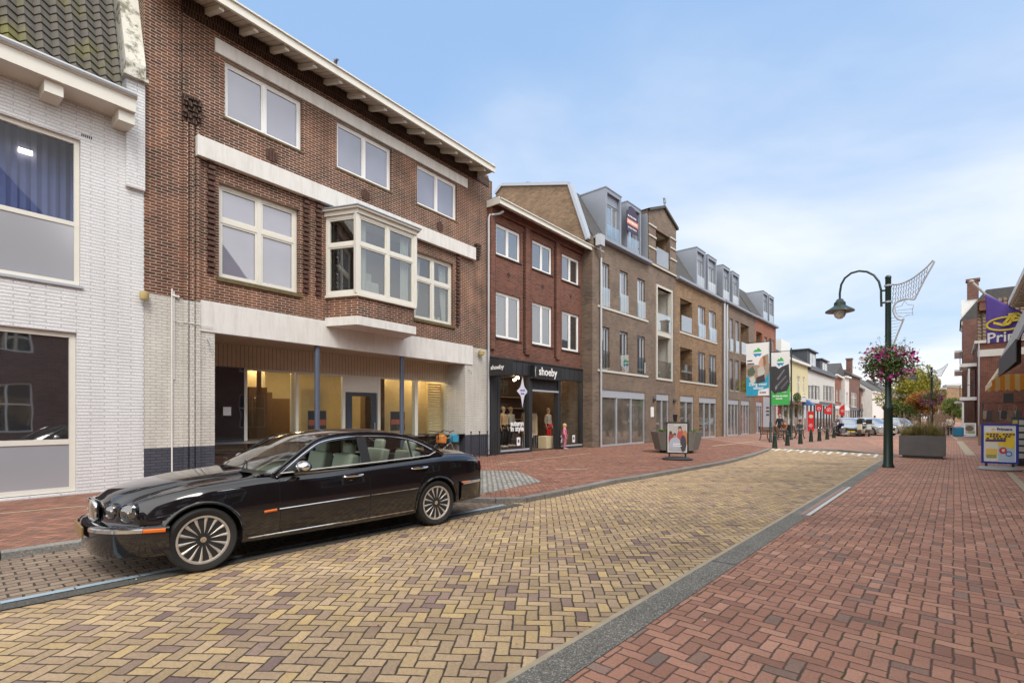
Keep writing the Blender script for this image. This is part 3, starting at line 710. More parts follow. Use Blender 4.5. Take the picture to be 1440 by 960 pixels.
# windows placed directly under the bay by rotating their meshes
def baylight(p, q, cols, pm):
    L = math.hypot(q[0]-p[0], q[1]-p[1]); a = math.atan2(q[1]-p[1], q[0]-p[0]); Mx = Matrix.Translation((p[0], p[1], 0)) @ Matrix.Rotation(a, 4, 'Z')
    w = window(by, 0.004, L-.004, 5.043, 7.297, .012, .085, cols, (.63,), M['cream_wood'], pm, None, .08, sash=.04, cw=.10, name='bay_light', gap=0)
    w.data.transform(Mx)
    for ch in COL.objects:
        if ch.parent == w: ch.data.transform(Mx)
for p_, q_, c_k in ((bx[0], bx[1], ()), (bx[1], bx[2], (.5,)), (bx[2], bx[3], ())): baylight(p_, q_, c_k, M['glass_bay'])
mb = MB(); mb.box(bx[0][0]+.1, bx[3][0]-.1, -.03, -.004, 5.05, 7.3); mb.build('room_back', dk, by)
for a_ in (bx[1][0]+.10, bx[2][0]-.45):
    mb = MB(); mb.grid([[(a_+.35*i/10, -.80+.03*math.sin(i*2.1), z) for z in (7.2, 6.2, 5.2)] for i in range(11)]); mb.build('curtain', M['white_wood'], by, smooth=True)
mb = MB(); mb.rbox((bx[1][0]+.7, -.55, 5.32), .5, .4, .45); mb.rbox((bx[1][0]+.7, -.35, 5.6), .5, .1, .6); mb.build('chair', M['plaster'], by, bevel=.06)
mb = MB()
for p in (bx[1], bx[2]): mb.box(p[0]-.06, p[0]+.06, p[1]-.012, p[1]+.10, 5.042, 7.298)
mb.build('bay_post', M['cream_wood'], by)
# recessed shopfront, splayed
ya, yb = 2.1, .95
sx0, sx1 = gx0-.3, gx1+.05
ang = math.atan2(yb-ya, sx1-sx0); SL = math.hypot(sx1-sx0, yb-ya)
Ms = Matrix.Translation((sx0, ya, 0)) @ Matrix.Rotation(ang, 4, 'Z')
po = FA.P(XS+sx0, ya); FS = Fr(po, FA.P(XS+sx1, yb))
sxs = lambda u: FS.s(u); szs = lambda u, v: FS.z(u, v)
def sbuild(mb, name, mat, par=None, **kw):
    o = mb.build(name, mat, par or bh.r, **kw); o.data.transform(Ms); return o
ztop = (szs(348, 523)+szs(633, 536.5))/2
mb = MB(); mb.box(0, SL, -.02, .10, ztop+.06, 3.60); sbuild(mb, 'board_fascia', M['cladding'])
mb = MB(); mb.face(((gx0-.3, .30, 3.60), (gx1+.3, .30, 3.60), (gx1+.3, yb+.1, 3.601), (gx0-.3, ya+.1, 3.601))); bh.b(mb, 'soffit_panel', M['cladding'])
mb = MB(); mb.box(gx0-.3, gx0-.003, .303, ya+.1, 0, 3.59); bh.b(mb, 'return_wall', M['brick_cream'])
mb = MB(); mb.box(gx1+.003, gx1+.3, .303, yb+.2, 0, 3.59); bh.b(mb, 'return_wall', M['brick_cream'])
fx = [sxs(344), sxs(348), sxs(417.5), sxs(420), sxs(482), sxs(485), sxs(532), sxs(535), sxs(584), sxs(587), sxs(633), sxs(637)]
mb = MB()
for u0, u1 in ((343, 347.5), (415.5, 419.5), (481, 485), (531, 534.5), (583, 587), (632.5, 634.5)): mb.box(sxs(u0), sxs(u1), -.03, .08, .0, ztop+.06)
mb.box(sxs(347.5), sxs(632.5), -.025, .075, ztop, ztop+.055); mb.box(sxs(347.5), sxs(481), -.025, .075, .05, .28); mb.box(sxs(534.5), sxs(632.5), -.025, .075, .05, .28)
sbuild(mb, 'shopfront_frame', M['cream_wood'])
mb = MB(); mb.box(sxs(634.7), sxs(637.5), -.025, .08, 0, ztop+.05); sbuild(mb, 'black_post', M['black'])
for u0, u1 in ((347.5, 415.5), (419.5, 481), (534.5, 583), (587, 632.5)):
    mb = MB(); mb.box(sxs(u0)+.003, sxs(u1)-.003, .02, .03, .285, ztop-.003); sbuild(mb, 'shop_window', M['glass'])
# black door panel at the left
mb = MB(); mb.box(sxs(300), sxs(342.8), -.02, .05, 0, szs(342, 516)); o = sbuild(mb, 'door', panemat('black gloss panel', (.010,.010,.012), .10, .02)); o['label'] = 'glossy black door panel with a small white notice'
n_ = MB(); cxn = sxs(319); zn = szs(319, 578); n_.box(cxn-.10, cxn+.10, -.026, -.021, zn-.12, zn+.12); n_ = sbuild(n_, 'notice', M['white_pvc'], o)
# middle door: cream panel above, blue grey door with glass
zd = szs(508, 553)
mb = MB(); mb.box(sxs(485)+.002, sxs(531)-.002, -.01, .06, zd+.04, ztop-.002); sbuild(mb, 'cream_panel', M['cream_wood'])
mb = MB(); a_, b_ = sxs(487), sxs(529.5); mb.box(a_, b_, -.02, .06, zd-.10, zd+.03); mb.box(a_, a_+.20, -.02, .06, 0, zd-.10); mb.box(b_-.20, b_, -.02, .06, 0, zd-.10); mb.box(a_+.2, b_-.2, -.02, .06, 0, .4)
dr = sbuild(mb, 'door', plain('blue grey door paint', (.05,.065,.085), .4))
mb = MB(); mb.box(a_+.2, b_-.2, .01, .02, .4, zd-.1); sbuild(mb, 'door_glass', M['glass'], dr)
mb = MB(); mb.tube([(b_-.10, -.06, 1.0), (b_-.10, -.06, 1.35)], .014, 8); sbuild(mb, 'door_handle', M['pipe'], dr)
# room behind
rm = MB(); D2 = 5.0
rm.face(((0,.3,.02),(SL,.3,.02),(SL,D2,.02),(0,D2,.02))); sbuild(rm, 'room_floor', plain('grey shop floor', (.20,.17,.13), .5))
rm = MB(); rm.face(((0,.12,3.4),(SL,.12,3.4),(SL,D2,3.4),(0,D2,3.4))); sbuild(rm, 'room_ceiling', plain('room ceiling', (.6,.56,.48), .8))
rm = MB(); rm.face(((0,D2,0),(SL,D2,0),(SL,D2,3.4),(0,D2,3.4))); rm.face(((0.01,.12,0),(0.01,D2,0),(0.01,D2,3.4),(0.01,.12,3.4))); rm.face(((SL,.12,0),(SL,D2,0),(SL,D2,3.4),(SL,.12,3.4)))
for xp, w_, y_ in ((sxs(372), .12, 1.6), (sxs(395), .9, 2.6), (sxs(612), 2.6, 1.5)): rm.box(xp-w_/2, xp+w_/2, y_, y_+.12, 0, 3.38)
sbuild(rm, 'room_wall', M['warm_wall'])
rm = MB()
for xp, w_, y_, z1_ in ((sxs(385), .55, 1.3, 2.5), (sxs(455), 1.2, 2.2, .95), (sxs(548), .8, 1.0, 3.2), (sxs(505), 1.4, 2.6, 1.1)): rm.box(xp-w_/2, xp+w_/2, y_, y_+.35, .03, z1_)
sbuild(rm, 'room_cabinet', M['interior_wood'])
for u_, y_ in ((372, 1.0), (400, 2.4), (450, 1.3), (465, 3.2), (508, 1.8), (560, 1.2), (612, .75), (620, 3.0)):
    rm = MB(); rm.box(sxs(u_)-.22, sxs(u_)+.22, y_, y_+.22, 3.33, 3.385); sbuild(rm, 'ceiling_lamp', emit('warm ceiling lamp', (1, .74, .40), 32))
for u_, y_, w_, z_ in ((352, .5, .10, 3.3), (362, 1.9, .5, 2.9), (380, .9, .12, 3.3), (393, 1.5, .10, 3.3), (408, 2.4, .7, 2.4), (426, .8, .08, 3.3), (434, 2.6, .9, 2.2), (541, .6, .25, 3.3), (570, 1.8, .5, 2.6), (592, .5, .06, 3.3)):
    rm = MB(); rm.box(sxs(u_)-w_/2, sxs(u_)+w_/2, y_, y_+.06, .03, z_); sbuild(rm, 'room_partition', M['interior_wood'] if w_ > .11 else M['cream_wood'])
for u_ in (452, 566):
    rm = MB(); rm.box(sxs(u_)-.30, sxs(u_)+.30, .30, .33, 1.05, 1.75); q_ = sbuild(rm, 'window_board', plain('dark grey board', (.05,.05,.06), .6)); rm = MB(); rm.box(sxs(u_)-.29, sxs(u_)+.29, .285, .298, 1.28, 1.46); sbuild(rm, 'board_stripe', plain('dull red stripe', (.45,.13,.08), .6), q_)
rm = MB(); rm.box(sxs(423), sxs(440), 1.0, 1.7, .03, 1.0); sbuild(rm, 'room_counter', M['interior_wood'])
rm = MB()
for k in range(16): rm.box(sxs(440), sxs(478), .9, .915, .9+k*.10, .965+k*.10)
for k in range(24): rm.box(sxs(613), sxs(632), .5, .515, .5+k*.10, .565+k*.10)
sbuild(rm, 'slatted_blind', M['warm_wall'])
mb = MB(); a_ = (sxs(446)+sxs(468))/2
for k in (sxs(447), sxs(564)): pass
# steel columns
for u_ in (446, 565):
    xc = bh.x(u_, .10); mb = MB(); mb.tube([(xc, .10, 0), (xc, .10, 3.565)], .075, 16); mb.tube([(xc, .10, 0), (xc, .10, .06)], .12, 16); bh.b(mb, 'column', M['steelblue'], smooth=True)
mb = MB()
for u_ in (446, 565):
    xc = bh.x(u_, .10)
# cables and pipes on the left pier
mb = MB(); xp = X(1.66); mb.tube([(xp, -.03, .02), (xp, -.03, 4.45)], .018, 8); mb.tube([(xp+.04, -.03, 2.4), (xp+.04, -.03, 4.4)], .012, 8)
mb.tube([(xp+.04, -.03, 3.75), (xp+.2, -.075, 3.72), (X(2.5), -.075, 3.70)], .008, 6); mb.tube([(xp, -.03, 4.30), (xp+.14, -.04, 4.28)], .03, 8); bh.b(mb, 'conduit', M['plaster'], smooth=True)
mb = MB(); mb.tube([(X(2.40), -.02, 3.42), (X(2.40), -.12, 3.36), (X(2.44), -.14, 3.22)], .022, 8); bh.b(mb, 'flag_holder', M['pipe'])
mb = MB(); mb.tube([(X(11.65), -.02, 3.40), (X(11.65), -.12, 3.34), (X(11.69), -.14, 3.20)], .022, 8); bh.b(mb, 'flag_holder', M['pipe'])
# downpipe at the right end
mb = MB(); xd = W-.10
mb.tube([(xd, -.09, .05), (xd, -.09, 9.55), (xd+.03, -.12, 9.68), (xd+.35, -.35, 9.78), (xd+.5, -.45, 9.9)], .05, 10)
for z in (1.2, 3.2, 5.2, 7.2, 9.2): mb.tube([(xd, -.09, z), (xd, -.09, z+.05)], .062, 10)
bh.b(mb, 'downpipe', M['pipe'], smooth=True)
mb = MB(); xl = bh.x(683, -.15); zl = bh.z(683, 497, -.15); mb.lathe([(.05,-.10),(.10,-.08),(.13,.05),(.06,.09)], 14, (xl-.25, -.15, zl)); mb.tube([(xl-.25,0,zl+.1),(xl-.25,-.16,zl+.1)], .02, 6); bh.b(mb, 'wall_lamp', plain('yellowed lamp housing', (.50,.40,.18), .5), smooth=True)
# iron fence by the right pier
ff = empty('iron_fence', (*FA.P(11.3, -.45), 0), FA.ang, 'low black iron railing with knobbed posts beside the white pier and plinth', 'fence')
mb = MB()
for k in range(4): mb.tube([(k*.48, 0, 0), (k*.48, 0, .95)], .018, 8); mb.ell((k*.48, 0, .98), .035, .035, .035, 8, 6)
mb.build('post', M['black'], ff)
mb = MB()
for z in (.25, .80): mb.tube([(0,0,z), (1.44,0,z)], .01, 6)
for k in range(13): mb.tube([(.06+k*.11, 0, .12), (.06+k*.11, 0, .88)], .007, 5)
mb.build('rail', M['black'], ff)
# pigeon on the gutter
def bird(name, loc, rz, label):
    mb = MB(); mb.ell((0,0,.11), .085, .05, .055, 12, 8); mb.ell((.075,0,.20), .03, .028, .03, 10, 8); mb.tube([(.05,0,.14),(.07,0,.19)], [.04,.028], 8)
    mb.prism([(-.07,.10),(-.20,.05),(-.20,.075),(-.06,.14)], -.03, .03); mb.prism([(.10,.205),(.13,.195),(.10,.19)], -.006, .006); mb.tube([(0,-.02,.07),(0,-.02,0)], .006, 5); mb.tube([(0,.02,.07),(0,.02,0)], .006, 5)
    o = mb.build(name, plain('grey plumage', (.14,.14,.16), .7), smooth=True); o.location = loc; o.rotation_euler = (0,0,rz); return tag(o, label, 'bird')
ps_ = FA.s(472, -.92); pp = FA.P(ps_, -.92); bird('pigeon', (pp[0], pp[1], 11.125), 2.2, 'grey pigeon perched on the gutter of the large brick house')

# ================= facade line B: narrow red brick shop
PB = G(688, 640); FB = Fr(PB, tow(PB, 1290))
sh = B(FB, 0, 'brick_shop', 'three bay red brick shop house with black clothing shopfront and white eaves', 'shop')
Wb = FB.s(833)
win_u = [(697.4, 732), (748.6, 776.5), (790.2, 814.6)]
tp = [(sh.x(a), sh.x(b)) for a, b in win_u]
zt0, zt1, zl0, zl1 = 8.22, 9.52, 4.83, 6.72
zsf = 3.95
mb = MB(); mb.wall(0, Wb, zsf, 10.28, [(a, b, zt0, zt1) for a, b in tp]+[(a, b, zl0, zl1) for a, b in tp], .2); mb.shell(0, Wb, zsf, 10.28, 8.0); sh.b(mb, 'wall', M['brick_shop'])
for a, b in tp:
    window(sh.r, a, b, zt0, zt1, .07, .07, (.5,), (), M['white_pvc'], M['pane_dark'], (.05, .06, M['brick_dark']), .07, sash=.045)
    window(sh.r, a, b, zl0, zl1, .07, .07, (.5,), (), M['white_pvc'], M['pane_dark'], (.05, .06, M['brick_dark']), .07, sash=.045)
# piers and dentils framing the bays
xs_ = [tp[0][1]+.42, tp[1][1]+.40]
for xq in (.10, *xs_, Wb-.42):
    mb = MB(); mb.box(xq-.16 if xq > .2 else 0.0, xq+.16, -.10, -.001, 4.3, 9.85); sh.b(mb, 'pier', M['brick_shop'])
    mb = MB(); z = 4.4
    while z < 9.7:
        mb.box(xq+.165, xq+.25, -.06, -.001, z, z+.07)
        if xq > .2: mb.box(xq-.25, xq-.165, -.06, -.001, z, z+.07)
        z += .14
    sh.b(mb, 'brick_fringe', M['fringe'])
mb = MB(); mb.box(0, Wb, -.12, -.001, 9.853, 10.24); sh.b(mb, 'brick_band', M['brick_shop'])
for xq in ((tp[0][0]+tp[0][1])/2, (tp[1][0]+tp[1][1])/2, (tp[2][0]+tp[2][1])/2):
    mb = MB(); mb.rbox((xq, -.012, 7.55), .16, .02, .16, 0, 0, PI/4); sh.b(mb, 'brick_ornament', M['brick_dark'])
mb = MB(); mb.prism([(-.003, 10.25), (-.56, 10.02), (-.56, 10.05), (-.003, 10.28)], 0.0, Wb+.02, 'x'); sh.b(mb, 'soffit', M['white_wood'])
mb = MB(); mb.box(-.05, Wb+.03, -.62, -.563, 9.99, 10.17); mb.box(-.05, Wb+.03, -.68, -.54, 10.17, 10.205); mb.box(-.05, -.003, -.56, .3, 10.0, 10.28); sh.b(mb, 'fascia', M['cream_wood'])
mb = MB(); mb.box(0, Wb, -.5, 8, 10.285, 10.33); sh.b(mb, 'roof', M['tile_grey'])
mb = MB()
k = 0
for k in range(14): mb.rbox((.36+k*.62, -.30, 10.115), .10, .14, .02, 0, R(22))
sh.b(mb, 'soffit_lamp', M['white_pvc'])
# shopfront: openings
def shx(u, o=0): return sh.x(u, o)
wl = (shx(702), shx(742.5)); dd = (shx(747), shx(783.5)); wr = (shx(787), shx(817))
zh = 3.36; zdr = sh.z(765, 551)
mb = MB(); mb.wall(-.02, Wb-.25, .0, zsf, [(wl[0], wl[1], .18, zh), (dd[0], dd[1], -.01, zh), (wr[0], wr[1], .18, zh)], .25, y=-.06); mb.box(-.02, Wb-.25, -.10, -.05, zsf, zsf+.05)
mb.face(((-.02,-.06,0),(-.02,-.06,zsf),(-.02,.0,zsf),(-.02,.0,0))); mb.face(((Wb-.25,-.06,0),(Wb-.25,.0,0),(Wb-.25,.0,zsf),(Wb-.25,-.06,zsf))); mb.face(((-.02,-.06,zsf-.001),(Wb-.25,-.06,zsf-.001),(Wb-.25,0,zsf-.001),(-.02,0,zsf-.001)))
sh.b(mb, 'shopfront', M['shopblack'])
mb = MB(); mb.wall(Wb-.25, Wb, 0, zsf, (), .1); mb.shell(0, Wb, 0, zsf, 8.0); sh.b(mb, 'side_wall', M['brick_brown'])
mb = MB(); mb.box(dd[0], dd[1], .0, .06, zdr+.08, zh); sh.b(mb, 'door_panel', M['shopblack'])
mb = MB(); mb.box(dd[0], dd[1], -.09, .02, zdr, zdr+.075); sh.b(mb, 'door_header', M['zinc_light'])
for a, b in (wl, wr):
    mb = MB(); mb.box(a, b, .06, .07, .18, zh); sh.b(mb, 'shop_window', M['glass'])
    mb = MB(); mb.box(a, b, -.08, .10, .10, .178); sh.b(mb, 'window_sill', M['zinc_light'])
# hanging cube sign and fascia sign with lettering
mb = MB(); cx0 = shx(701, -.6); zc0, zc1 = sh.z(700, 528, -.5), sh.z(700, 505, -.5)
mb.box(cx0, cx0+.5, -.95, -.12, zc0, zc1); mb.box(cx0+.1, cx0+.4, -.12, -.06, zc0+.05, zc0+.1); mb.box(cx0+.1, cx0+.4, -.12, -.06, zc1-.1, zc1-.05); cs = sh.b(mb, 'projecting_sign', M['black'], bevel=.01)
tx = text('shoeby', .24, faceM(cx0-.003, -.53, (zc0+zc1)/2, -PI/2), M['white_pvc'], cs, bold=.006)
fs0, fs1 = shx(751, -.3), shx(790, -.3); zf0, zf1 = sh.z(760, 533, -.3), sh.z(760, 513.5, -.3)
mb = MB(); mb.box(fs0, fs1, -.32, -.062, zf0, zf1); fsn = sh.b(mb, 'fascia_sign', M['black'], bevel=.01)
text('shoeby', .50, faceM(fs0+.36*(fs1-fs0)+.25, -.326, (zf0+zf1)/2+.03), M['white_pvc'], fsn, bold=.010)
mb = MB(); mb.tube([(fs0+.10, -.33, zf0+.1), (fs0+.06, -.33, (zf0+zf1)/2), (fs0+.10, -.33, zf1-.1)], .008, 6); mb.build('bracket_mark', M['white_pvc'], fsn)
# writing on the window
xw = (wl[0]+wl[1])/2
text('autumn', .30, faceM(xw+.28, .052, sh.z(722, 595.5)), M['white_pvc'], sh.r, bold=.012)
text('in style', .32, faceM(xw+.28, .052, sh.z(722, 602.8)), M['white_pvc'], sh.r, bold=.012)
# four pointed star poster
mb = MB(); cx_ = shx(736); cz_ = sh.z(736, 550); pts = []
for k in range(32):
    a = 2*PI*k/32; q = abs(math.sin(2*a)); rr_ = 1/(1+1.25*q); pts.append((cx_+.42*rr_*math.cos(a)*.95, cz_+.72*rr_*math.sin(a)))
mb.prism(pts, .045, .055); st_ = sh.b(mb, 'star_poster', plain('pale lilac card', (.62,.62,.72), .6))
text('special', .12, faceM(cx_, .043, cz_+.05), plain('violet print', (.12,.09,.35), .6), st_, bold=.004); text('deals', .12, faceM(cx_, .043, cz_-.1), plain('violet print', (.12,.09,.35), .6), st_, bold=.004)
for u_, v_ in ((730.5, 620.5), (790, 617), (808, 616.5)):
    mb = MB(); a, z = shx(u_), sh.z(u_, v_); mb.box(a-.12, a+.12, .05, .056, z-.18, z+.18); o = sh.b(mb, 'window_notice', M['white_pvc'])
    mb = MB(); mb.rbox((a, .046, z+.02), .10, .004, .13); mb.build('notice_print', plain('dark print', (.05,.05,.12), .6), o)
# interior
mb = MB(); DI = 4.0
mb.face(((.05,.2,.03),(Wb-.3,.2,.03),(Wb-.3,DI,.03),(.05,DI,.03))); sh.b(mb, 'shop_floor', plain('brown shop floor', (.10,.07,.05), .5))
mb = MB(); mb.face(((.05,DI,0),(Wb-.3,DI,0),(Wb-.3,DI,3.6),(.05,DI,3.6))); mb.face(((.05,.2,0),(.05,DI,0),(.05,DI,3.6),(.05,.2,3.6))); mb.face(((Wb-.3,.2,0),(Wb-.3,DI,0),(Wb-.3,DI,3.6),(Wb-.3,.2,3.6))); mb.face(((.05,.2,3.6),(Wb-.3,.2,3.6),(Wb-.3,DI,3.6),(.05,DI,3.6)))
sh.b(mb, 'shop_inner_wall', plain('dark brown shop wall', (.07,.047,.033), .7, var=.5, scale=1.5))
mb = MB()
for z in (1.4, 2.0, 2.6):
    mb.box(2.0, 4.6, DI-.4, DI-.01, z, z+.04); mb.box(4.9, 7.4, DI-.4, DI-.01, z, z+.04)
sh.b(mb, 'shelf', plain('pale shelf', (.5,.4,.26), .5))
for (x_, y_) in ((.75, 1.5), (1.9, 1.6), (2.0, 2.2), (3.6, 1.4), (4.6, 2.4), (5.4, 1.0), (6.4, 1.4), (7.0, 2.6), (2.2, 3.0), (3.2, 2.6)):
    mb = MB(); mb.ell((x_, y_, 3.42), .08, .08, .06, 10, 6); sh.b(mb, 'spot_lamp', emit('warm spot', (1, .72, .42), 38))
# clothing racks: garments
def garment(mb, x, y, z, w, h, d=.12):
    mb.prism([(x-w*.18, z), (x-w*.5, z-h*.12), (x-w*.42, z-h*.4), (x-w*.5, z-h), (x+w*.5, z-h), (x+w*.42, z-h*.4), (x+w*.5, z-h*.12), (x+w*.18, z)], y-d/2, y+d/2)
for k, (x_, y_, c_) in enumerate([(4.35, 1.2, (.50,.40,.26)), (4.6, 1.5, (.35,.25,.15)), (5.2, 2.0, (.42,.28,.12)), (2.8, 2.2, (.30,.22,.13)), (3.1, 2.4, (.16,.15,.10)), (2.5, 2.6, (.35,.30,.2))]):
    r_ = empty('clothes_rack', (*FB.P(x_, y_), 0), FB.ang, ['tall clothes stand with a long beige coat in the shop doorway', 'clothes stand with tan coats behind the beige coat in the doorway', 'clothes rail with ochre jackets deep inside the doorway', 'clothes rail with brown jackets behind the left shop window', 'clothes rail with olive jackets furthest behind the left shop window', 'clothes rail with pale grey tops behind the left shop window'][k], 'clothes rack')
    mb = MB(); mb.tube([(-.5,0,0),(-.5,0,1.75),(.5,0,1.75),(.5,0,0)], .015, 6); mb.build('rail', M['zinc_light'], r_)
    mb = MB()
    for q in range(5): garment(mb, -.36+.18*q, 0, 1.7, .34, .95+.1*(q % 3), .09)
    mb.build('coat', plain('garment', c_, .9, var=.35, scale=14), r_)
bx_ = B(FB, 0, 'display_box', 'plain cream display box standing in the black shop doorway', 'box'); xb_ = shx(772, .5)
mb = MB(); mb.box(xb_-.28, xb_+.28, .45, .95, 0.03, .62); bx_.b(mb, 'box_body', M['warm_wall'], bevel=.01)

# ================= facade line C: new brown and yellow brick block
PC = G(845, 628); FC = Fr(PC, tow(PC, 1335))
ZE = 10.72
def french(bd, u0, u1, z0, z1, rail=True, pm=None, nm='window'):
    a, b = bd.x(u0), bd.x(u1)
    w = window(bd.r, a, b, z0, z1, .10, .06, (.60,), (), M['zinc_light'], pm or M['pane_sky'], (.03, .06, M['concrete']), .06, sash=.03)
    if rail:
        mb = MB(); mb.box(a+.02, b-.02, -.05, -.035, z0+.02, z0+1.0); mb.build('glass_rail', M['glass_rail'], w)
    return a, b
def shopglass(bd, a, b, z1=3.0, n=3, panel=.42):
    mb = MB()
    for i in range(n+1):
        x = a+(b-a)*i/n; mb.box(x-.045, x+.045, .06, .20, 0, z1-panel)
    mb.box(a, b, .05, .21, z1-panel, z1); mb.box(a+.045, b-.045, .07, .19, 0, .08)
    f = bd.b(mb, 'shop_frame', M['zinc_light'])
    mb = MB(); mb.box(a, b, .12, .13, .08, z1-panel); mb.build('shop_pane', M['pane_shop'], f)
M['pane_shop'] = panemat('shop pane over dim interior', (.12,.11,.09), .16, .02, .8, 1.2)
def dormer(bd, x0, x1, z0, z1, depth, y=.25, sign=False):
    e = empty('dormer', (0,0,0)); e.parent = bd.r
    mb = MB(); w = x1-x0
    f = .17
    mb.box(x0, x0+f, y, y+.35, z0, z1); mb.box(x1-f, x1, y, y+.35, z0, z1); mb.box(x0+f, x1-f, y, y+.35, z1-f*1.2, z1); mb.box(x0+f, x1-f, y+.16, y+.35, z1-f*1.2-.5, z1-f*1.2)
    mb.box(x0+.001, x0+.06, y+.35, y+depth, z0, z1-.001); mb.box(x1-.06, x1-.001, y+.35, y+depth, z0, z1-.001); mb.box(x0-.03, x1+.03, y-.03, y+depth, z1, z1+.06)
    mb.build('dormer_shell', M['zinc'], e)
    w_ = window(e, x0+f, x1-f, z0+.05, z1-f*1.2-.5, y+.2, .06, (.62,), (), M['zinc_light'], M['pane_sky'], None, .06, sash=.03, name='dormer_window')
    mb = MB(); mb.box(x0+f+.02, x1-f-.02, y+.01, y+.025, z0+.03, z0+.95); mb.build('glass_rail', M['glass_rail'], w_)
    if sign:
        zs = z0+1.35
        s_ = MB(); s_.box(x0+f-.05, x1-f+.18, y-.10, y-.07, zs, zs+1.15); s_ = s_.build('sale_board', plain('dark violet board', (.045,.02,.05), .5), w_)
        s2 = MB(); s2.box(x0+f-.04, x1-f+.17, y-.108, y-.1, zs+.38, zs+.72); s2.build('board_stripe', plain('orange print', (.75,.22,.12), .5), s_) if 0 else s2.bm.free()
    return e
def mansard(bd, x0, x1, z=ZE, D=9.0, mat='tile_grey', hi=3.4, run=2.0):
    mb = MB(); mb.prism([(.0, z-.02), (run, z+hi), (D*.5, z+hi+.9), (D-run, z+hi), (D, z-.02)], x0, x1, 'x'); return bd.b(mb, 'roof', M[mat])
def gutterC(bd, x0, x1, z=ZE):
    mb = MB(); mb.box(x0, x1, -.22, .0-.003, z-.10, z+.02); mb.box(x0, x1, -.30, -.22, z-.06, z+.10); return bd.b(mb, 'gutter', M['zinc'])
# --- C1
c1 = B(FC, 0, 'brown_block', 'brown brick apartment block with tall narrow windows, two grey box dormers and a gabled tower', 'building')
x0 = c1.x(833); xg0, xg1 = c1.x(911), c1.x(949.5)
wu = [(845.5, 857), (871.5, 883), (896.3, 907)]
hl = [(c1.x(a), c1.x(b), 7.32, 9.62) for a, b in wu]+[(c1.x(a), c1.x(b), 4.02, 6.28) for a, b in wu]
gz = [(c1.x(846.5), c1.x(907.5), -.1, 3.0), (c1.x(923), c1.x(941), -.1, 3.0)]
lx = (c1.x(922.5), c1.x(944.5)); lz = [(3.95, 6.35), (6.60, 9.95)]
zl_ = [(4.03, 6.55), (6.75, 9.3)]
mb = MB(); mb.wall(x0, xg1, 0, ZE, hl+gz+[(lx[0], lx[1], 3.98, 9.6)], .24); mb.shell(x0, xg1, 0, ZE, 9); c1.b(mb, 'wall', M['brick_brown'])
for a, b in wu:
    french(c1, a, b, 7.32, 9.62); french(c1, a, b, 4.02, 6.28, pm=M['pane_dark'])
shopglass(c1, gz[0][0], gz[0][1]); shopglass(c1, gz[1][0], gz[1][1], n=2)
for z in (7.20, 3.90):
    mb = MB(); mb.box(x0+.5, hl[2][1]+.35, -.05, -.002, z, z+.11); c1.b(mb, 'string_course', M['concrete'])
def loggia(bd, x0, x1, z0, z1, D=1.4, frame=True, nfl=1):
    e = empty('loggia', (0,0,0)); e.parent = bd.r
    mb = MB(); mb.face(((x0,D,z0),(x1,D,z0),(x1,D,z1),(x0,D,z1))); mb.face(((x0,.2,z0),(x0,.2,z1),(x0,D,z1),(x0,D,z0))); mb.face(((x1,.2,z0),(x1,D,z0),(x1,D,z1),(x1,.2,z1)))
    mb.build('loggia_wall', M['concrete'] if frame else M['brick_yellow'], e)
    mb = MB(); mb.face(((x0,.2,z0),(x1,.2,z0),(x1,D,z0),(x0,D,z0))); mb.face(((x0,.2,z1),(x1,.2,z1),(x1,D,z1),(x0,D,z1)))
    if nfl == 2: mb.box(x0, x1, .02, D, (z0+z1)/2-.16, (z0+z1)/2+.16)
    if frame:
        mb.box(x0-.02, x0+.12, -.06, .22, z0, z1); mb.box(x1-.12, x1+.02, -.06, .22, z0, z1); mb.box(x0-.02, x1+.02, -.062, .22, z1, z1+.13); mb.box(x0-.02, x1+.02, -.062, .22, z0-.13, z0)
    mb.build('loggia_frame', M['concrete'], e)
    for k in range(nfl):
        mb = MB(); zz = z0+(z1-z0)/nfl*k+(.16 if k else .02); mb.box(x0+.16, x1-.16, -.03, -.018, zz, zz+1.05); mb.build('glass_rail', M['glass_rail'], e)
    mb = MB(); mb.box(x0+.3*(x1-x0), x0+.8*(x1-x0), D-.05, D-.01, z0+.05, z0+2.1); mb.build('loggia_door', M['pane_dark'], e)
    return e
loggia(c1, lx[0], lx[1], 3.98, 9.6, 1.5, True, 2)
# gabled tower above the eaves
za = c1.z(931.6, 292); zs1 = c1.z(949.5, 320)
xm = c1.x(931.6); zb_ = zs1
tl = (c1.x(921), c1.x(941)); tz0, tz1 = ZE+.25, ZE+.25+2.1
mb = MB(); mb.wall(xg0, xg1, ZE, zs1, [(tl[0], tl[1], tz0, tz1)], .24, y=-.06)
mb.face(((xg0,-.06,zs1),(xg1,-.06,zs1),(xm,-.06,za)));
for xx in (xg0, xg1): mb.face(((xx,-.06,ZE),(xx,-.06,zs1),(xx,4,zs1),(xx,4,ZE)))
mb.face(((xg0,-.06,ZE),(xg1,-.06,ZE),(xg1,.0,ZE),(xg0,.0,ZE)))
c1.b(mb, 'tower_wall', M['brick_brown'])
mb = MB()
for z in (ZE+.03, ZE+1.0, ZE+1.7, ZE+2.35):
    mb.box(xg0-.02, tl[0], -.12, -.061, z, z+.09); mb.box(tl[1], xg1+.02, -.12, -.061, z, z+.09)
mb.box(tl[0], tl[1], -.12, -.061, ZE+.03, ZE+.12); c1.b(mb, 'string_course', M['concrete'])
mb = MB()
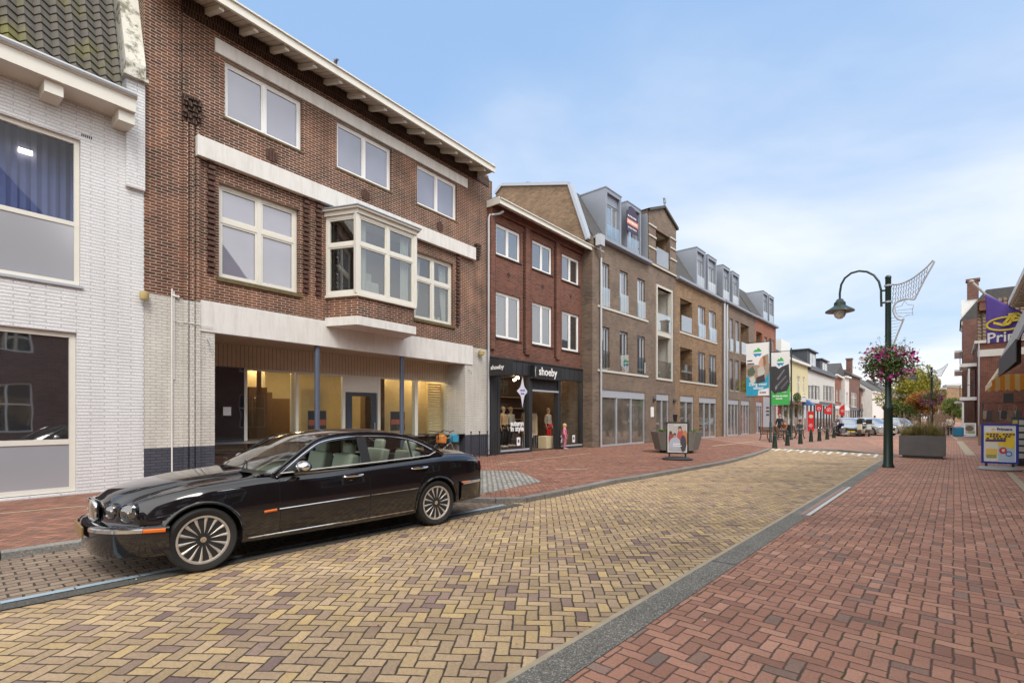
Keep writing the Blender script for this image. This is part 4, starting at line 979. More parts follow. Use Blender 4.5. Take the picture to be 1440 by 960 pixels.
for xa_, xb2, zz_a, zz_b in ((xg0-.12, xm, zs1-.12, za), (xg1+.12, xm, zs1-.12, za)):
    mb.face(((xa_,-.2,zz_a+.1),(xb2,-.2,zz_b+.1),(xb2,4,zz_b+.1),(xa_,4,zz_a+.1))); mb.face(((xa_,-.2,zz_a+.1),(xb2,-.2,zz_b+.1),(xb2,-.2,zz_b-.06),(xa_,-.2,zz_a-.06)))
    mb.face(((xa_,-.2,zz_a-.06),(xb2,-.2,zz_b-.06),(xb2,.0,zz_b-.06),(xa_,.0,zz_a-.06)))
c1.b(mb, 'tower_roof', M['tile_grey'])
mb = MB(); mb.ell((xm, -.15, za+.35), .10, .10, .22, 8, 6); mb.tube([(xm,-.15,za+.05),(xm,-.15,za+.3)], .06, 6); mb.ell((xm-.1,-.15,za+.5), .09, .07, .07, 8, 6); c1.b(mb, 'finial', M['zinc'])
e = loggia(c1, tl[0], tl[1], tz0, tz1, 1.4, False)
mansard(c1, x0+.2, xg0-.01, hi=3.3); gutterC(c1, x0+.1, xg0-.01)
for u0, u1 in ((851.7, 873.7), (882, 901.6)):
    a, b = c1.f.s(u0, .25), c1.f.s(u1, .25); dormer(c1, a, b, 11.0, 13.85, 3.2, sign=False)
# grey flank between the second dormer and tower
mb = MB(); mb.box(xg0-.10, xg0-.02, .0, 3.0, ZE+.1, zs1-.3); c1.b(mb, 'tower_flank', M['zinc'])
# sale board hung in the second dormer
a, b = FC.s(884, 0), FC.s(899.5, 0)
sb = empty('estate_board', (*FC.P(a, .10), 12.1), FC.ang, 'dark estate agent board with an orange stripe hung in the second grey dormer', 'sign')
w_ = b-a; mb = MB(); mb.box(0, w_, 0, .03, 0, 1.15); mb.prism([(.1*w_, 1.15), (.35*w_, 1.5), (.7*w_, 1.45), (.9*w_, 1.15)], 0, .03); o_ = mb.build('board', plain('dark violet board', (.045,.025,.06), .5), sb)
mb = MB(); mb.box(.0, w_, -.008, -.001, .42, .70); mb.build('stripe', plain('orange print', (.70,.25,.16), .5), sb)
mb = MB()
for k in range(7): mb.box(.1+k*w_*.12, .1+k*w_*.12+.08, -.014, -.009, .50, .62)
for k in range(6): mb.box(.15+k*w_*.13, .15+k*w_*.13+.10, -.010, -.002, .2, .27)
mb.build('print_marks', M['white_pvc'], sb)
mb = MB()
for k in range(6): mb.box(.12+k*w_*.13, .12+k*w_*.13+.09, -.010, -.002, .84, .93)
mb.build('print_marks', M['white_pvc'], sb)
# side gable of ochre brick over the shop roof
g0 = x0+.02
pts = [(0.05, ZE)]
offb = 6.5
Fg = Fr(FC.P(g0), (FC.P(g0)[0]+FC.n[0], FC.P(g0)[1]+FC.n[1]))
kx = lambda u: Fg.s(u); kz = lambda u, v: Fg.z(u, v)
P = [(.25, ZE-.2), (kx(802), kz(802, 262)), (kx(709), kz(709, 263.5)), (kx(700), kz(700, 275)), (kx(700), ZE-.2)]
mb = MB(); mb.prism(P, g0-.16, g0, 'x'); c1.b(mb, 'side_gable', M['brick_gable'])
mb = MB()
for p, q in zip(P[:3], P[1:4]):
    d_ = Vector((q[0]-p[0], q[1]-p[1])).normalized(); n_ = Vector((-d_.y, d_.x)); n_ = n_ if n_.y > 0 or n_.x < 0 else -n_
    if n_.y < 0: n_ = -n_
    mb.prism([(p[0], p[1]), (q[0], q[1]), (q[0]+n_.x*.16, q[1]+n_.y*.16), (p[0]+n_.x*.16, p[1]+n_.y*.16)], g0-.26, g0+.12, 'x')
c1.b(mb, 'gable_coping', M['zinc_light'])
mb = MB(); mb.tube([(c1.x(843), -.10, .0), (c1.x(843), -.10, 9.75), (c1.x(843)-.35, -.25, 10.05), (c1.x(843)-.4, -.3, 10.3)], .055, 8); mb.box(c1.x(843)-.62, c1.x(843)-.22, -.45, -.15, 10.2, 10.75); c1.b(mb, 'downpipe', M['pipe'], smooth=False)
mb = MB()
for u_, v_ in ((918.5, 561), (947, 563)):
    xx, zz = c1.x(u_), c1.z(u_, v_); mb.ell((xx, -.10, zz), .13, .10, .13, 10, 8)
c1.b(mb, 'wall_lamp', M['anthracite'])
mb = MB(); xx, zz = c1.x(917), c1.z(917, 579); mb.box(xx-.2, xx+.2, -.02, -.002, zz-.3, zz+.3); c1.b(mb, 'house_number_plate', M['white_pvc'])
# --- C2
c2 = B(FC, xg1, 'yellow_block', 'yellow brown brick apartment block with loggias and two grey box dormers', 'building')
X2 = lambda u: c2.x(u); W2 = X2(1015)
lg = (X2(956.5), X2(973.5)); ww = [(981.7, 991.7), (997, 1006.8)]
hl = [(lg[0], lg[1], 7.35, 9.55), (lg[0], lg[1], 4.05, 6.25)]+[(X2(a), X2(b), z0_, z1_) for a, b in ww for z0_, z1_ in ((7.30, 9.60), (4.02, 6.26))]
gz = [(X2(956.5), X2(975.7), -.1, 3.0), (X2(983), X2(1007.5), -.1, 3.0)]
mb = MB(); mb.wall(0.003, W2, 0, ZE, hl+gz, .24); mb.shell(0.003, W2, 0, ZE, 9); c2.b(mb, 'wall', M['brick_yellow'])
for a, b in ww:
    french(c2, a, b, 7.30, 9.60); french(c2, a, b, 4.02, 6.26)
loggia(c2, lg[0], lg[1], 7.35, 9.55, 1.5, False); loggia(c2, lg[0], lg[1], 4.05, 6.25, 1.5, False)
shopglass(c2, *gz[0][:2], n=2); shopglass(c2, *gz[1][:2], n=3)
for z in (7.18, 3.90):
    mb = MB(); mb.box(lg[0]-.1, X2(1008), -.05, -.002, z, z+.11); c2.b(mb, 'string_course', M['concrete'])
mansard(c2, 0.01, W2-.01); gutterC(c2, .01, W2)
for u0, u1 in ((979.5, 992), (995.3, 1007.6)): dormer(c2, FC.s(u0, .25)-xg1, FC.s(u1, .25)-xg1, 11.0, 13.9, 3.2)
mb = MB(); a = X2(957)-.4; mb.box(.9, 1.0, .2, 3.2, 10.8, 13.9) if 0 else mb.box(X2(977)-.06, X2(977), .6, 3.4, 10.9, 13.6)
mb.bm.free()
# --- C3
s3 = FC.s(1016)
c3 = B(FC, s3, 'narrow_window_block', 'brown brick apartment block with rows of narrow windows behind the blue banner', 'building')
X3 = lambda u: c3.x(u); W3 = X3(1061.5)
ww = [(1019, 1023.5), (1026, 1030.5), (1034, 1038.8)]; lg = (X3(1041.5), X3(1053))
hl = [(X3(a), X3(b), z0_, z1_) for a, b in ww for z0_, z1_ in ((7.0, 9.7), (3.75, 6.35))]+[(lg[0], lg[1], 7.0, 9.7), (lg[0], lg[1], 3.75, 6.35)]
gz = [(X3(1019.5), X3(1039), -.1, 3.0), (X3(1042), X3(1054), -.1, 3.0)]
mb = MB(); mb.wall(.003, W3, 0, ZE+.05, hl+gz, .24); mb.shell(.003, W3, 0, ZE+.05, 9); c3.b(mb, 'wall', M['brick_brown'])
for a, b in ww:
    french(c3, a, b, 7.0, 9.7); french(c3, a, b, 3.75, 6.35)
loggia(c3, lg[0], lg[1], 7.0, 9.7, 1.5, False); loggia(c3, lg[0], lg[1], 3.75, 6.35, 1.5, False)
shopglass(c3, *gz[0][:2], n=4); shopglass(c3, *gz[1][:2], n=3)
mansard(c3, .01, W3-.01); gutterC(c3, .01, W3, ZE+.05)
for u0, u1 in ((1016.5, 1026.4), (1030, 1039.5)): dormer(c3, FC.s(u0, .25)-s3, FC.s(u1, .25)-s3, 11.0, 13.9, 3.2)
mb = MB(); mb.tube([(.15,-.1,0),(.15,-.1,10.6)], .09, 8); mb.tube([(.75,-.1,0),(.75,-.1,10.6)], .09, 8); c3.b(mb, 'downpipe', M['pipe'])
# --- C4
s4 = FC.s(1061.5)
c4 = B(FC, s4, 'red_end_block', 'orange red brick end block with paired grey dormers behind the banners', 'building')
X4 = lambda u: c4.x(u); W4 = X4(1091)
ww = [(1075, 1078.5), (1081, 1084), (1086.5, 1089)]; lg = (X4(1063.5), X4(1072))
hl = [(X4(a), X4(b), z0_, z1_) for a, b in ww for z0_, z1_ in ((7.0, 9.4), (3.75, 6.2))]+[(lg[0], lg[1], 7.0, 9.6), (lg[0], lg[1], 3.75, 6.35)]
gz = [(X4(1063), X4(1072), -.1, 3.0), (X4(1086), X4(1090), -.1, 3.0)]
mb = MB(); mb.wall(.003, W4, 0, ZE+.1, hl+gz, .24); mb.shell(.003, W4, 0, ZE+.1, 9); c4.b(mb, 'wall', M['brick_orange'])
for a, b in ww:
    french(c4, a, b, 7.0, 9.4, rail=False); french(c4, a, b, 3.75, 6.2, rail=False)
loggia(c4, lg[0], lg[1], 7.0, 9.6, 1.5, False); loggia(c4, lg[0], lg[1], 3.75, 6.35, 1.5, False)
shopglass(c4, *gz[0][:2], n=3); shopglass(c4, *gz[1][:2], n=2)
mb = MB(); mb.box(X4(1073), X4(1085), -.03, -.002, .2, 3.5); c4.b(mb, 'grey_render_panel', M['zinc_light'])
mb = MB()
for k in range(3): mb.box(X4(1077), X4(1081), -.05, -.031, 1.7+k*.35, 1.85+k*.35)
c4.b(mb, 'letterbox', M['black'])
mansard(c4, .01, W4-.01, ZE+.1); gutterC(c4, .01, W4, ZE+.1)
for u0, u1 in ((1073, 1080), (1081.5, 1088.4)): dormer(c4, FC.s(u0, .25)-s4, FC.s(u1, .25)-s4, 11.1, 14.0, 3.2)
# ================= the far left row
def farhouse(name, label, fr, u0, u1, zeave, mat, wins, roofm='tile_grey', roof='pitch', hi=2.6, D=8, cat='house', shop=None, cornice='white_wood', s_rng=None, shopm=None, ridge_u=None, depth_y=0.0):
    """wins: list of (u0,u1,v0,v1) read on the facade plane"""
    s0 = fr.s(u0); b = B(fr, s0, name, label, cat); W = fr.s(u1)-s0
    hl = []
    for a, c, v0, v1 in wins:
        um = (a+c)/2; hl.append((b.x(a), b.x(c), b.z(um, v1), b.z(um, v0)))
    zs = shop or 0
    mb = MB(); mb.wall(.003, W-.003, zs, zeave, hl, .2); mb.shell(.003, W-.003, zs, zeave, D); b.b(mb, 'wall', mat)
    for h in hl: window(b.r, h[0], h[1], h[2], h[3], .08, .07, (.5,), (.65,), M['white_pvc'], M['pane_dark'], (.05, .07, M['concrete']), .06)
    if shop:
        mb = MB(); n = max(2, int(W/2.2)); mb.box(.003, W-.003, -.08, .0, shop-.55, shop)
        for i in range(n+1): x = W*i/n; mb.box(max(x-.12, .003), min(x+.12, W-.003), -.03, .18, 0, shop-.55)
        b.b(mb, 'shopfront', shopm or M['white_wood'])
        mb = MB(); mb.box(.01, W-.01, .06, .07, 0.0, shop-.55); mb.shell(.01, W-.01, 0, shop-.01, D, y=.1); b.b(mb, 'shop_window', M['pane_shop'])
    mb = MB(); mb.box(-.02, W+.02, -.38, -.003, zeave-.22, zeave+.03); b.b(mb, 'cornice', M[cornice])
    mb = MB()
    if roof == 'pitch': mb.prism([(-.35, zeave+.04), (D/2, zeave+hi), (D+.3, zeave+.04)], .0, W, 'x')
    elif roof == 'gable': mb.prism([(-.05, zeave+.04), (W/2, zeave+hi), (W+.05, zeave+.04)], -.15, D, 'y')
    elif roof == 'flat': mb.box(0, W, 0, D, zeave+.03, zeave+.2)
    b.b(mb, 'roof', M[roofm])
    return b, W
P0 = FC.P(FC.s(1091))
FD = FC
yw = [(1099.5,1104.5,528,552),(1108,1114,528,552),(1121,1125,529,553),(1129,1132,530,553)]
by_, Wy = farhouse('yellow_house', 'pale yellow house with white cornice and awning right of the banners', FC, 1092.5, 1136, FC.z(1115, 506), plain('pale yellow render', (.66,.58,.35), .8), yw, roof='pitch', shop=3.6, hi=3.0, shopm=M['white_wood'])
mb = MB(); mb.box(.2, Wy-.2, -1.3, -.09, 3.25, 3.7); by_.b(mb, 'awning', M['white_wood'])
mb = MB(); mb.box(Wy*.35, Wy*.62, .8, 3.2, by_.z(1115,506)+.2, by_.z(1115,506)+2.3); by_.b(mb, 'dormer', M['white_wood'])
ww = [(1137.5,1141,542,561),(1142.5,1146,542,561.5),(1147.5,1151,542.5,562),(1158.5,1161.5,542,562.5),(1163.5,1166.3,542.5,563),(1168.3,1171,543.5,564)]
wk, Ww = farhouse('black_dormer_house', 'white rendered house with black shutters and black dormers beyond the yellow house', FC, 1136, 1174, FC.z(1160, 525), M['plaster'], ww, roofm='slate', shop=3.7, hi=3.6, cornice='anthracite', shopm=M['anthracite'])
for a, b, h_ in ((1135, 1147.5, 2.5), (1153.5, 1163.5, 2.0)):
    e = empty('dormer', (0,0,0)); e.parent = wk.r; za_ = FC.z(1160, 525)
    mb = MB(); xa, xb = wk.x(a, .4), wk.x(b, .4); mb.box(xa, xb, .4, 3.4, za_, za_+h_); mb.build('dormer_shell', M['slate'], e)
    mb = MB(); mb.box(xa-.2, xb+.2, .1, 3.6, za_+h_+.003, za_+h_+.15); mb.build('dormer_roof', M['anthracite'], e)
    window(e, xa+(xb-xa)*.3, xb-.4, za_+.5, za_+h_-.3, .36, .07, (.5,), (), M['white_pvc'], M['pane_dark'], None, .05, name='dormer_window')
# shutters
for a, c, v0, v1 in ww:
    h = (wk.x(a), wk.x(c), wk.z((a+c)/2, v1), wk.z((a+c)/2, v0))
    for q0, q1 in ((h[0]-.30, h[0]-.02), (h[1]+.02, h[1]+.30)): mb = MB(); mb.box(q0, q1, -.06, -.002, h[2], h[3]); wk.b(mb, 'shutter', M['anthracite'])
# line further on bends to the right of the view
def fe(pu0, Y0, pu1, Y1): return Fr(at(pu0, Y0), at(pu1, Y1))
rows = [
 ('orange_brick_house', 'narrow orange brick house with white bands and a small stepped gable', (1174, 80, 1188, 91), 8.4, M['brick_orange'], [(1176,1178.6,546,564),(1180.5,1183,546.5,565)], dict(roof='gable', hi=2.4, shop=3.4)),
 ('white_narrow_house', 'narrow white house squeezed between two brick houses in the far row', (1188, 86, 1194, 89), 8.6, M['plaster'], [(1190,1192.4,552,566)], dict(roof='flat', shop=3.2)),
 ('chimney_house', 'brown brick house with tall chimney and big dark window in the far row', (1194, 89, 1209.5, 98), 9.2, M['brick_far'], [(1197,1205,552,572)], dict(roof='pitch', hi=2.6, shop=3.3, cornice='anthracite', shopm=M['anthracite'])),
 ('low_brick_house', 'low pink brown brick house right of the tall chimney in the far row', (1209.5, 97, 1224, 105), 7.0, M['brick_far'], [(1211.5,1213.3,556,567),(1215,1216.8,556,567),(1218.5,1220.3,557,567)], dict(roof='pitch', hi=2.6, shop=3.2, cornice='anthracite', shopm=M['anthracite'])),
 ('white_gable_house', 'white gabled house with a long dark roof at the end of the far row', (1227, 98, 1248, 114), 6.6, M['plaster'], [(1236,1237.6,560,571),(1239,1240.6,560.5,571.5),(1242,1243.6,561,572)], dict(roof='pitch', hi=3.6, D=9)),
]
for nm, lb, q, ze, mt, ws, kw in rows:
    fr = fe(*q); farhouse(nm, lb, fr, q[0], q[2], ze, mt, ws, **kw)
# gable wall of the last white house faces the viewer
fr = fe(1227,98,1248,114); p = fr.P(0)
mb = MB(); mb.prism([(0,0),(9,0),(9,6.6),(4.5,10.1),(0,6.6)], -.25, -.01, 'x'); g = mb.build('gable_wall', M['plaster'], [o for o in COL.objects if o.name.startswith('white_gable_house')][0])
hh = [o for o in COL.objects if o.name.startswith('chimney_house')][0]
mb = MB(); mb.box(6.2, 7.2, .5, 1.4, 9.0, 12.4); mb.box(6.1, 7.3, .4, 1.5, 12.4, 12.65); mb.build('chimney', M['brick_far'], hh)
hh = [o for o in COL.objects if o.name.startswith('low_brick_house')][0]
mb = MB(); mb.box(4.5, 6.0, 3.0, 4.4, 7.6, 11.0); mb.box(4.4, 6.1, 2.9, 4.5, 11.0, 11.3); mb.build('chimney', M['brick_far'], hh)
# terraces closing the street far behind
fr = Fr(at(1248, 122), at(1285, 175)); farhouse('far_terrace', 'distant dark roofed terrace half hidden behind the flower basket and autumn tree', fr, 1248, 1283, 7.0, M['brick_far'], [(1251,1253,566,575),(1257,1259,568,576)], hi=4.0)
fr = Fr(at(1308, 150), at(1331, 146)); fb, wfb = farhouse('grey_flats', 'distant grey brick flats with pale windows right of the autumn tree', fr, 1308, 1331, zat(546, 148), M['brick_yellow'], [(1318,1321,550,556),(1322,1325,550,556),(1318,1321,562,568),(1322,1325,562,568),(1311,1313,562,568),(1318,1321,575,581)], roof='flat', cat='building')
fr = Fr(at(1331, 160), at(1352, 158)); farhouse('far_shop_block', 'distant dark topped shop block closing the view past the walking person', fr, 1331, 1352, zat(541, 159), plain('cream panel cladding', (.45,.42,.33), .7), [(1336,1346,549,562)], roof='flat', roofm='slate', shop=6.0, shopm=plain('blue shop fascia', (.06,.12,.18), .6), cat='building')

# ================= right side
FRo = (36.2, 38.7)
ddir = (.664, .7477)
# facade frame for the right row: local x runs towards the camera so that y points into the buildings
def FR(Y0, off=0.0):
    t = (Y0-FRo[1])/ddir[1]; return (FRo[0]+ddir[0]*t+.7477*off, FRo[1]+ddir[1]*t-.664*off)
cor = at(1374, 38.9)
nrm = (.7477, -.664)
r1 = empty('corner_brick_house', (cor[0], cor[1], 0), math.atan2(-.7477, -.664), 'tall brown brick corner house with balconies and a plain side wall behind the purple flag', 'house')
# local x: towards camera is +x, so the house extends to -x (away); y into the block
ztop = zat(483, 38.9)
Ln = 9.0
mb = MB(); mb.wall(-Ln, 0, 0, ztop, [(-7.6,-6.4,4.2,6.4),(-3.0,-1.6,4.2,6.4),(-7.8,-5.0,.1,2.9),(-3.4,-.9,.1,2.9)], .2); mb.shell(-Ln, 0, 0, ztop, 12); mb.build('wall', M['brick_shop'], r1)
window(r1, -7.6,-6.4,4.2,6.4,.08); window(r1, -3.0,-1.6,4.2,6.4,.08); window(r1, -7.8,-5.0,.1,2.9,.08, cols=(.33,.66)); window(r1, -3.4,-.9,.1,2.9,.08, cols=(.33,.66))
mb = MB(); zc = zat(470, 39.5); mb.box(.001, .06, .3, 11.8, zat(505,39.5), zc-1.1) if 0 else mb.box(.001, .05, 0.02, 11.8, zat(502,39), zat(492.5,39)); mb.build('stone_band', M['concrete'], r1)
mb = MB(); mb.box(-Ln-.05, .12, -.15, 12, ztop, ztop+.22); mb.build('parapet', M['concrete'], r1)
mb = MB(); pantiles(mb, (0.0, .0, ztop+.22), (0,1,0), (-.36,0,.93), 3.6, 3.3, tw=.3, tl=.30, amp=.05, lift=.06); mb.build('tiled_gable', M['tile_brown'], r1, smooth=True)
mb = MB(); mb.prism([(0.0, ztop+.22), (5.0, ztop+4.3), (12, ztop+.22)], -Ln, -1.3, 'x'); mb.build('roof', M['slate'], r1)
mb = MB(); mb.box(-1.0, -.3, .15, .75, ztop+2.6, ztop+3.3); mb.box(-1.1,-.2,.08,.82,ztop+3.3,ztop+3.45); mb.build('chimney', M['brick_shop'], r1)
mb = MB(); mb.tube([(.06,.10,0),(.06,.10,ztop)], .05, 8); mb.build('downpipe', M['pipe'], r1)
# protruding bay with balcony slabs
for x_, zz in ((-4.0, zat(566, 41)), (-4.0, zat(520, 41))):
    mb = MB(); mb.box(x_-1.3, x_+3.2, -1.0, -.003, zz+.16, zz+.42); mb.build('balcony', M['white_wood'], r1)
    mb = MB()
    for k in range(19): mb.tube([(x_-1.25+k*.245, -.97, zz+.42), (x_-1.25+k*.245, -.97, zz+1.35)], .012, 4)
    mb.tube([(x_-1.28,-.97,zz+1.37),(x_+3.18,-.97,zz+1.37),(x_+3.18,-.02,zz+1.37)], .02, 5)
    mb.build('balcony_rail', M['anthracite'], r1)
mb = MB(); zz = zat(566, 41)
for x_ in (-5.0, -3.9, -2.8, -1.7, -.9): mb.box(x_-.05, x_+.05, -.85, -.75, 0, zz); mb.box(x_-.05, x_+.05, -.5, -.4, zz+.45, zat(520,41))
mb.build('glazing_bars', M['white_pvc'], r1)
mb = MB(); mb.box(-5.0, -.9, -.8, -.77, .35, zz-.02); mb.box(-5.0, -.9, -.45, -.42, zz+.45, zat(520,41)-.02); mb.build('bay_glass', M['pane_sky'], r1)
# tall house behind
c5 = at(1350, 70)
for (nm, lb, Yc, L, hz, mt, rm_) in (('stepped_house', 'tall narrow brown house with white corner strips right behind the corner house', 52, 9, zat(428, 52)*.72, 'brick_far', 'tile_grey'),):
    pass
r2 = empty('stepped_house', (*FR(46.5, -.75), 0), math.atan2(-.7477, -.664), 'tall dark brick house with white dormer strips rising behind the corner house', 'house')
zt_ = zat(447, 46)
mb = MB(); mb.wall(-8, 0, 0, zt_, [(-7,-5.6,1+3*k,3+3*k) for k in range(3)]+[(-3,-1.6,1+3*k,3+3*k) for k in range(3)], .2); mb.shell(-8, 0, 0, zt_, 9, front=False); mb.build('wall', M['brick_far'], r2)
for k in range(3): window(r2, -7,-5.6,1+3*k,3+3*k,.08); window(r2, -3,-1.6,1+3*k,3+3*k,.08)
mb = MB(); mb.prism([(-.2, zt_), (1.6, zt_+2.6), (9, zt_+2.6), (9, zt_)], -8, 0, 'x'); mb.build('roof', M['tile_grey'], r2)
mb = MB(); mb.box(-1.4, -.2, -.1, 2.0, zt_-.4, zt_+1.9); mb.box(-5.8,-4.4,-.1,2,zt_-.4,zt_+1.9); mb.build('dormer', M['white_wood'], r2)
mb = MB(); mb.box(-.9, -.1, .3, 1.1, zt_+1.9, zt_+3.6); mb.box(-1.0,0,.2,1.2,zt_+3.6,zt_+3.8); mb.build('chimney', M['brick_far'], r2)
for z in (zat(492, 46), zat(520, 46), zat(566,46)):
    mb = MB(); mb.box(-7.5, -.6, -.60, -.003, z, z+.18); mb.build('balcony', M['white_wood'], r2)
r3 = empty('far_right_terrace', (*FR(54.5, .6), 0), math.atan2(-.7477, -.664), 'distant terrace with white balconies furthest along the right side of the street', 'house')
z3 = 9.5
mb = MB(); mb.wall(-30, 0, 0, z3, [(-28+4*k,-26.4+4*k,4.5,6.6) for k in range(7)], .2); mb.shell(-30, 0, 0, z3, 9); mb.build('wall', M['brick_far'], r3)
for k in range(7): window(r3, -28+4*k,-26.4+4*k,4.5,6.6,.08)
mb = MB(); mb.prism([(-.3, z3), (4.5, z3+4), (9, z3)], -30, 0, 'x'); mb.build('roof', M['tile_grey'], r3)
mb = MB()
for k in range(5): mb.box(-28+6*k, -25+6*k, -1.0, -.003, 3.9, 4.2)
mb.build('balcony', M['white_wood'], r3)

# ---- near shop on the right with awnings (mostly out of the frame, reflected in the windows)
r0 = empty('awning_shop', (*FR(18.1, .60), 0), math.atan2(-.7477, -.664), 'brick shop at the right edge with white bracketed gutter above striped awnings', 'shop')
mb = MB(); hl = [(1+4.2*k, 3.6+4.2*k, .3, 2.7) for k in range(2)]+[(1.4+4.2*k, 2.8+4.2*k, 3.6, 4.9) for k in range(2)]
mb.wall(0, 9, 0, 5.62, hl, .2); mb.shell(0, 9, 0, 5.62, 9); mb.build('wall', M['brick_shop'], r0)
for h in hl: window(r0, h[0], h[1], h[2], h[3], .08)
mb = MB(); mb.box(-.1, 9, -.42, -.003, 5.60, 5.66); mb.box(-.12, 9, -.50, -.42, 5.58, 5.76); mb.build('gutter', M['white_wood'], r0)
mb = MB()
for k in range(18): mb.box(-.05+k*.5, .07+k*.5, -.40, -.01, 5.48, 5.598)
mb.build('bracket', M['concrete'], r0)
mb = MB(); mb.prism([(-.40, 5.77), (4.2, 9.2), (9, 5.77)], -.1, 9, 'x'); mb.build('roof', M['tile_brown'], r0)
mb = MB(); mb.box(1.0, 1.6, .60, 1.2, 6.3, 8.3); mb.box(.92, 1.68, .52, 1.28, 8.3, 8.42); mb.build('chimney', M['brick_far'], r0)
# tall terrace opposite, behind the viewer's shoulder: it is what the windows mirror
ro_ = empty('opposite_house', (*FR(11.0, .9), 0), math.atan2(-.7477, -.664), 'tall brick terrace with white windows beside the viewer, seen only as a reflection', 'house')
hl = [(1+3.4*k, 2.5+3.4*k, z_, z_+2.0) for k in range(7) for z_ in (.9, 4.3)]
mb = MB(); mb.wall(0, 25, 0, 7.4, hl, .2); mb.shell(0, 25, 0, 7.4, 9); mb.build('wall', M['brick_far'], ro_)
for h in hl: window(ro_, h[0], h[1], h[2], h[3], .08, rows=(.6,))
for k_ in range(3):
    mb = MB(); mb.prism([(.2+8.3*k_, 7.42), (4.3+8.3*k_, 11.8), (8.4+8.3*k_, 7.42)], .2, 9, 'y'); mb.build('roof', M['tile_brown'], ro_)
    mb = MB(); mb.prism([(.0+8.3*k_, 7.41), (4.3+8.3*k_, 12.1), (8.3+8.3*k_, 7.41)], -.02, .19, 'y'); mb.build('gable', M['brick_far'], ro_)
# ridge ornament / second chimney reaching into the frame
# ---- row set back from the street between the two, seen only mirrored in the shop windows
def SB(Y, off): t = (Y-FRo[1])/ddir[1]; return (FRo[0]+ddir[0]*t+.7477*off, FRo[1]+ddir[1]*t-.664*off)
rsb = empty('setback_house', (*SB(38.0, 3.0), 0), math.atan2(-.7477, -.664), 'dark brick house with white windows set back behind the flag and awnings', 'house')
hl = [(1+3.6*k, 2.6+3.6*k, z_, z_+2.0) for k in range(7) for z_ in (.9, 3.9)]
mb = MB(); mb.wall(0, 26.5, 0, 7.0, hl, .2); mb.shell(0, 26.5, 0, 7.0, 8); mb.build('wall', M['brick_far'], rsb)
for h in hl: window(rsb, h[0], h[1], h[2], h[3], .08, rows=(.5,))
mb = MB(); mb.prism([(-.3, 7.02), (4, 9.6), (8.3, 7.02)], .3, 26.4, 'x'); mb.build('roof', M['tile_brown'], rsb)
# ---- awnings
def stripes(name, c1, c2, pitch, axis=0, rough=.8, trans=False):
    k = N(name); co = k.coords(); sx = k.n('ShaderNodeSeparateXYZ'); k.l(co, sx.inputs[0])
    f = k.math('GREATER_THAN', k.math('FRACT', k.math('DIVIDE', sx.outputs[axis], pitch)), .5)
    col = k.mix(f, c1, c2); k.fin(col, rough, None, .2)
    if trans:
        tr = k.n('ShaderNodeBsdfTranslucent'); k.l(col, tr.inputs[0]); mx = k.n('ShaderNodeMixShader'); mx.inputs[0].default_value = .65
        k.l(k.b.outputs[0], mx.inputs[1]); k.l(tr.outputs[0], mx.inputs[2]); k.l(mx.outputs[0], k.out.inputs[0])
    return k.m
def lift(P, z): return (P[0], P[1], z)
# awning 1 (grey stripes): far end front corner seen at (1405,525)
Ya = 13.4; fa = at(1405, Ya); z_lo = zat(530, Ya); z_hi = zat(507, Ya)
aw = empty('striped_awning', (*fa, 0), math.atan2(-.7477, -.664), 'white and grey striped shop awning with dark lettered valance at the right edge', 'awning')
ztp = zat(442, 13.1)
mb = MB(); mb.prism([(0, z_hi), (.42, ztp), (.55, ztp+.05), (.46, ztp), (.03, z_hi-.02)], 0, 5.0, 'x'); mb.build('canvas', stripes('grey white awning stripes', (.62,.60,.55), (.26,.255,.25), .30), aw)
mb = MB(); mb.box(0, 5.0, -.015, .0, z_lo, z_hi-.001); vl = mb.build('valance', plain('dark grey valance', (.075,.075,.078), .8), aw)
mb = MB(); mb.prism([(0, z_lo), (0, z_hi), (.42, ztp), (.42, z_lo+.35)], -.012, -.001, 'x'); mb.build('end_panel', plain('dark grey valance', (.10,.10,.10), .8), aw)
mb = MB(); mb.tube([(.1,.02,z_hi),(.1,.46,ztp)], .02, 6); mb.tube([(4.9,.02,z_hi),(4.9,.46,ztp)], .02, 6); mb.tube([(0,.46,ztp),(5,.46,ztp)], .04, 8); mb.build('awning_arm', M['zinc_light'], aw)
# awning 2 (yellow orange)
Yb = 20.2; fb2 = at(1386, Yb); zl2 = zat(549, Yb); zt2 = zat(491, Yb-.3)
aw2 = empty('yellow_awning', (*fb2, 0), math.atan2(-.7477, -.664), 'cream and orange striped awning above the clothes rack and blue framed sign', 'awning')
sy = stripes('yellow orange awning stripes', (.84,.72,.46), (.86,.52,.14), .28, 1, trans=True); sx2 = plain('cream awning canvas', (.72,.60,.40), .8)
mb = MB(); mb.prism([(0, zl2+.18), (.75, zt2), (.77, zt2-.02), (.03, zl2+.16)], 0, 4.5, 'x'); mb.build('canvas', sx2, aw2)
mb = MB()
n = 9; pts = [(-.01, zl2+.62), (1.9, zl2+.62)]
bot = []
for k in range(n+1):
    y = 1.9-1.9*k/n; bot.append((y, zl2+.02)); 
    if k < n: bot.append((y-1.9/n/2, zl2-.05))
mb.prism([(-.0, zl2+.19), (.26, zl2+.62), (1.9, zl2+.62)]+bot, -.01, .0, 'x'); mb.build('end_panel', sy, aw2)
mb = MB(); mb.box(0, 4.5, -.012, 0, zl2-.03, zl2+.178); mb.build('valance', sx2, aw2)
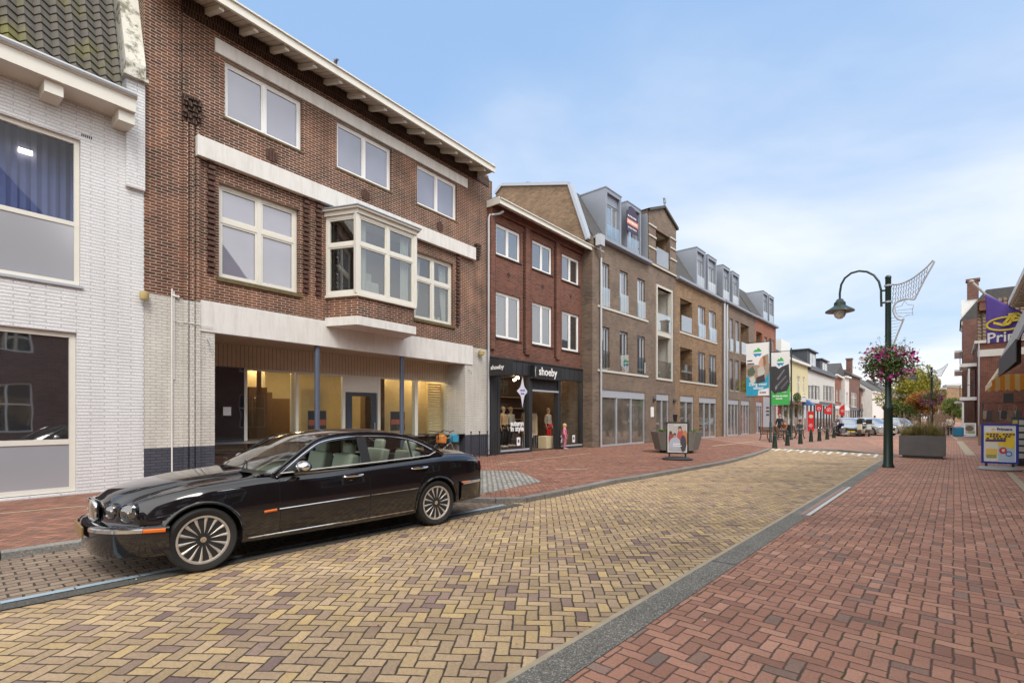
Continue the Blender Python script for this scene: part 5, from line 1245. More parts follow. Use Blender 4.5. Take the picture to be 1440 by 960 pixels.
# purple flag on its pole
fl_c = stripes
Yf = 19.0
pA = Vector((*at(1366, Yf), zat(396, Yf))); pB = Vector((*at(1386, Yf-.2), zat(414, Yf-.2))); dirp = (pB-pA)
pC = Vector((*at(1449, 17.75), zat(446, 17.75)))
fe_ = empty('purple_flag', (pC.x, pC.y, 0), 0, 'purple flag with a yellow oval emblem hanging from a slanted pole at the right', 'flag')
def loc(v): return (v[0]-pC.x, v[1]-pC.y, v[2])
mb = MB(); mb.tube([loc(pA), loc(pB), tuple(Vector(loc(pC))+Vector((.1,.15,0)))], [.05, .04, .035], 8); mb.ell(loc(pA), .09, .09, .07, 8, 6); mb.build('flag_pole', plain('pale wooden pole', (.42,.38,.33), .6), fe_)
# cloth: corner points seen in the photograph at the pole's distance
Fx = Fr(at(1386, 18.7), at(1446, 17.6))
def fq(u, v, y=0): s_ = Fx.s(u); p = Fx.P(s_, y); return (p[0]-pC.x, p[1]-pC.y, Fx.z(u, v))
P = []
nu, nv = 24, 16
for i in range(nu+1):
    f = i/nu; u = 1386+(1446-1386)*f; vt = 413+(443-413)*f; vb = 483-8*f*f-0*f
    row = []
    for j in range(nv+1):
        g_ = j/nv; row.append(fq(u, vt+(vb-vt)*g_, .06*math.sin(f*11+g_*2.2)*(.3+g_)))
    P.append(row)
mb = MB(); mb.grid(P); fo = mb.build('flag_cloth', plain('purple cloth', (.115,.07,.33), .75, var=.1), fe_, smooth=True); m_ = fo.modifiers.new('t', 'SOLIDIFY'); m_.thickness = .008
# emblem: yellow oval ring with a check mark and letter
yel = plain('yellow print', (.80,.62,.05), .6)
mb = MB(); cu, cv = 1417, 455
ring = [fq(cu+26*math.cos(a)*1.05, cv+9.0*math.sin(a)-5*math.cos(a)*.6, -.09) for a in [2*PI*k/40 for k in range(40)]]
mb.tube(ring, .035, 6, closed=True)
def band(pts, w):
    for (a, b), (c, d) in zip(pts, pts[1:]):
        L = math.hypot(c-a, d-b) or 1; nx, ny = -(d-b)/L*w, (c-a)/L*w
        mb.face((fq(a-nx, b-ny, -.10), fq(c-nx, d-ny, -.10), fq(c+nx, d+ny, -.10), fq(a+nx, b+ny, -.10)))
band([(1399,454),(1412,457),(1422,446)], 1.7); band([(1412,457),(1421,455),(1432,440)], 1.9); band([(1420,442.5),(1434,441),(1439,444),(1436,449.5),(1424,451)], 1.5)
mb.build('emblem', yel, fe_)
cx_ = Fx.s(1389.5); tz = Fx.z(1400, 475.5)
Mt = Matrix.Translation((Fx.P(cx_, -.10)[0]-pC.x, Fx.P(cx_, -.10)[1]-pC.y, tz)) @ Matrix.Rotation(Fx.ang, 4, 'Z') @ Matrix.Rotation(PI/2, 4, 'X')
text('Primera', .52, Mt, M['white_pvc'], fe_, align='LEFT', bold=.008)
# ------------------------------------------------------------------ the black saloon car
def cr_(pts, x):
    """smooth interpolation through (x, y) knots"""
    if x <= pts[0][0]: return pts[0][1]
    if x >= pts[-1][0]: return pts[-1][1]
    for i in range(len(pts)-1):
        if x <= pts[i+1][0]: break
    p1, p2 = pts[i], pts[i+1]; p0 = pts[max(i-1, 0)]; p3 = pts[min(i+2, len(pts)-1)]
    h = p2[0]-p1[0]; t = (x-p1[0])/h
    m1 = (p2[1]-p0[1])/max(p2[0]-p0[0], 1e-6)*h; m2 = (p3[1]-p1[1])/max(p3[0]-p1[0], 1e-6)*h
    return (2*t**3-3*t*t+1)*p1[1]+(t**3-2*t*t+t)*m1+(-2*t**3+3*t*t)*p2[1]+(t**3-t*t)*m2
def paint(name, col, rough=.02, metal=.0):
    k = N(name); k.fin(col, .12, None, .5, metal); k.b.inputs['Coat Weight'].default_value = 1.0; k.b.inputs['Coat Roughness'].default_value = rough; return k.m
MC = dict(black=paint('black car paint', (.006,.006,.008)), chrome=plain('chrome', (.75,.75,.76), .10, 1.0, 0), rubber=plain('tyre rubber', (.022,.022,.022), .75, bump=.2),
    rim=plain('champagne alloy', (.58,.54,.49), .35, .35, .05), darkrim=plain('dark brake metal', (.02,.02,.02), .6), gap=plain('panel gap', (.002,.002,.002), .9, 0, 0),  # darkrim is one plain dark tone for brake discs and lug nuts
    trim=plain('black trim', (.012,.012,.012), .5), orange=plain('orange lens', (.75,.17,.02), .2), leather=plain('pale leather', (.40,.385,.33), .5), dash=plain('dark dashboard', (.03,.03,.028), .6),
    lamp=plain('headlamp reflector', (.6,.6,.62), .12, .9), lens=glassmat('lamp lens', (.95,.95,.95), .12), plate=plain('brownish plate', (.24,.15,.06), .4), red=plain('red lens', (.4,.02,.015), .2), hood=None)
class Car:
    def __init__(s, root, T):
        s.r = root; s.T = T
    def tab(s, k, x): return cr_(s.T[k], x)
    def section(s, x):
        zc, zs, zb, hw = s.tab('zc', x), s.tab('zs', x), s.tab('zb', x), s.tab('hw', x); fl = s.tab('fl', x)
        zm = s.T.get('zmid', .60)
        return [(0, zc), (.28, zc-.004), (.48, zc-.014-.012*fl), (.58, zc-.03-.040*fl), (.70, zs-.004-.012*fl), (.82, zs), (.91, zs-.03), (.962, zs-.085), (.985, zs-.17), (1.0, zm), (.995, zm-.16), (.975, .30), (.93, zb+.03), (.84, zb)], hw
    def warp(s, x, y):
        T = s.T; a = abs(y)/T['W']
        f = max(0, 1-(x-T['x0'])/T['fw']); r = max(0, 1-(T['x1']-x)/T['rw'])
        return x+T['fk']*a**T.get('fe',2.6)*f-T['rk']*a**2.6*r
    def side_y(s, x, z):
        sec, hw = s.section(x); P = sec[5:]
        for (a, za), (b, zb) in zip(P, P[1:]):
            if za >= z >= zb: t = (za-z)/max(za-zb, 1e-6); return hw*(a+(b-a)*t)
        return hw*(P[0][0] if z > P[0][1] else P[-1][0])
    def body(s, mat, nx=110, sub=3):
        T = s.T; xs = [T['x0']+(T['x1']-T['x0'])*i/nx for i in range(nx+1)]
        nsec = 13*sub+1
        def smooth(sec):
            out = []; n = len(sec)
            ky = [(i, p[0]) for i, p in enumerate(sec)]; kz = [(i, p[1]) for i, p in enumerate(sec)]
            for i in range((n-1)*sub+1): t = i/sub; out.append((cr_(ky, t), cr_(kz, t)))
            return out
        grid = []
        for x in xs:
            sec, hw = s.section(x); grid.append([(f*hw, z) for f, z in smooth(sec)])
        Rw = T['arch']; zw = T['wz']
        for sg in (1, -1):
            mb = MB(); V = []; inside = {}
            for i, x in enumerate(xs):
                row = []
                for j, (y, z) in enumerate(grid[i]):
                    X, Z = s.warp(x, y), z
                    flag = False
                    if j >= 8*sub:
                        for cx in T['wheels']:
                            dx, dz = X-cx, Z-zw; d = math.hypot(dx, dz)
                            if d < Rw:
                                flag = True; k = Rw/max(d, 1e-5); X, Z = cx+dx*k, zw+dz*k
                    inside[(i, j)] = flag
                    row.append(mb.bm.verts.new((X, y*sg, Z)))
                V.append(row)
            cab = T['cab']
            for i in range(nx):
                for j in range(nsec-1):
                    if all(inside[q] for q in ((i, j), (i+1, j), (i+1, j+1), (i, j+1))): continue
                    if cab[0] < xs[i] and xs[i+1] < cab[1] and j < 5*sub+1: continue
                    mb.bm.faces.new((V[i][j], V[i+1][j], V[i+1][j+1], V[i][j+1]))
            for i_, rev in ((0, 1), (nx, 0)):
                for j in range(nsec-1):
                    a, b = V[i_][j], V[i_][j+1]
                    c = mb.bm.verts.new((a.co.x*0+s.warp(xs[i_], 0), 0, a.co.z)); d = mb.bm.verts.new((s.warp(xs[i_], 0), 0, b.co.z))
                    m1 = mb.bm.verts.new((s.warp(xs[i_], a.co.y*.5), a.co.y*.5, a.co.z)); m2 = mb.bm.verts.new((s.warp(xs[i_], b.co.y*.5), b.co.y*.5, b.co.z))
                    q1 = mb.bm.verts.new((s.warp(xs[i_], a.co.y*.8), a.co.y*.8, a.co.z)); q2 = mb.bm.verts.new((s.warp(xs[i_], b.co.y*.8), b.co.y*.8, b.co.z))
                    for f in ((a, b, q2, q1), (q1, q2, m2, m1), (m1, m2, d, c)):
                        try: mb.bm.faces.new(f)
                        except Exception: pass
            if sg == 1: main = mb
            else:
                # merge both halves into one body mesh
                me = bpy.data.meshes.new('t'); mb.bm.to_mesh(me); mb.bm.free(); main.bm.from_mesh(me); bpy.data.meshes.remove(me)
        bmesh.ops.remove_doubles(main.bm, verts=main.bm.verts, dist=.0015)
        bmesh.ops.recalc_face_normals(main.bm, faces=main.bm.faces)
        o = main.build('body', mat, s.r, smooth=True); return o
    def rail(s, t): return [cr_([(i, p[k]) for i, p in enumerate(s.T['rail'])], t) for k in range(3)]
    def mid(s, t): return [cr_([(i, p[k]) for i, p in enumerate(s.T['mid'])], t) for k in range(2)]
    def roof(s, bodymat, glass, e=2.3):
        n = len(s.T['rail'])-1; ws, rs = s.T['screens']
        def patch(t0, t1, name, mat, par=None, shrink=1.0, dz=0.0, inset=0.0, nt=14):
            P = []
            for i in range(nt+1):
                t = t0+(t1-t0)*i/nt; r = s.rail(t); m = s.mid(t); row = []
                for j in range(17):
                    v = (-1+2*j/16)*shrink; k = abs(v)**e
                    row.append((m[0]+(r[0]-m[0])*k, v*r[1], m[1]+(r[2]-m[1])*k+dz))
                P.append(row)
            mb = MB(); mb.grid(P); o = mb.build(name, mat, par or s.r, smooth=True); return o
        roof = patch(ws, rs, 'roof', bodymat)
        patch(0.02, ws, 'windscreen', glass); patch(rs, n-.02, 'rear_window', glass)
        for sg in (1, -1):
            mb = MB(); mb.tube([(lambda r: (r[0], r[1]*sg, r[2]))(s.rail(i/6*1.0)) for i in range(0, n*6+1)], [.028]*(n*6+1), 8); mb.build('roof_rail', bodymat, s.r, smooth=True)
        return roof
    def wheel(s, cx, sg, y, r, wdt, rimr, mat_r, spokes=14, detail=True):
        w = empty('wheel', (0,0,0)); w.parent = s.r; zw = s.T['wz']
        c = (cx, sg*y, zw)
        mb = MB(); h = wdt/2
        prof = [(rimr-.01, -h*.7), (rimr+.02, -h*.92), (r*.93, -h*.98), (r*.985, -h*.80), (r, -h*.45), (r, h*.45), (r*.985, h*.80), (r*.93, h*.98), (rimr+.02, h*.92), (rimr-.01, h*.7)]
        mb.lathe([(a, b) for a, b in prof], 48, c, 'y'); mb.build('tyre', MC['rubber'], w, smooth=True)
        yo = sg*h*.80
        mb = MB(); mb.lathe([(rimr+.004, 0), (rimr-.006, yo*.16), (rimr-.026, yo*.16), (rimr-.036, -yo*.2), (rimr-.045, -yo*.9)], 48, (cx, sg*y+yo*.92, zw), 'y') if 0 else None
        P = [(rimr+.006, yo*.78), (rimr+.002, yo*1.02), (rimr-.016, yo*1.04), (rimr-.026, yo*.85), (rimr-.030, yo*.1)]
        rings = []
        mb.bm.free(); mb = MB()
        for k in range(48):
            a = 2*PI*k/48; rings.append([(cx+p*math.cos(a), sg*y+q, zw+p*math.sin(a)) for p, q in P])
        mb.grid(rings+[rings[0]])
        if detail:
            r0, r1 = rimr*.22, rimr-.018
            for k in range(spokes):
                a = 2*PI*k/spokes+.1
                fan = .07*(1 if k % 2 else -1)*0
                for q0, q1, w0, w1, ya_, yb_ in ((r0, r1*.55, .027, .021, .80, .88), (r1*.55, r1, .021, .033, .88, .92)):
                    def pt(rad, off, dep): return (cx+rad*math.cos(a)-off*math.sin(a), sg*y+dep, zw+rad*math.sin(a)+off*math.cos(a))
                    A = [pt(q0, -w0, yo*ya_-sg*.012), pt(q0, 0, yo*ya_+sg*.006), pt(q0, w0, yo*ya_-sg*.012), pt(q0, 0, yo*ya_-sg*.05)]
                    Bq = [pt(q1, -w1, yo*yb_-sg*.012), pt(q1, 0, yo*yb_+sg*.006), pt(q1, w1, yo*yb_-sg*.012), pt(q1, 0, yo*yb_-sg*.05)]
                    va = [mb.bm.verts.new(p) for p in A]; vb = [mb.bm.verts.new(p) for p in Bq]
                    for i in range(4): mb.bm.faces.new((va[i], va[(i+1) % 4], vb[(i+1) % 4], vb[i]))
                    mb.bm.faces.new(va); mb.bm.faces.new(vb)
            mb.lathe([(rimr*.46, yo*.50), (rimr*.44, yo*.79), (rimr*.34, yo*.84), (rimr*.0+.001, yo*.86)], 32, (cx, sg*y, zw), 'y')
        else:
            for k in range(5):
                a = 2*PI*k/5; mb.rbox((cx+math.cos(a)*rimr*.55, sg*y+yo*.8, zw+math.sin(a)*rimr*.55), rimr*.85, .03, rimr*.26, 0, 0, -a)
            mb.lathe([(rimr*.25, yo*.5), (rimr*.25, yo*.9)], 16, (cx, sg*y, zw), 'y')
        rm = mb.build('rim', mat_r, w)
        mb = MB(); mb.lathe([(rimr-.03, yo*.25), (.001, yo*.25)], 32, (cx, sg*y, zw), 'y'); mb.lathe([(rimr*.75, yo*.32), (rimr*.74, yo*.40), (.001, yo*.40)], 32, (cx, sg*y, zw), 'y'); mb.build('brake_disc', MC['darkrim'], w)
        if detail:
            for k in range(5):
                a = 2*PI*k/5+PI/2; mb = MB(); mb.lathe([(.016, yo*.80), (.016, yo*.86), (.010, yo*.865), (.001, yo*.85)], 10, (cx+.058*math.cos(a), sg*y, zw+.058*math.sin(a)), 'y'); mb.build('lug_nut', MC['darkrim'], rm)
            mb = MB(); mb.lathe([(.030, yo*.82), (.030, yo*.885), (.001, yo*.89)], 18, (cx, sg*y, zw), 'y'); mb.build('hub_cap', MC['chrome'], rm)
        return w
    def arches(s, lip=True):
        T = s.T
        for cx in T['wheels']:
            for sg in (1, -1):
                mb = MB(); Rw = T['arch']; P = []
                for k in range(25):
                    a = PI*k/24*1.10-.05*PI; X, Z = cx+Rw*math.cos(a), T['wz']+Rw*math.sin(a)
                    Z = max(Z, .2); yo = s.side_y(X, Z); P.append([(X, sg*(yo-.004), Z), (X, sg*.50, Z)])
                mb.grid(P); mb.face([(p[1][0], p[1][1], p[1][2]) for p in P]); mb.build('wheel_well', MC['gap'], s.r)
                if lip:
                    L = []
                    for k in range(33):
                        a = PI*k/32*1.06-.03*PI; X, Z = cx+(Rw+.006)*math.cos(a), T['wz']+(Rw+.006)*math.sin(a); Z = max(Z, .22); L.append((X, sg*(s.side_y(X, Z)+.002), Z))
                    mb = MB(); mb.tube(L, .017, 8); mb.build('arch_lip', T['paint'], s.r, smooth=True)
    def line(s, pts, r, name, mat, sgs=(1, -1), par=None, n=6, out=0.0, split=14):
        for sg in sgs:
            D = []
            for (a, b), (c, d) in zip(pts, pts[1:]):
                for k in range(split): t = k/split; D.append((a+(c-a)*t, b+(d-b)*t))
            D.append(pts[-1]); mb = MB(); mb.tube([(x, sg*(s.side_y(x, z)+out), z) for x, z in D], r, n); mb.build(name, mat, par or s.r, smooth=True)
T = dict(W=.93, x0=.13, x1=5.10, fw=.80, rw=.6, fk=.42, fe=2.0, rk=.13, wz=.335, arch=.385, wheels=(.92, 4.026), cab=(1.56, 4.16), paint=MC['black'], zmid=.60,
  zc=[(.17,.765),(.26,.835),(.45,.895),(.8,.955),(1.2,.995),(1.56,1.02),(2,1.02),(4.0,1.08),(4.25,1.105),(4.6,1.095),(4.95,1.05),(5.10,.97)],
  zs=[(.17,.715),(.28,.775),(.5,.835),(.8,.885),(1.2,.925),(1.6,.955),(2.2,.97),(3.0,.995),(3.9,1.035),(4.3,1.055),(4.7,1.04),(4.97,1.0),(5.10,.93)],
  zb=[(.17,.30),(.5,.24),(.9,.20),(4.0,.20),(4.6,.26),(5.10,.34)],
  hw=[(.17,.74),(.3,.80),(.5,.86),(.75,.905),(1.0,.925),(1.5,.925),(2.5,.93),(3.6,.93),(4.1,.93),(4.5,.905),(4.85,.875),(5.10,.83)],
  fl=[(.17,1.0),(.5,1.0),(1.0,.9),(1.5,.6),(1.9,0),(5,0)],
  rail=[(1.66,.84,.955),(1.86,.80,1.095),(2.06,.745,1.225),(2.28,.685,1.335),(2.60,.655,1.385),(3.00,.645,1.400),(3.40,.655,1.375),(3.70,.69,1.315),(3.95,.745,1.205),(4.20,.82,1.055)],
  mid=[(1.44,1.025),(1.70,1.155),(1.98,1.29),(2.26,1.40),(2.62,1.452),(3.00,1.462),(3.38,1.45),(3.68,1.385),(3.98,1.26),(4.28,1.11)], screens=(3.0, 6.6))
CF = Fr(GR(285, 802), GR(612, 737), H-RZ)
ox, oy = CF.P(-.92, .86)
car = empty('parked_car', (ox, oy, RZ), CF.ang, 'glossy black classic saloon car parked at the kerb in front of the brick house', 'car')
K = Car(car, T); K.body(MC['black']); K.roof(MC['black'], MC['glass_car'] if 'glass_car' in MC else M['glass_car']); K.arches()
for cx in T['wheels']:
    for sg in (1, -1): K.wheel(cx, sg, .805, .335, .235, .252, MC['rim'])
# side windows: planar in the tumblehome plane between belt and rail
def tumble(z): return .862-.50*(z-.955)*.86
def sidepoly(pts, name, mat, out=0.0, par=None):
    os_ = []
    for sg in (1, -1):
        mb = MB(); mb.face([(x, sg*(tumble(z)+out), z) for x, z in pts]); os_.append(mb.build(name, mat, par or car))
    return os_
belt = lambda x: .965+(x-1.7)*.036
def railxz(t0, t1, n=12, dz=-.03, dx=0): return [(lambda r: (r[0]+dx, r[2]+dz))(K.rail(t0+(t1-t0)*i/n)) for i in range(n+1)]
# front door glass
fg = [(1.92, belt(1.92)+.012)]+[p for p in railxz(1.55, 4.66, 14, -.045, .055) if p[0] < 2.82]+[(2.80, 1.350), (2.80, belt(2.80)+.012)]
rg = [(2.94, belt(2.94)+.012), (2.94, 1.352)]+[p for p in railxz(4.9, 7.3, 10, -.045, -.02) if 2.96 < p[0] < 3.62]+[(3.60, belt(3.60)+.012)]
qg = [(3.635, belt(3.63)+.012)]+[(3.635, 1.278)]+[p for p in railxz(7.0, 8.4, 8, -.055, -.05) if p[0] > 3.67]+[(3.86, belt(3.86)+.02)]
for poly, nm in ((fg, 'door_window'), (rg, 'door_window'), (qg, 'quarter_window')): sidepoly(poly, nm, M['glass_car'])
# pillars and door frames: body coloured shell around the glass
bp = [(2.80, belt(2.8)), (2.80, 1.352), (2.94, 1.354), (2.94, belt(2.94))]; sidepoly(bp, 'door_pillar', MC['trim'], .004)
sidepoly([(3.60, belt(3.6)), (3.60, 1.30), (3.637, 1.285), (3.637, belt(3.64))], 'window_divider', MC['trim'], .005)
def ribbon(inner, outer, name, mat, out=.002):
    for sg in (1, -1):
        mb = MB(); mb.grid([[(x, sg*(tumble(z)+out), z) for x, z in inner], [(x, sg*(tumble(z)+out*.2), z) for x, z in outer]]); mb.build(name, mat, car, smooth=True)
ti = [i/40*8.6+.02 for i in range(41)]
outer = [(K.rail(t)[0], K.rail(t)[2]) for t in ti]
def insetpt(t, k=1.0):
    a, b = K.rail(max(t-.05, 0)), K.rail(t+.05); tx, tz = b[0]-a[0], b[2]-a[2]; L = math.hypot(tx, tz); r = K.rail(t); return (r[0]+tz/L*.055*k, r[2]-tx/L*.055*k)
inner = [insetpt(t) for t in ti]
ribbon(inner, outer, 'door_frame', MC['black'])
# sail panel at the mirror and the rear pillar
sidepoly([(1.68, belt(1.68)-.01), (1.93, 1.13), (1.93, belt(1.93))], 'mirror_panel', MC['trim'], .001)
for sg in (1, -1):
    cp = [(x, z) for x, z in railxz(8.0, 9.0, 8, -.0)]
    P = [(3.84, 1.03), (3.90, 1.20)]+[p for p in cp if p[0] > 3.93]+[(4.22, 1.03)]
    mb = MB(); mb.face([(x, sg*(tumble(z)-.004), z) for x, z in P]); mb.build('rear_pillar', MC['black'], car)
# body strip between the belt and the shoulder so the cabin edge closes
for sg in (1, -1):
    P = []
    for i in range(60):
        x = 1.55+(4.24-1.55)*i/59; zs = K.tab('zs', x); P.append([(x, sg*K.tab('hw', x)*.815, zs-.001), (x, sg*(tumble(belt(x)) if 1.68 < x < 4.1 else K.tab('hw', x)*.8), belt(x)+(.0 if x < 4.0 else .02))])
    mb = MB(); mb.grid(P); mb.build('belt_strip', MC['black'], car, smooth=True)
# chrome window surround
sur = [(x, z) for x, z in [insetpt(t, .55) for t in [i/50*8.55 for i in range(51)]]]
for sg in (1, -1):
    mb = MB(); mb.tube([(x, sg*(tumble(z)+.008), z) for x, z in sur]+[(3.93, sg*(tumble(belt(3.93))+.01), belt(3.93)+.005)]+[(x, sg*(tumble(belt(x))+.012), belt(x)) for x in (3.6, 3.2, 2.8, 2.4, 2.0, 1.72)], .0085, 6, caps=True); mb.build('chrome_surround', MC['chrome'], car, smooth=True)
# door gaps, coach line, rubbing strip, sill strip
g = .0042
K.line([(1.705,.955),(1.70,.80),(1.70,.33),(1.74,.27),(2.88,.27)], g, 'panel_gap', MC['gap']); K.line([(2.87,1.0),(2.88,.70),(2.88,.27)], g, 'panel_gap', MC['gap'])
K.line([(3.93,1.02),(3.92,.93),(3.80,.78),(3.70,.66),(3.64,.5),(3.63,.35)], g, 'panel_gap', MC['gap']); K.line([(2.88,.27),(3.56,.27)], g, 'panel_gap', MC['gap'])
K.line([(1.05,.828),(1.71,.865),(2.88,.900),(3.9,.935),(4.6,.935),(5.0,.92)], .003, 'coach_line', MC['chrome'], out=-.002)
K.line([(1.69,.560),(2.87,.585)], .007, 'rubbing_strip', MC['chrome'], out=.002); K.line([(2.89,.586),(3.66,.598)], .007, 'rubbing_strip', MC['chrome'], out=.002)
K.line([(1.36,.275),(3.60,.285)], .010, 'sill_strip', MC['chrome'], out=.0)
K.line([(1.52,.548),(1.66,.556)], .017, 'side_repeater', MC['orange'], out=-.002)
for xa in (2.50, 3.56):
    for sg in (1, -1):
        z = .862+(xa-2.5)*.022; mb = MB(); y = K.side_y(xa, z)
        mb.tube([(xa, sg*(y+.004), z), (xa+.05, sg*(y+.034), z+.002), (xa+.22, sg*(y+.036), z+.004), (xa+.28, sg*(y+.006), z+.004)], [.014,.017,.019,.014], 8); mb.build('door_handle', MC['chrome'], car, smooth=True)
# mirrors
for sg in (1, -1):
    mr = MB(); k0_ = len(mr.bm.verts); mr.ell((1.93, sg*1.015, 1.045), .075, .12, .068, 18, 12); mo = mr.build('mirror', MC['chrome'], car, smooth=True)
    mb = MB(); mb.tube([(1.90, sg*.85, .985), (1.92, sg*.93, 1.005)], .025, 8); mb.ell((1.96, sg*1.01, 1.04), .062, .108, .058, 16, 10); mb.build('mirror_mount', MC['trim'], mo, smooth=True)
# nose: grille with vanes, twin round lamps on each side
gx = lambda y: K.warp(.13, y)
gr = []
for k in range(40):
    a = 2*PI*k/40; c_2, s_2 = math.cos(a), math.sin(a); y = .235*abs(c_2)**.6*(1 if c_2 > 0 else -1); z = .655+.105*abs(s_2)**.7*(1 if s_2 > 0 else -1); gr.append((gx(y)-.030+(.02 if z < .6 else 0)+.06*(z-.655), y, z))
mb = MB(); mb.tube(gr, .017, 8, closed=True); gf = mb.build('grille', MC['chrome'], car, smooth=True)
mb = MB(); mb.face([(p[0]+.022, p[1], p[2]) for p in gr]); mb.build('grille_back', MC['gap'], gf)
mb = MB()
for k in range(-6, 7):
    y = k*.033; h_ = .098*(1-(abs(y)/.26)**3); mb.tube([(gx(y)-.022, y, .655-h_), (gx(y)-.030, y, .655), (gx(y)-.018, y, .655+h_)], .0045 if k else .008, 6)
mb.build('grille_vane', MC['chrome'], gf, smooth=True)
for sg in (1, -1):
    for y, r, z, yw in ((.42, .068, .668, 30), (.625, .090, .662, 40)):
        x = K.warp(.13, y)+.012; yaw = -sg*R(yw)
        Mx = Matrix.Translation((x, sg*y, z)) @ Matrix.Rotation(yaw, 4, 'Z')
        mb = MB(); mb.lathe([(r+.012, .05), (r+.012, -.012), (r+.002, -.022), (r-.006, -.012)], 28, axis='x'); o = mb.build('headlight', MC['black'], car, smooth=True); o.data.transform(Mx)
        mb = MB(); mb.lathe([(r-.004, -.010), (r*.7, .016), (r*.35, .034), (.001, .040)], 28, axis='x'); q = mb.build('reflector', MC['lamp'], o, smooth=True); q.data.transform(Mx)
        mb = MB(); mb.lathe([(r-.003, -.014), (r*.8, -.028), (r*.45, -.037), (.001, -.040)], 28, axis='x'); q = mb.build('lens', MC['lens'], o, smooth=True); q.data.transform(Mx)
        mb = MB(); mb.ell((x, sg*y, z), .02, .02, .02, 10, 8); mb.build('bulb', M['pane_sky'], o)
# bumpers
def bumper(front=True):
    path = []
    n = 40
    for k in range(n+1):
        a = -1+2*k/n; y = .935*math.sin(a*PI/2); s_ = abs(y)/.935
        if front: x = .035+.45*s_**4.2+.12*s_**2
        else: x = 5.17-.10*s_**4.2-.08*s_**2-.50*s_**16
        path.append((x, y))
    return path
for front in (True, False):
    path = bumper(front); sgx = 1 if front else -1; dz = 0 if front else .085
    prof = [(.215,.10),(.235,.035),(.30,.008),(.40,0),(.46,-.004),(.515,.004),(.535,.03),(.54,.14)]
    P = []
    for i, (x, y) in enumerate(path):
        t = Vector((path[min(i+1, 40)][0]-path[max(i-1, 0)][0], path[min(i+1, 40)][1]-path[max(i-1, 0)][1])).normalized(); n_ = Vector((t.y, -t.x))*sgx
        P.append([(x+n_.x*o_, y+n_.y*o_, z+dz) for z, o_ in prof])
    mb = MB(); mb.grid(P); bo = mb.build('bumper', MC['black'], car, smooth=True)
    def seg(f0, f1, z0, z1, out, nm, mat):
        mb = MB(); Q = []
        for i in range(41):
            if f0 <= i <= f1:
                x, y = path[i]; t = Vector((path[min(i+1, 40)][0]-path[max(i-1, 0)][0], path[min(i+1, 40)][1]-path[max(i-1, 0)][1])).normalized(); n_ = Vector((t.y, -t.x))*sgx
                Q.append([(x-n_.x*a, y-n_.y*a, z+dz) for z, a in ((z0, out*.2), (z0+.008, out), (z1-.008, out), (z1, out*.2))])
        mb.grid(Q); return mb.build(nm, mat, bo, smooth=True)
    seg(1 if not front else 6, 15, .475, .522, .018, 'chrome_strip', MC['chrome']); seg(25, 39 if not front else 34, .475, .522, .018, 'chrome_strip', MC['chrome'])
    if front: seg(2, 6, .478, .518, .014, 'marker_light', MC['orange']); seg(34, 38, .478, .518, .014, 'marker_light', MC['orange'])
    else: seg(0, 3, .50, .53, .014, 'marker_light', MC['orange']); seg(37, 40, .50, .53, .014, 'marker_light', MC['orange'])
    if front:
        mb = MB(); mb.box(.005, .022, -.27, .27, .40, .515); mb.build('number_plate', MC['plate'], bo, bevel=.004)
    else:
        mb = MB(); mb.box(5.13, 5.15, -.26, .26, .60, .71); mb.build('number_plate', MC['plate'], bo)
for sg in (1, -1):
    mb = MB(); P = []
    for i in range(8):
        y = .50+.32*i/7; x = K.warp(5.10, y)+.006; P.append([(x, sg*y, .70), (x+.004, sg*y, .80), (x-.01, sg*y, .90)])
    mb.grid(P); mb.build('tail_light', MC['red'], car, smooth=True)
# interior
mb = MB(); mb.box(1.5, 4.2, -.80, .80, .30, .36); mb.box(1.35, 1.95, -.78, .78, .36, .90); mb.box(3.95, 4.25, -.72, .72, .36, 1.02); mb.build('cabin_floor', MC['dash'], car)
mb = MB(); mb.box(1.9, 3.9, -.845, -.80, .36, .955); mb.box(1.9, 3.9, .80, .845, .36, .955); mb.build('door_lining', MC['leather'], car)
for x in (2.42, 3.42):
    for y in ((-.38, .38) if x < 3 else (-.42, .42)):
        mb = MB(); mb.rbox((x, y, .58), .56, .52, .20); mb.rbox((x+.36, y, .84), .16, .50, .56, 0, 0, R(14)); mb.rbox((x+.455, y, 1.18), .09, .26, .17, 0, 0, R(8)); o = mb.build('seat', MC['leather'], car, bevel=.04, smooth=True)
mb = MB(); mb.tube([(2.06+.02*math.sin(a), -.38+.19*math.cos(a), .93+.18*math.sin(a)) for a in [2*PI*k/24 for k in range(24)]], .014, 6, closed=True); mb.build('steering_wheel', MC['dash'], car, smooth=True)
# wipers and cowl
mb = MB()
for y0, y1 in ((-.55, .05), (.15, .70)): mb.tube([(1.42, y0, 1.035), (1.56, (y0+y1)/2, 1.085), (1.60, y1, 1.075)], .008, 6)
mb.build('wiper', MC['trim'], car)
mb = MB(); P = [[(1.36+.14*(abs(v)**2), v*.80, .998-.02*abs(v)), (1.47+.19*(abs(v)**2.3), v*.84, 1.022-.07*abs(v)**2.3)] for v in [-1+i/10 for i in range(21)]]; mb.grid(P); mb.build('cowl', MC['trim'], car)
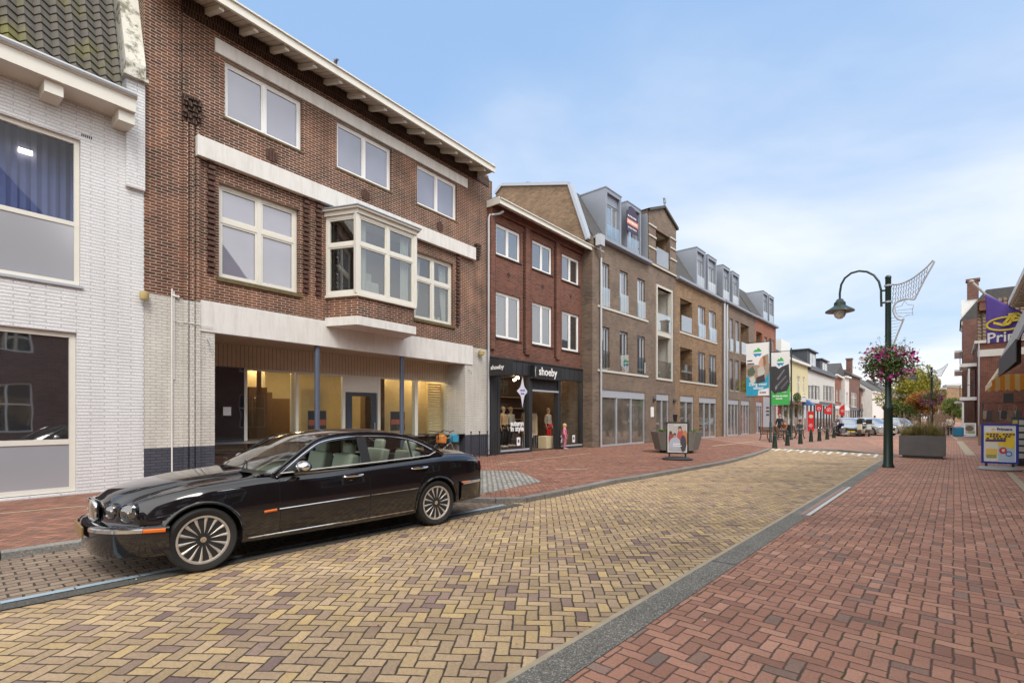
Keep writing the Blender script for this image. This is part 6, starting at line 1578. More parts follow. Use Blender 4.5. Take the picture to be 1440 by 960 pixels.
# ------------------------------------------------------------------ generic modern hatchback for the cars far down the street
TG = dict(W=.90, x0=.05, x1=4.25, fw=.7, rw=.6, fk=.30, rk=.20, wz=.32, arch=.36, wheels=(.82, 3.42), cab=(1.25, 3.75), zmid=.58,
  zc=[(.05,.72),(.3,.84),(.8,.95),(1.25,1.00),(3.75,1.04),(4.1,1.02),(4.25,.9)], zs=[(.05,.68),(.3,.78),(.8,.88),(1.3,.93),(3.5,1.0),(4.25,.92)],
  zb=[(.05,.22),(.8,.18),(3.4,.18),(4.25,.3)], hw=[(.05,.78),(.4,.86),(1,.90),(3,.90),(3.9,.87),(4.25,.80)], fl=[(0,0),(5,0)],
  rail=[(1.35,.82,.93),(1.7,.76,1.15),(2.1,.68,1.36),(2.6,.64,1.42),(3.1,.64,1.42),(3.6,.66,1.36),(3.85,.72,1.2),(4.0,.8,1.0)],
  mid=[(1.1,.98),(1.5,1.22),(1.95,1.43),(2.6,1.50),(3.1,1.50),(3.65,1.44),(3.98,1.25),(4.15,1.02)], screens=(2.0, 5.2))
def smallcar(u, v, rz, name_label, col, scale=1.0):
    x, y = G(u, v); r = empty('distant_car', (x, y, 0), rz, name_label, 'car', 'cars at the far end of the street'); p = paint('car paint', col, .12, .3)
    t = dict(TG); t['paint'] = p; k = Car(r, t); k.body(p, 40, 1); k.roof(p, M['pane_sky']); k.arches(False)
    for cx in t['wheels']:
        for sg in (1, -1): k.wheel(cx, sg, .79, .32, .2, .22, MC['rim'], detail=False)
    for sg in (1, -1):
        mb = MB(); mb.face([(x_, sg*(.835-.40*(z-.93)), z) for x_, z in ((1.55,.95),(2.1,1.32),(2.6,1.38),(3.1,1.38),(3.6,1.32),(3.85,1.0))]); mb.build('side_window', M['pane_dark'], r)
        mb = MB(); mb.ell((k.warp(.08, .62)-.0, sg*.62, .68), .05, .16, .06, 12, 8); mb.build('headlight', MC['lamp'], r, smooth=True)
        mb = MB(); mb.ell((1.62, sg*.97, 1.0), .06, .11, .07, 10, 6); mb.build('mirror', p, r, smooth=True)
    mb = MB(); mb.box(.0, .08, -.38, .38, .42, .62); mb.build('grille', MC['trim'], r); mb = MB(); mb.box(-.02, .0, -.26, .26, .34, .44); mb.build('number_plate', plain('yellow plate', (.7,.5,.05), .5), r)
    return r
h0 = CF.ang
smallcar(1197, 613.5, R(62), 'silver grey car facing the viewer beside the cyclist in the distance', (.45,.48,.50))
smallcar(1217, 609, R(62), 'pale silver car behind the scooters in the distance', (.55,.56,.57))
smallcar(1252, 612.5, R(88), 'light grey car with its nose this way behind the lamp post', (.50,.51,.50))
smallcar(1282, 609.5, R(80), 'white car half hidden behind the grass planter', (.62,.62,.60))
# ------------------------------------------------------------------ street furniture
GREEN = plain('dark green cast iron', (.016,.036,.029), .35, var=.2)
def SF(u, v): p = G(u, v); return p, Fr(p, (p[0]+SN[0], p[1]+SN[1]))
post, LF = SF(1249, 657)
lang = math.atan2(SN[1], SN[0])
lamp = empty('street_lamp', (*post, 0), lang, 'dark green arched street lamp standing beside the grey planter in the foreground', 'street lamp', 'arched street lamps along the street')
L = lambda u, v: (LF.s(u), 0, LF.z(u, v))
mb = MB(); mb.lathe([(.155,0),(.155,.06),(.125,.12),(.115,1.75),(.135,1.78),(.135,1.86),(.085,1.95),(.075,5.80),(.09,5.82),(.06,5.88),(.001,5.90)], 18); mb.build('pole', GREEN, lamp, smooth=True)
arc = [L(1239.5,431), L(1239,418), L(1239,408), L(1236,396), L(1229,387), L(1219,382), L(1208,381), L(1197,384), L(1188,391), L(1183,400), L(1181,412), L(1181,421)]
mb = MB(); mb.tube(arc, .032, 10); mb.tube([(0,0,L(1240,409)[2]), L(1239,409)], .03, 6); mb.tube([(0,0,L(1240,426)[2]), L(1239,426)], .03, 6); mb.build('arm', GREEN, lamp, smooth=True)
lx, _, lz = L(1181, 421)
mb = MB(); mb.lathe([(.05,.02),(.09,0),(.13,-.08),(.16,-.10),(.17,-.20),(.22,-.24),(.40,-.36),(.41,-.40),(.38,-.40),(.16,-.33),(.001,-.33)], 24, (lx,0,lz)); hd = mb.build('lamp_shade', GREEN, lamp, smooth=True)
mb = MB(); mb.lathe([(.17,-.36),(.175,-.46),(.14,-.56),(.07,-.62),(.001,-.635)], 20, (lx,0,lz)); mb.build('lamp_glass', plain('milky lamp glass', (.62,.62,.55), .12, 0, .05), hd, smooth=True)
mb = MB()
for z in (5.55, 5.05, 2.95): mb.lathe([(.10,z),(.10,z+.05)], 14)
mb.build('clamp', M['zinc_light'], lamp)
def leaves(mb, c, r, n, size, rg, shell=.35, droop=0.0):
    for _ in range(n):
        while True:
            p = Vector((rg.uniform(-1,1), rg.uniform(-1,1), rg.uniform(-1,1)))
            if shell < p.length <= 1: break
        p = Vector((c[0]+p.x*r[0], c[1]+p.y*r[1], c[2]+p.z*r[2])); s_ = size*rg.uniform(.6, 1.3)
        a = Vector((rg.uniform(-1,1), rg.uniform(-1,1), rg.uniform(-1,1))).normalized(); b = a.cross(Vector((rg.uniform(-1,1), rg.uniform(-1,1), rg.uniform(-1,1)))).normalized(); c2 = a.cross(b)
        mb.face((p-b*s_*.5, p+c2*s_*.28, p+b*s_*.5, p-c2*s_*.28))
def flower(mb, p, s_, rg):
    a = Vector((rg.uniform(-1,1), rg.uniform(-1,1), rg.uniform(-.4,1))).normalized(); b = a.orthogonal().normalized(); c2 = a.cross(b)
    mb.face([p+(b*math.cos(t)+c2*math.sin(t))*s_*(1 if k % 2 else .7) for k, t in enumerate([2*PI*i/8 for i in range(8)])])
BK = leafmat('basket foliage', [(0, (.04,.08,.02)), (.5, (.10,.16,.04)), (1, (.24,.28,.08))])
def basket(name, loc, label, group, R_=.66, n=2600, cols=None, rg=None, low=False):
    rg = rg or random.Random(3); o = empty(name, loc, 0, label, 'flower basket', group)
    mb = MB(); mb.lathe([(.10,-.10),(.34,-.02),(.40,.10),(.10,.10)], 16, (0,0,-.15)); mb.build('basket_bowl', GREEN, o)
    mb = MB(); leaves(mb, (0,0,-.02), (R_,R_,R_*.80), n, .085, rg, .25)
    leaves(mb, (0,0,-.45), (R_*.7,R_*.7,.35), n//5, .08, rg, 0)
    for k in range(60):
        a = rg.uniform(0, 6.28); el = rg.uniform(-.3, 1.2); d = Vector((math.cos(a)*math.cos(el), math.sin(a)*math.cos(el), math.sin(el)*.9)); L_ = R_*rg.uniform(1.0, 1.32)
        mb.tube([d*R_*.5, d*L_], .003, 3); leaves(mb, tuple(d*L_), (.05,.05,.05), 5, .05, rg, 0)
    mb.build('foliage', BK, o)
    for nm, stops, k_, s_ in (('magenta_petals', [(0, (.30,.015,.16)), (.4, (.42,.03,.24)), (.75, (.20,.01,.12))], 300, .050), ('pale_petals', [(0, (.70,.62,.62)), (.4, (.66,.30,.38)), (.7, (.62,.28,.20)), (.85, (.75,.70,.66))], 420, .023)):
        mb = MB()
        cen = []
        for _ in range(24):
            a = rg.uniform(0, 6.28); zz = rg.uniform(-.85, .9); cen.append(Vector((math.cos(a)*math.sqrt(1-zz*zz), math.sin(a)*math.sqrt(1-zz*zz), zz)))
        for _ in range(k_):
            d = (rg.choice(cen)+Vector((rg.gauss(0, .17), rg.gauss(0, .17), rg.gauss(0, .17)))).normalized()
            if nm == 'magenta_petals' and d.z > .45 and rg.random() < .7: continue
            rr = R_*rg.uniform(.88, 1.14); flower(mb, Vector((d.x*rr, d.y*rr, d.z*rr*.82-(.10 if d.z < -.3 else 0))), s_*rg.uniform(.6, 1.3), rg)
        mb.build(nm, islandmat(nm.replace('_', ' '), stops, .6), o)
    return o
basket('hanging_basket', (post[0], post[1], zat(508, post[1])), 'lush basket of magenta and white petunias ringing the near street lamp pole', 'flower baskets on the lamp posts')
# wire light ornament
orn = empty('wire_ornament', (*post, 0), lang, 'wing shaped wire light ornament fixed to the near street lamp', 'light ornament', 'wire light ornaments on the lamps')
def curve(pts, n=6):
    out = []; ku = [(i, p[0]) for i, p in enumerate(pts)]; kv = [(i, p[1]) for i, p in enumerate(pts)]
    for i in range((len(pts)-1)*n+1): out.append((cr_(ku, i/n), cr_(kv, i/n)))
    return out
top = curve([(1252,400),(1266,399),(1282,392),(1297,381),(1306,373)])+[(1312,366),(1314,368),(1312,372)]
right = [(1312,372),(1300,393),(1286,421)]
ringp = curve([(1286,421),(1272,420.5),(1260,426),(1256,436),(1260,446),(1267,450),(1271,448)], 5)
low = [(1271,448),(1262,470),(1255,488),(1253,489)]
OF = Fr((post[0], post[1]), (post[0]+SN[0], post[1]+SN[1]))
oL = lambda p: (OF.s(p[0]), 0, OF.z(*p))
mb = MB()
for c in (top, right, ringp, low): mb.tube([oL(p) for p in c], .026, 6)
mb.tube([oL((1252.5,400)), oL((1252.5,489))], .014, 6); mb.build('outline_tube', plain('white light tube', (.42,.42,.42), .5), orn)
mb = MB(); star = [(1259,432),(1268,430),(1272,423),(1276,428),(1285,429),(1283,436),(1284,443),(1276,443),(1270,446),(1262,443),(1259,437),(1259,432)]
mb.tube([oL(p) for p in star], .010, 5); mb.tube([oL((1258,437)), oL((1284,434))], .008, 5); mb.tube([oL((1258,440)), oL((1284,440))], .008, 5); mb.build('emblem', plain('white light tube', (.42,.42,.42), .5), orn)
mb = MB()
def topv(u): return cr_([(p[0], p[1]) for p in [(1252,400),(1266,399),(1282,392),(1297,381),(1312,367)]], u)
def botv(u):
    if u < 1257: return 486-(u-1252)*1.6
    if u < 1272: return 427-(u-1257)*.4
    return min(420+(1286-u)*.1, 421-(u-1286)*2.0 if u > 1286 else 421)
for k in range(15):
    u = 1253.5+k*3.6; a, b = topv(u), botv(u)
    if b-a < 4: continue
    m_ = int((b-a)/3); mb.tube([oL((u+(.7 if i % 2 else -.7)-(i*.25), a+(b-a)*i/m_)) for i in range(m_+1)], .009, 4)
for k in range(9):
    v = 447+k*4.5; mb.tube([oL((1253,v)), oL((1253+(489-v)*.42*.9,v-2))], .006, 4)
for k in range(4):
    mb.tube([oL((1254+i*5, topv(1254+i*5)+6+k*7)) for i in range(11) if topv(1254+i*5)+6+k*7 < botv(1254+i*5)] or [oL((1254,410)), oL((1256,410))], .005, 4)
mb.build('light_net', plain('grey wire', (.28,.28,.28), .5), orn)
# second lamp, basket and ornament further on
s2 = at(1310, 43.5)
for o in (lamp, orn):
    c = copy_tree(o); c.location = (*s2, 0)
    c['label'] = 'more distant arched street lamp behind the grass planter' if o is lamp else 'smaller wire light ornament on the distant street lamp'
def crown_tree(name, label, loc, h, rad, stops, n=5200, size=.30, rg=None, trunk=.16, group='trees along the street', scale=.35, base=.25):
    rg = rg or random.Random(len(name)*7+int(loc[0])); o = empty(name, (*loc, 0), rg.uniform(0, 6), label, 'tree', group)
    mb = MB(); mb.tube([(0,0,0),(.05,.02,h*.2),(.0,.05,h*.45),(.1,0,h*.8)], [trunk*1.3, trunk, trunk*.7, .03], 8)
    blobs = []
    for k in range(15):
        a = rg.uniform(0, 6.28); zz = rg.uniform(base+.05, .86); q = rad*rg.uniform(.15, .72)*math.sin(PI*min(1, max(.12, (zz-base+.12)/(1.0-base+.1)))); c = Vector((math.cos(a)*q, math.sin(a)*q, h*zz)); blobs.append((c, rad*rg.uniform(.26, .46)))
        mb.tube([(0,0,h*zz*.55), tuple(c*.6+Vector((0,0,h*zz*.35))), tuple(c)], [trunk*.35, trunk*.2, .015], 5)
    mb.build('trunk', plain('grey brown bark', (.10,.075,.055), .9, bump=.5), o)
    mb = MB()
    for c, r in blobs: leaves(mb, tuple(c), (r, r, r*.8), n//15, size, rg, .2)
    mb.build('crown', leafmat('autumn leaves', stops, scale=scale), o); return o
YG = [(0, (.09,.11,.02)), (.35, (.24,.25,.04)), (.65, (.48,.40,.06)), (1, (.62,.42,.08))]
OR = [(0, (.18,.10,.03)), (.4, (.45,.20,.06)), (.7, (.55,.30,.08)), (1, (.50,.38,.08))]
GN = [(0, (.04,.06,.015)), (.5, (.12,.16,.035)), (1, (.30,.30,.06))]
crown_tree('autumn_tree', 'tall yellow green autumn tree behind the near flower basket', at(1281, 66), zat(508, 66), 4.1, YG, 9000, .30)
crown_tree('autumn_tree', 'rust orange autumn tree left of the distant lamp', at(1293, 60), zat(535, 60), 2.3, OR, 5200, .26)
crown_tree('autumn_tree', 'low dark green tree under the yellow tree beside the distant cars', at(1268, 60), zat(558, 60), 2.2, GN, 4200, .26, base=.12)
crown_tree('autumn_tree', 'green tree between the orange tree and the grey flats', at(1305, 82), zat(530, 82), 2.8, YG, 4000, .34)
crown_tree('autumn_tree', 'distant green tree in front of the far shop block at the right', at(1341, 100), zat(556, 100), 3.2, GN, 3500, .4)
basket('hanging_basket', (s2[0], s2[1], zat(560, s2[1])), 'dark leafy flower basket on the distant street lamp', 'flower baskets on the lamp posts', .80, 1500, rg=random.Random(9))
# planter trough on the right
P0_, PF0 = G(1264, 643), None
PFr = Fr(P0_, (P0_[0]-SN[0], P0_[1]-SN[1])); wpl = PFr.s(1330); ang = PFr.ang
tr = empty('planter_trough', (*P0_, 0), ang, 'long dark grey trough planter beside the near street lamp', 'planter')
hp = PFr.z(1297, 612.5)
mb = MB(); dp_ = 1.0
mb.box(0, wpl, 0, .06, .10, hp); mb.box(0, wpl, dp_-.06, dp_, .10, hp); mb.box(0, .06, .06, dp_-.06, .10, hp); mb.box(wpl-.06, wpl, .06, dp_-.06, .10, hp); mb.box(.06, wpl-.06, .06, dp_-.06, .10, .14)
mb.build('trough', plain('dark grey concrete', (.125,.122,.12), .75, var=.25, scale=3, bump=.3), tr, bevel=.008)
mb = MB(); mb.box(.10, wpl-.08, .10, dp_-.1, 0, .10); mb.build('plinth', M['black'], tr)
mb = MB(); mb.box(.062, wpl-.062, .062, dp_-.062, hp-.12, hp-.08); mb.build('soil', plain('soil', (.05,.035,.025), .95), tr)
gr_ = MB(); rg = random.Random(5)
def blades(mb, cx, cy, z0, n, h, spread, rg, w=.006):
    for _ in range(n):
        a = rg.uniform(0, 6.28); q = rg.uniform(0, .08); L_ = h*rg.uniform(.5, 1.15); d = rg.uniform(.15, 1.0)*spread; b = Vector((cx+math.cos(a)*q, cy+math.sin(a)*q, z0)); n_ = Vector((-math.sin(a), math.cos(a), 0))*w
        pts = [b+Vector((math.cos(a)*d*t*t, math.sin(a)*d*t*t, L_*(t-.42*t*t*d/spread))) for t in (0, .35, .7, 1)]
        for i in range(3):
            w0, w1 = 1-i/3, 1-(i+1)/3; mb.face((pts[i]-n_*w0, pts[i]+n_*w0, pts[i+1]+n_*max(w1, .1), pts[i+1]-n_*max(w1, .1)))
for k in range(16): blades(gr_, .12+(wpl-.24)*k/15, rg.uniform(.2, .8), hp-.1, 150, .80 if 3 < k < 13 else .50, .48, rg)
gp_ = empty('ornamental_grass', (*P0_, 0), ang, 'tufts of green and straw coloured grass growing in the trough planter', 'plants')
gr_.build('grass_tuft', leafmat('grass blades', [(0, (.12,.15,.04)), (.4, (.30,.28,.09)), (.7, (.48,.36,.14)), (1, (.45,.22,.11))], scale=1.5), gp_)
mb = MB()
for k in range(150):
    x = rg.uniform(-.15, wpl+.15); y = rg.uniform(.1, .9); h_ = rg.uniform(.35, .85); p0 = Vector((min(max(x, .1), wpl-.1), y, hp-.1)); p1 = Vector((x+rg.uniform(-.12, .12), y, hp+h_)); mb.tube([p0, (p0+p1)/2+Vector((0,0,.06)), p1], .0025, 3); leaves(mb, tuple(p1), (.035,.035,.08), 14, .035, rg, 0)
mb.build('seed_head', leafmat('straw plumes', [(0, (.28,.20,.13)), (.6, (.50,.38,.28)), (1, (.60,.50,.42))], scale=2), gp_)
# octagonal planter in the middle
cY = 1085/52.0+1.0; cpt = at(951, cY)
op = empty('round_planter', (*cpt, 0), .1, 'grey octagonal planter with low greenery behind the framed people poster', 'planter')
rt_, rb_ = 34.5*cY/700, 30*cY/700; ht = zat(606.5, cY)
def octa(mb, prof, n=8):
    rings = [[(r*math.cos(2*PI*(k+.5)/n), r*math.sin(2*PI*(k+.5)/n), z) for k in range(n)] for r, z in prof]
    V = [[mb.bm.verts.new(p) for p in r_] for r_ in rings]
    for A, B_ in zip(V, V[1:]):
        for k in range(n): mb.bm.faces.new((A[k], A[(k+1) % n], B_[(k+1) % n], B_[k]))
    mb.bm.faces.new(V[0][::-1]); mb.bm.faces.new(V[-1])
mb = MB(); octa(mb, [(rb_*.96,.12),(rt_*1.02,ht),(rt_*.93,ht),(rt_*.92,ht-.1)]); mb.build('planter_body', plain('warm grey concrete', (.17,.165,.15), .8, var=.25, scale=3, bump=.3), op)
mb = MB(); octa(mb, [(rb_*.74,0),(rb_*.76,.12)]); mb.build('plinth', M['black'], op)
mb = MB(); rg = random.Random(11)
for k in range(14):
    a = rg.uniform(0, 6.28); q = rg.uniform(.2, rt_*.8); leaves(mb, (math.cos(a)*q, math.sin(a)*q, ht-.02), (.24,.24,.10), 90, .07, rg, 0)
lw = mb.build('low_plants', leafmat('bright low foliage', [(0, (.04,.08,.015)), (.6, (.13,.19,.04)), (1, (.35,.33,.10))], scale=2), None); lw.location = (*cpt, 0); tag(lw, 'clumps of low yellow green plants filling the octagonal planter', 'plants')
mb = MB(); pt_ = at(949.5, cY+.3); mb.lathe([(.07,0),(.10,.28),(.11,.28),(.11,.31),(.001,.31)], 14); mb.tube([(0,0,.0),(0,0,-.55)], .03, 6); po_ = mb.build('black_bucket', M['black'], None, smooth=True); po_.location = (*pt_, zat(592.5, cY+.3)); tag(po_, 'small black pot on a stake rising above the framed poster', 'pot')  # plain black pot standing in the planter
# poster stand (people)
def sign_stand(name, label, u, v, wpx, vt, vb, rz, frame, basem, baser=.5, legs=.10, border=.05):
    p = G(u, v); Y = p[1]; k = Y/700; o = empty(name, (*p, 0), rz, label, 'sign'); w_ = wpx*k/(math.cos(rz)+abs((u-720)/700*math.sin(rz))); z0, z1 = zat(vb, Y), zat(vt, Y)
    mb = MB(); b = border; mb.box(-w_/2, w_/2, -.03, .03, z1-b, z1); mb.box(-w_/2, w_/2, -.03, .03, z0, z0+b); mb.box(-w_/2, -w_/2+b, -.029, .029, z0+b, z1-b); mb.box(w_/2-b, w_/2, -.029, .029, z0+b, z1-b); mb.build('frame', frame, o, bevel=.004)
    mb = MB()
    for sg in (-1, 1): mb.box(sg*w_*.36-.03, sg*w_*.36+.03, -.02, .02, .08, z0)
    mb.build('leg', frame, o) if 0 else mb.build('support', M['black'], o)
    mb = MB(); n0 = len(mb.bm.verts); mb.lathe([(.80,0),(1,.02),(1.0,.05),(.85,.09),(.4,.13),(.001,.135)], 28); mb.move(n0, Matrix.Diagonal((w_*baser*1.12, .26, 1, 1))); mb.build('base', basem, o, smooth=True)
    mb = MB(); mb.box(-w_/2+b, w_/2-b, -.012, .012, z0+b, z1-b); pb = mb.build('poster', M['white_pvc'], o)
    return o, pb, w_, z0, z1, b
o, pb, w_, z0, z1, b = sign_stand('poster_stand', 'black framed poster stand showing a group of people in front of the octagonal planter', 952.5, 646.5, 31.5, 593, 637.5, -R(20), M['black'], plain('black rubber base', (.03,.03,.032), .5), .62)
def blobs(par, y, items, name='poster_print', fx=1.0):
    for i, (kind, x, z, rx, rz_, col) in enumerate(items):
        if kind != 'p' and i > 0: x *= fx; rx *= fx
        if kind == 'p' and i > 1: rx = [(p_[0]*fx, p_[1]) for p_ in rx]
        mb = MB(); n = 20
        if kind == 'e': pts = [(x+rx*math.cos(2*PI*k/n), z+rz_*math.sin(2*PI*k/n)) for k in range(n)]
        elif kind == 'r': pts = [(x-rx, z-rz_), (x+rx, z-rz_), (x+rx, z+rz_), (x-rx, z+rz_)]
        else: pts = rx
        yy = y-.0012*(i+1); mb.prism(pts, yy, yy+.0008); mb.build(name, plain('print ink', col, .5, var=.1), par)
W2_, H2_ = w_/2-b, (z1-z0)/2-b; zc_ = (z0+z1)/2
blobs(pb, -.013, [('r', 0, zc_, W2_*.93, H2_*.95, (.42,.40,.38)), ('e', -.22, zc_-.05, .09, .26, (.30,.06,.05)), ('e', -.23, zc_+.18, .05, .065, (.07,.04,.03)), ('e', .11, zc_+.02, .12, .30, (.42,.08,.07)), ('e', .09, zc_+.34, .062, .08, (.05,.03,.02)), ('e', .09, zc_+.29, .045, .06, (.45,.28,.2)),
  ('e', .26, zc_-.02, .09, .30, (.45,.20,.08)), ('e', -.08, zc_-.22, .20, .24, (.38,.42,.50)), ('e', -.09, zc_+.10, .055, .075, (.05,.035,.03)), ('e', -.09, zc_+.05, .043, .06, (.40,.25,.18)), ('e', .20, zc_-.20, .10, .30, (.05,.05,.06)), ('r', -.02, zc_-.22, .13, .018, (.7,.7,.7)), ('r', .0, zc_-.29, .15, .018, (.7,.7,.7)), ('r', 0, zc_+H2_*.85, .10, .012, (.75,.75,.75))])
# blue framed shop sign on the right
o, pb, w_, z0, z1, b = sign_stand('shop_sign_stand', 'blue framed yellow and white pavement sign on a grey water filled base', 1405.5, 661, 52.5, 595.5, 651.5, -R(38), plain('royal blue frame', (.012,.035,.30), .35), plain('grey plastic base', (.33,.33,.34), .45), .55, border=.055)
W2_, H2_ = w_/2-b, (z1-z0)/2-b; zc_ = (z0+z1)/2
poly = [(-W2_*.93, zc_-H2_*.15), (-W2_*.93, zc_+H2_*.62), (W2_*.93, zc_+H2_*.62), (W2_*.93, zc_-H2_*.30), (W2_*.2, zc_-H2_*.15)]
blobs(pb, -.013, [('r', 0, zc_-H2_*.42, W2_*.95, H2_*.55, (.42,.56,.68)), ('p', 0, 0, poly, 0, (.82,.58,.04)), ('r', -.24, zc_-H2_*.45, .20, .27, (.72,.70,.60)), ('r', -.24, zc_-H2_*.52, .17, .12, (.75,.52,.10)), ('r', -.24, zc_-H2_*.72, .15, .05, (.30,.34,.14)), ('r', -.12, zc_+H2_*.17, .30, .032, (.06,.05,.22)),
  ('e', .10, zc_-H2_*.38, .115, .095, (.55,.04,.03)), ('e', .11, zc_-H2_*.36, .05, .04, (.75,.72,.66)), ('e', .27, zc_-H2_*.55, .10, .075, (.03,.08,.40)), ('e', .27, zc_-H2_*.55, .07, .048, (.42,.56,.68)),
  ('p', 0, 0, [(-.26, zc_+H2_*.80), (-.20, zc_+H2_*.85), (-.12, zc_+H2_*.82), (-.16, zc_+H2_*.75), (-.22, zc_+H2_*.74)], 0, (.80,.55,.08))], 'sign_print', W2_/.47)
fx_ = W2_/.47
text('Primera', .10, faceM(.10, -.035, zc_+H2_*.80), plain('dark print', (.05,.05,.12), .6), pb, bold=.003)
mb = MB()
for r_, (n, l) in enumerate(((9, .095), (8, .09), (6, .10))):
    for k in range(n):
        if (k*7+r_*3) % 5 == 3: continue
        x = -W2_*.82+k*l*fx_; mb.box(x, x+l*.72*fx_, -.0300, -.0285, zc_+H2_*(.52-.115*r_)-.022, zc_+H2_*(.52-.115*r_)+.022)
mb.build('print_marks', plain('dark print', (.07,.05,.05), .6), pb)
# white framed poster by the corner house
o, pb, w_, z0, z1, b = sign_stand('small_poster_stand', 'small white framed poster board against the tall brick corner house', 1364, 614, 17, 594.5, 611.5, -R(38), M['white_pvc'], M['zinc_light'], .55)
blobs(pb, -.013, [('r', 0, (z0+z1)/2, w_/2-b-.03, (z1-z0)/2-b-.03, (.40,.45,.42)), ('e', -.03, (z0+z1)/2+.05, .24, .22, (.16,.10,.08)), ('r', .1, (z0+z1)/2-.25, .22, .10, (.28,.33,.16))])
# ------------------------------------------------------------------ banners
def banner(u, v, vt, ul, label, cols, words, bars=None):
    p, F_ = SF(u, v); o = empty('banner_mast', (*p, 0), F_.ang, label[0], 'post', 'dark green masts carrying the banners'); Y = p[1]; zt = zat(vt, Y)
    mb = MB(); mb.lathe([(.10,0),(.10,.1),(.07,.14),(.065,1.2),(.05,1.25),(.048,zt),(.001,zt+.04)], 12); mb.build('pole', GREEN, o, smooth=True)
    wd = F_.s(ul); z1, z0 = zat(vt+4.5, Y), zat(vt+79.5, Y)
    mb = MB(); mb.tube([(0,0,z1+.06),(wd+.05,0,z1+.06)], .022, 6); mb.tube([(0,0,z0-.06),(wd+.05,0,z0-.06)], .022, 6); mb.build('cross_bar', GREEN, o)
    bo = empty('banner', (*p, 0), F_.ang, label[1], 'banner', 'town banners on the masts')
    x0, x1 = .09, wd-.02; mb = MB(); mb.box(x0, x1, -.006, .006, z0, z1); cl = mb.build('cloth', M['white_pvc'], bo)
    # printed areas lie on the side that faces the viewer (+y locally is away along the street -> face is -y after turning)
    side = 1   # face toward +y
    h = z1-z0; w_ = x1-x0; X_ = lambda f: x1-f*w_; Z_ = lambda f: z1-f*h
    def pr(poly, col, nm, k):
        mb = MB(); yy = .0065+.0015*k; mb.prism([(X_(a), Z_(c)) for a, c in poly], yy, yy+.001); mb.build(nm, plain('banner ink', col, .6, var=.15, scale=3), cl)
    pr([(.30,.17),(.40,.12),(.46,.13),(.52,.09),(.60,.11),(.70,.17)], (.05,.42,.10), 'logo_hill', 1); pr([(.30,.20),(.70,.20),(.62,.255),(.50,.24),(.42,.27)], (.03,.28,.55), 'logo_water', 1)
    for poly, col, nm, k in cols: pr(poly, col, nm, k)
    for s_, fx_, fz, sz in words:
        Mt = Matrix.Translation((X_(fx_), .011, Z_(fz))) @ Matrix.Rotation(PI, 4, 'Z') @ Matrix.Rotation(PI/2, 4, 'X'); text(s_, sz, Mt, M['white_pvc'], cl, bold=.006, ext=.002)
    for a, b_, fz, col in bars or []:
        pr([(a, fz-.012), (b_, fz-.012), (b_, fz+.012), (a, fz+.012)], col, 'print_marks', 6)
bl1 = [([(0,.62),(.12,.66),(.26,.80),(.38,.72),(.80,.72),(.88,.66),(1,.56),(1,1),(0,1)], (.02,.33,.52), 'blue_field', 2),
       ([(0,.40),(.55,.42),(.72,.26),(.98,.22),(1,.56),(.86,.68),(.78,.73),(.40,.73),(.27,.82),(.12,.68),(0,.60)], (.36,.28,.22), 'photo_print', 1),
       ([(.05,.50),(.3,.44),(.42,.55),(.30,.62),(.08,.62)], (.10,.13,.09), 'photo_print', 3), ([(.55,.38),(.66,.28),(.76,.32),(.72,.44),(.60,.46)], (.62,.36,.26), 'photo_print', 3), ([(.5,.48),(.74,.44),(.84,.56),(.7,.66),(.52,.62)], (.52,.50,.44), 'photo_print', 2), ([(.45,.66),(.8,.60),(.84,.74),(.44,.78)], (.05,.05,.05), 'photo_print', 3), ([(.74,.28),(.84,.25),(.88,.4),(.8,.46)], (.30,.13,.05), 'photo_print', 3), ([(.14,.66),(.36,.62),(.40,.72),(.27,.82)], (.62,.58,.50), 'photo_print', 3),
       ([(.55,.90),(1,.86),(1,1.0),(.52,1.0)], (.78,.78,.78), 'white_field', 3)]
banner(1083.5, 621.5, 476, 1049, ('dark green mast holding the blue and white banner', 'white and blue town banner, left one of the two banners'), bl1, [('Zorg voor', .52, .785, .25), ('elkaar', .55, .855, .25)], [(.60,.66,.945,(.4,.05,.05)), (.68,.88,.945,(.1,.1,.2)), (.05,.28,.33,(.1,.1,.1)), (.05,.36,.39,(.1,.1,.1))])
bl2 = [([(0,.74),(.12,.76),(.2,.80),(.35,.76),(.80,.76),(.9,.70),(1,.60),(1,1),(0,1)], (.06,.48,.10), 'green_field', 2),
       ([(0,.26),(.25,.26),(.42,.31),(.6,.27),(.95,.23),(1,.60),(.86,.74),(.36,.77),(.2,.81),(.1,.76),(0,.72)], (.045,.045,.052), 'photo_print', 1),
       ([(.3,.5),(.7,.32),(.74,.34),(.36,.53)], (.20,.20,.21), 'photo_print', 3), ([(.3,.62),(.8,.44),(.84,.46),(.36,.65)], (.16,.16,.17), 'photo_print', 3), ([(.5,.68),(.9,.52),(.92,.56),(.56,.71)], (.13,.13,.14), 'photo_print', 3), ([(.2,.66),(.35,.60),(.33,.68),(.24,.72)], (.26,.26,.27), 'photo_print', 3)]
banner(1112.8, 618, 489.5, 1084, ('dark green mast holding the green and white banner', 'white, black and green town banner, right one of the two banners'), bl2, [], [(.08,.22,.83,(.75,.8,.75)), (.24,.44,.83,(.75,.8,.75)), (.46,.62,.83,(.75,.8,.75)), (.64,.88,.83,(.75,.8,.75)), (.25,.42,.88,(.75,.8,.75)), (.44,.60,.88,(.75,.8,.75))])
pm2 = G(1112.8, 618); q = Fr(pm2, (pm2[0]+SN[0], pm2[1]+SN[1]))
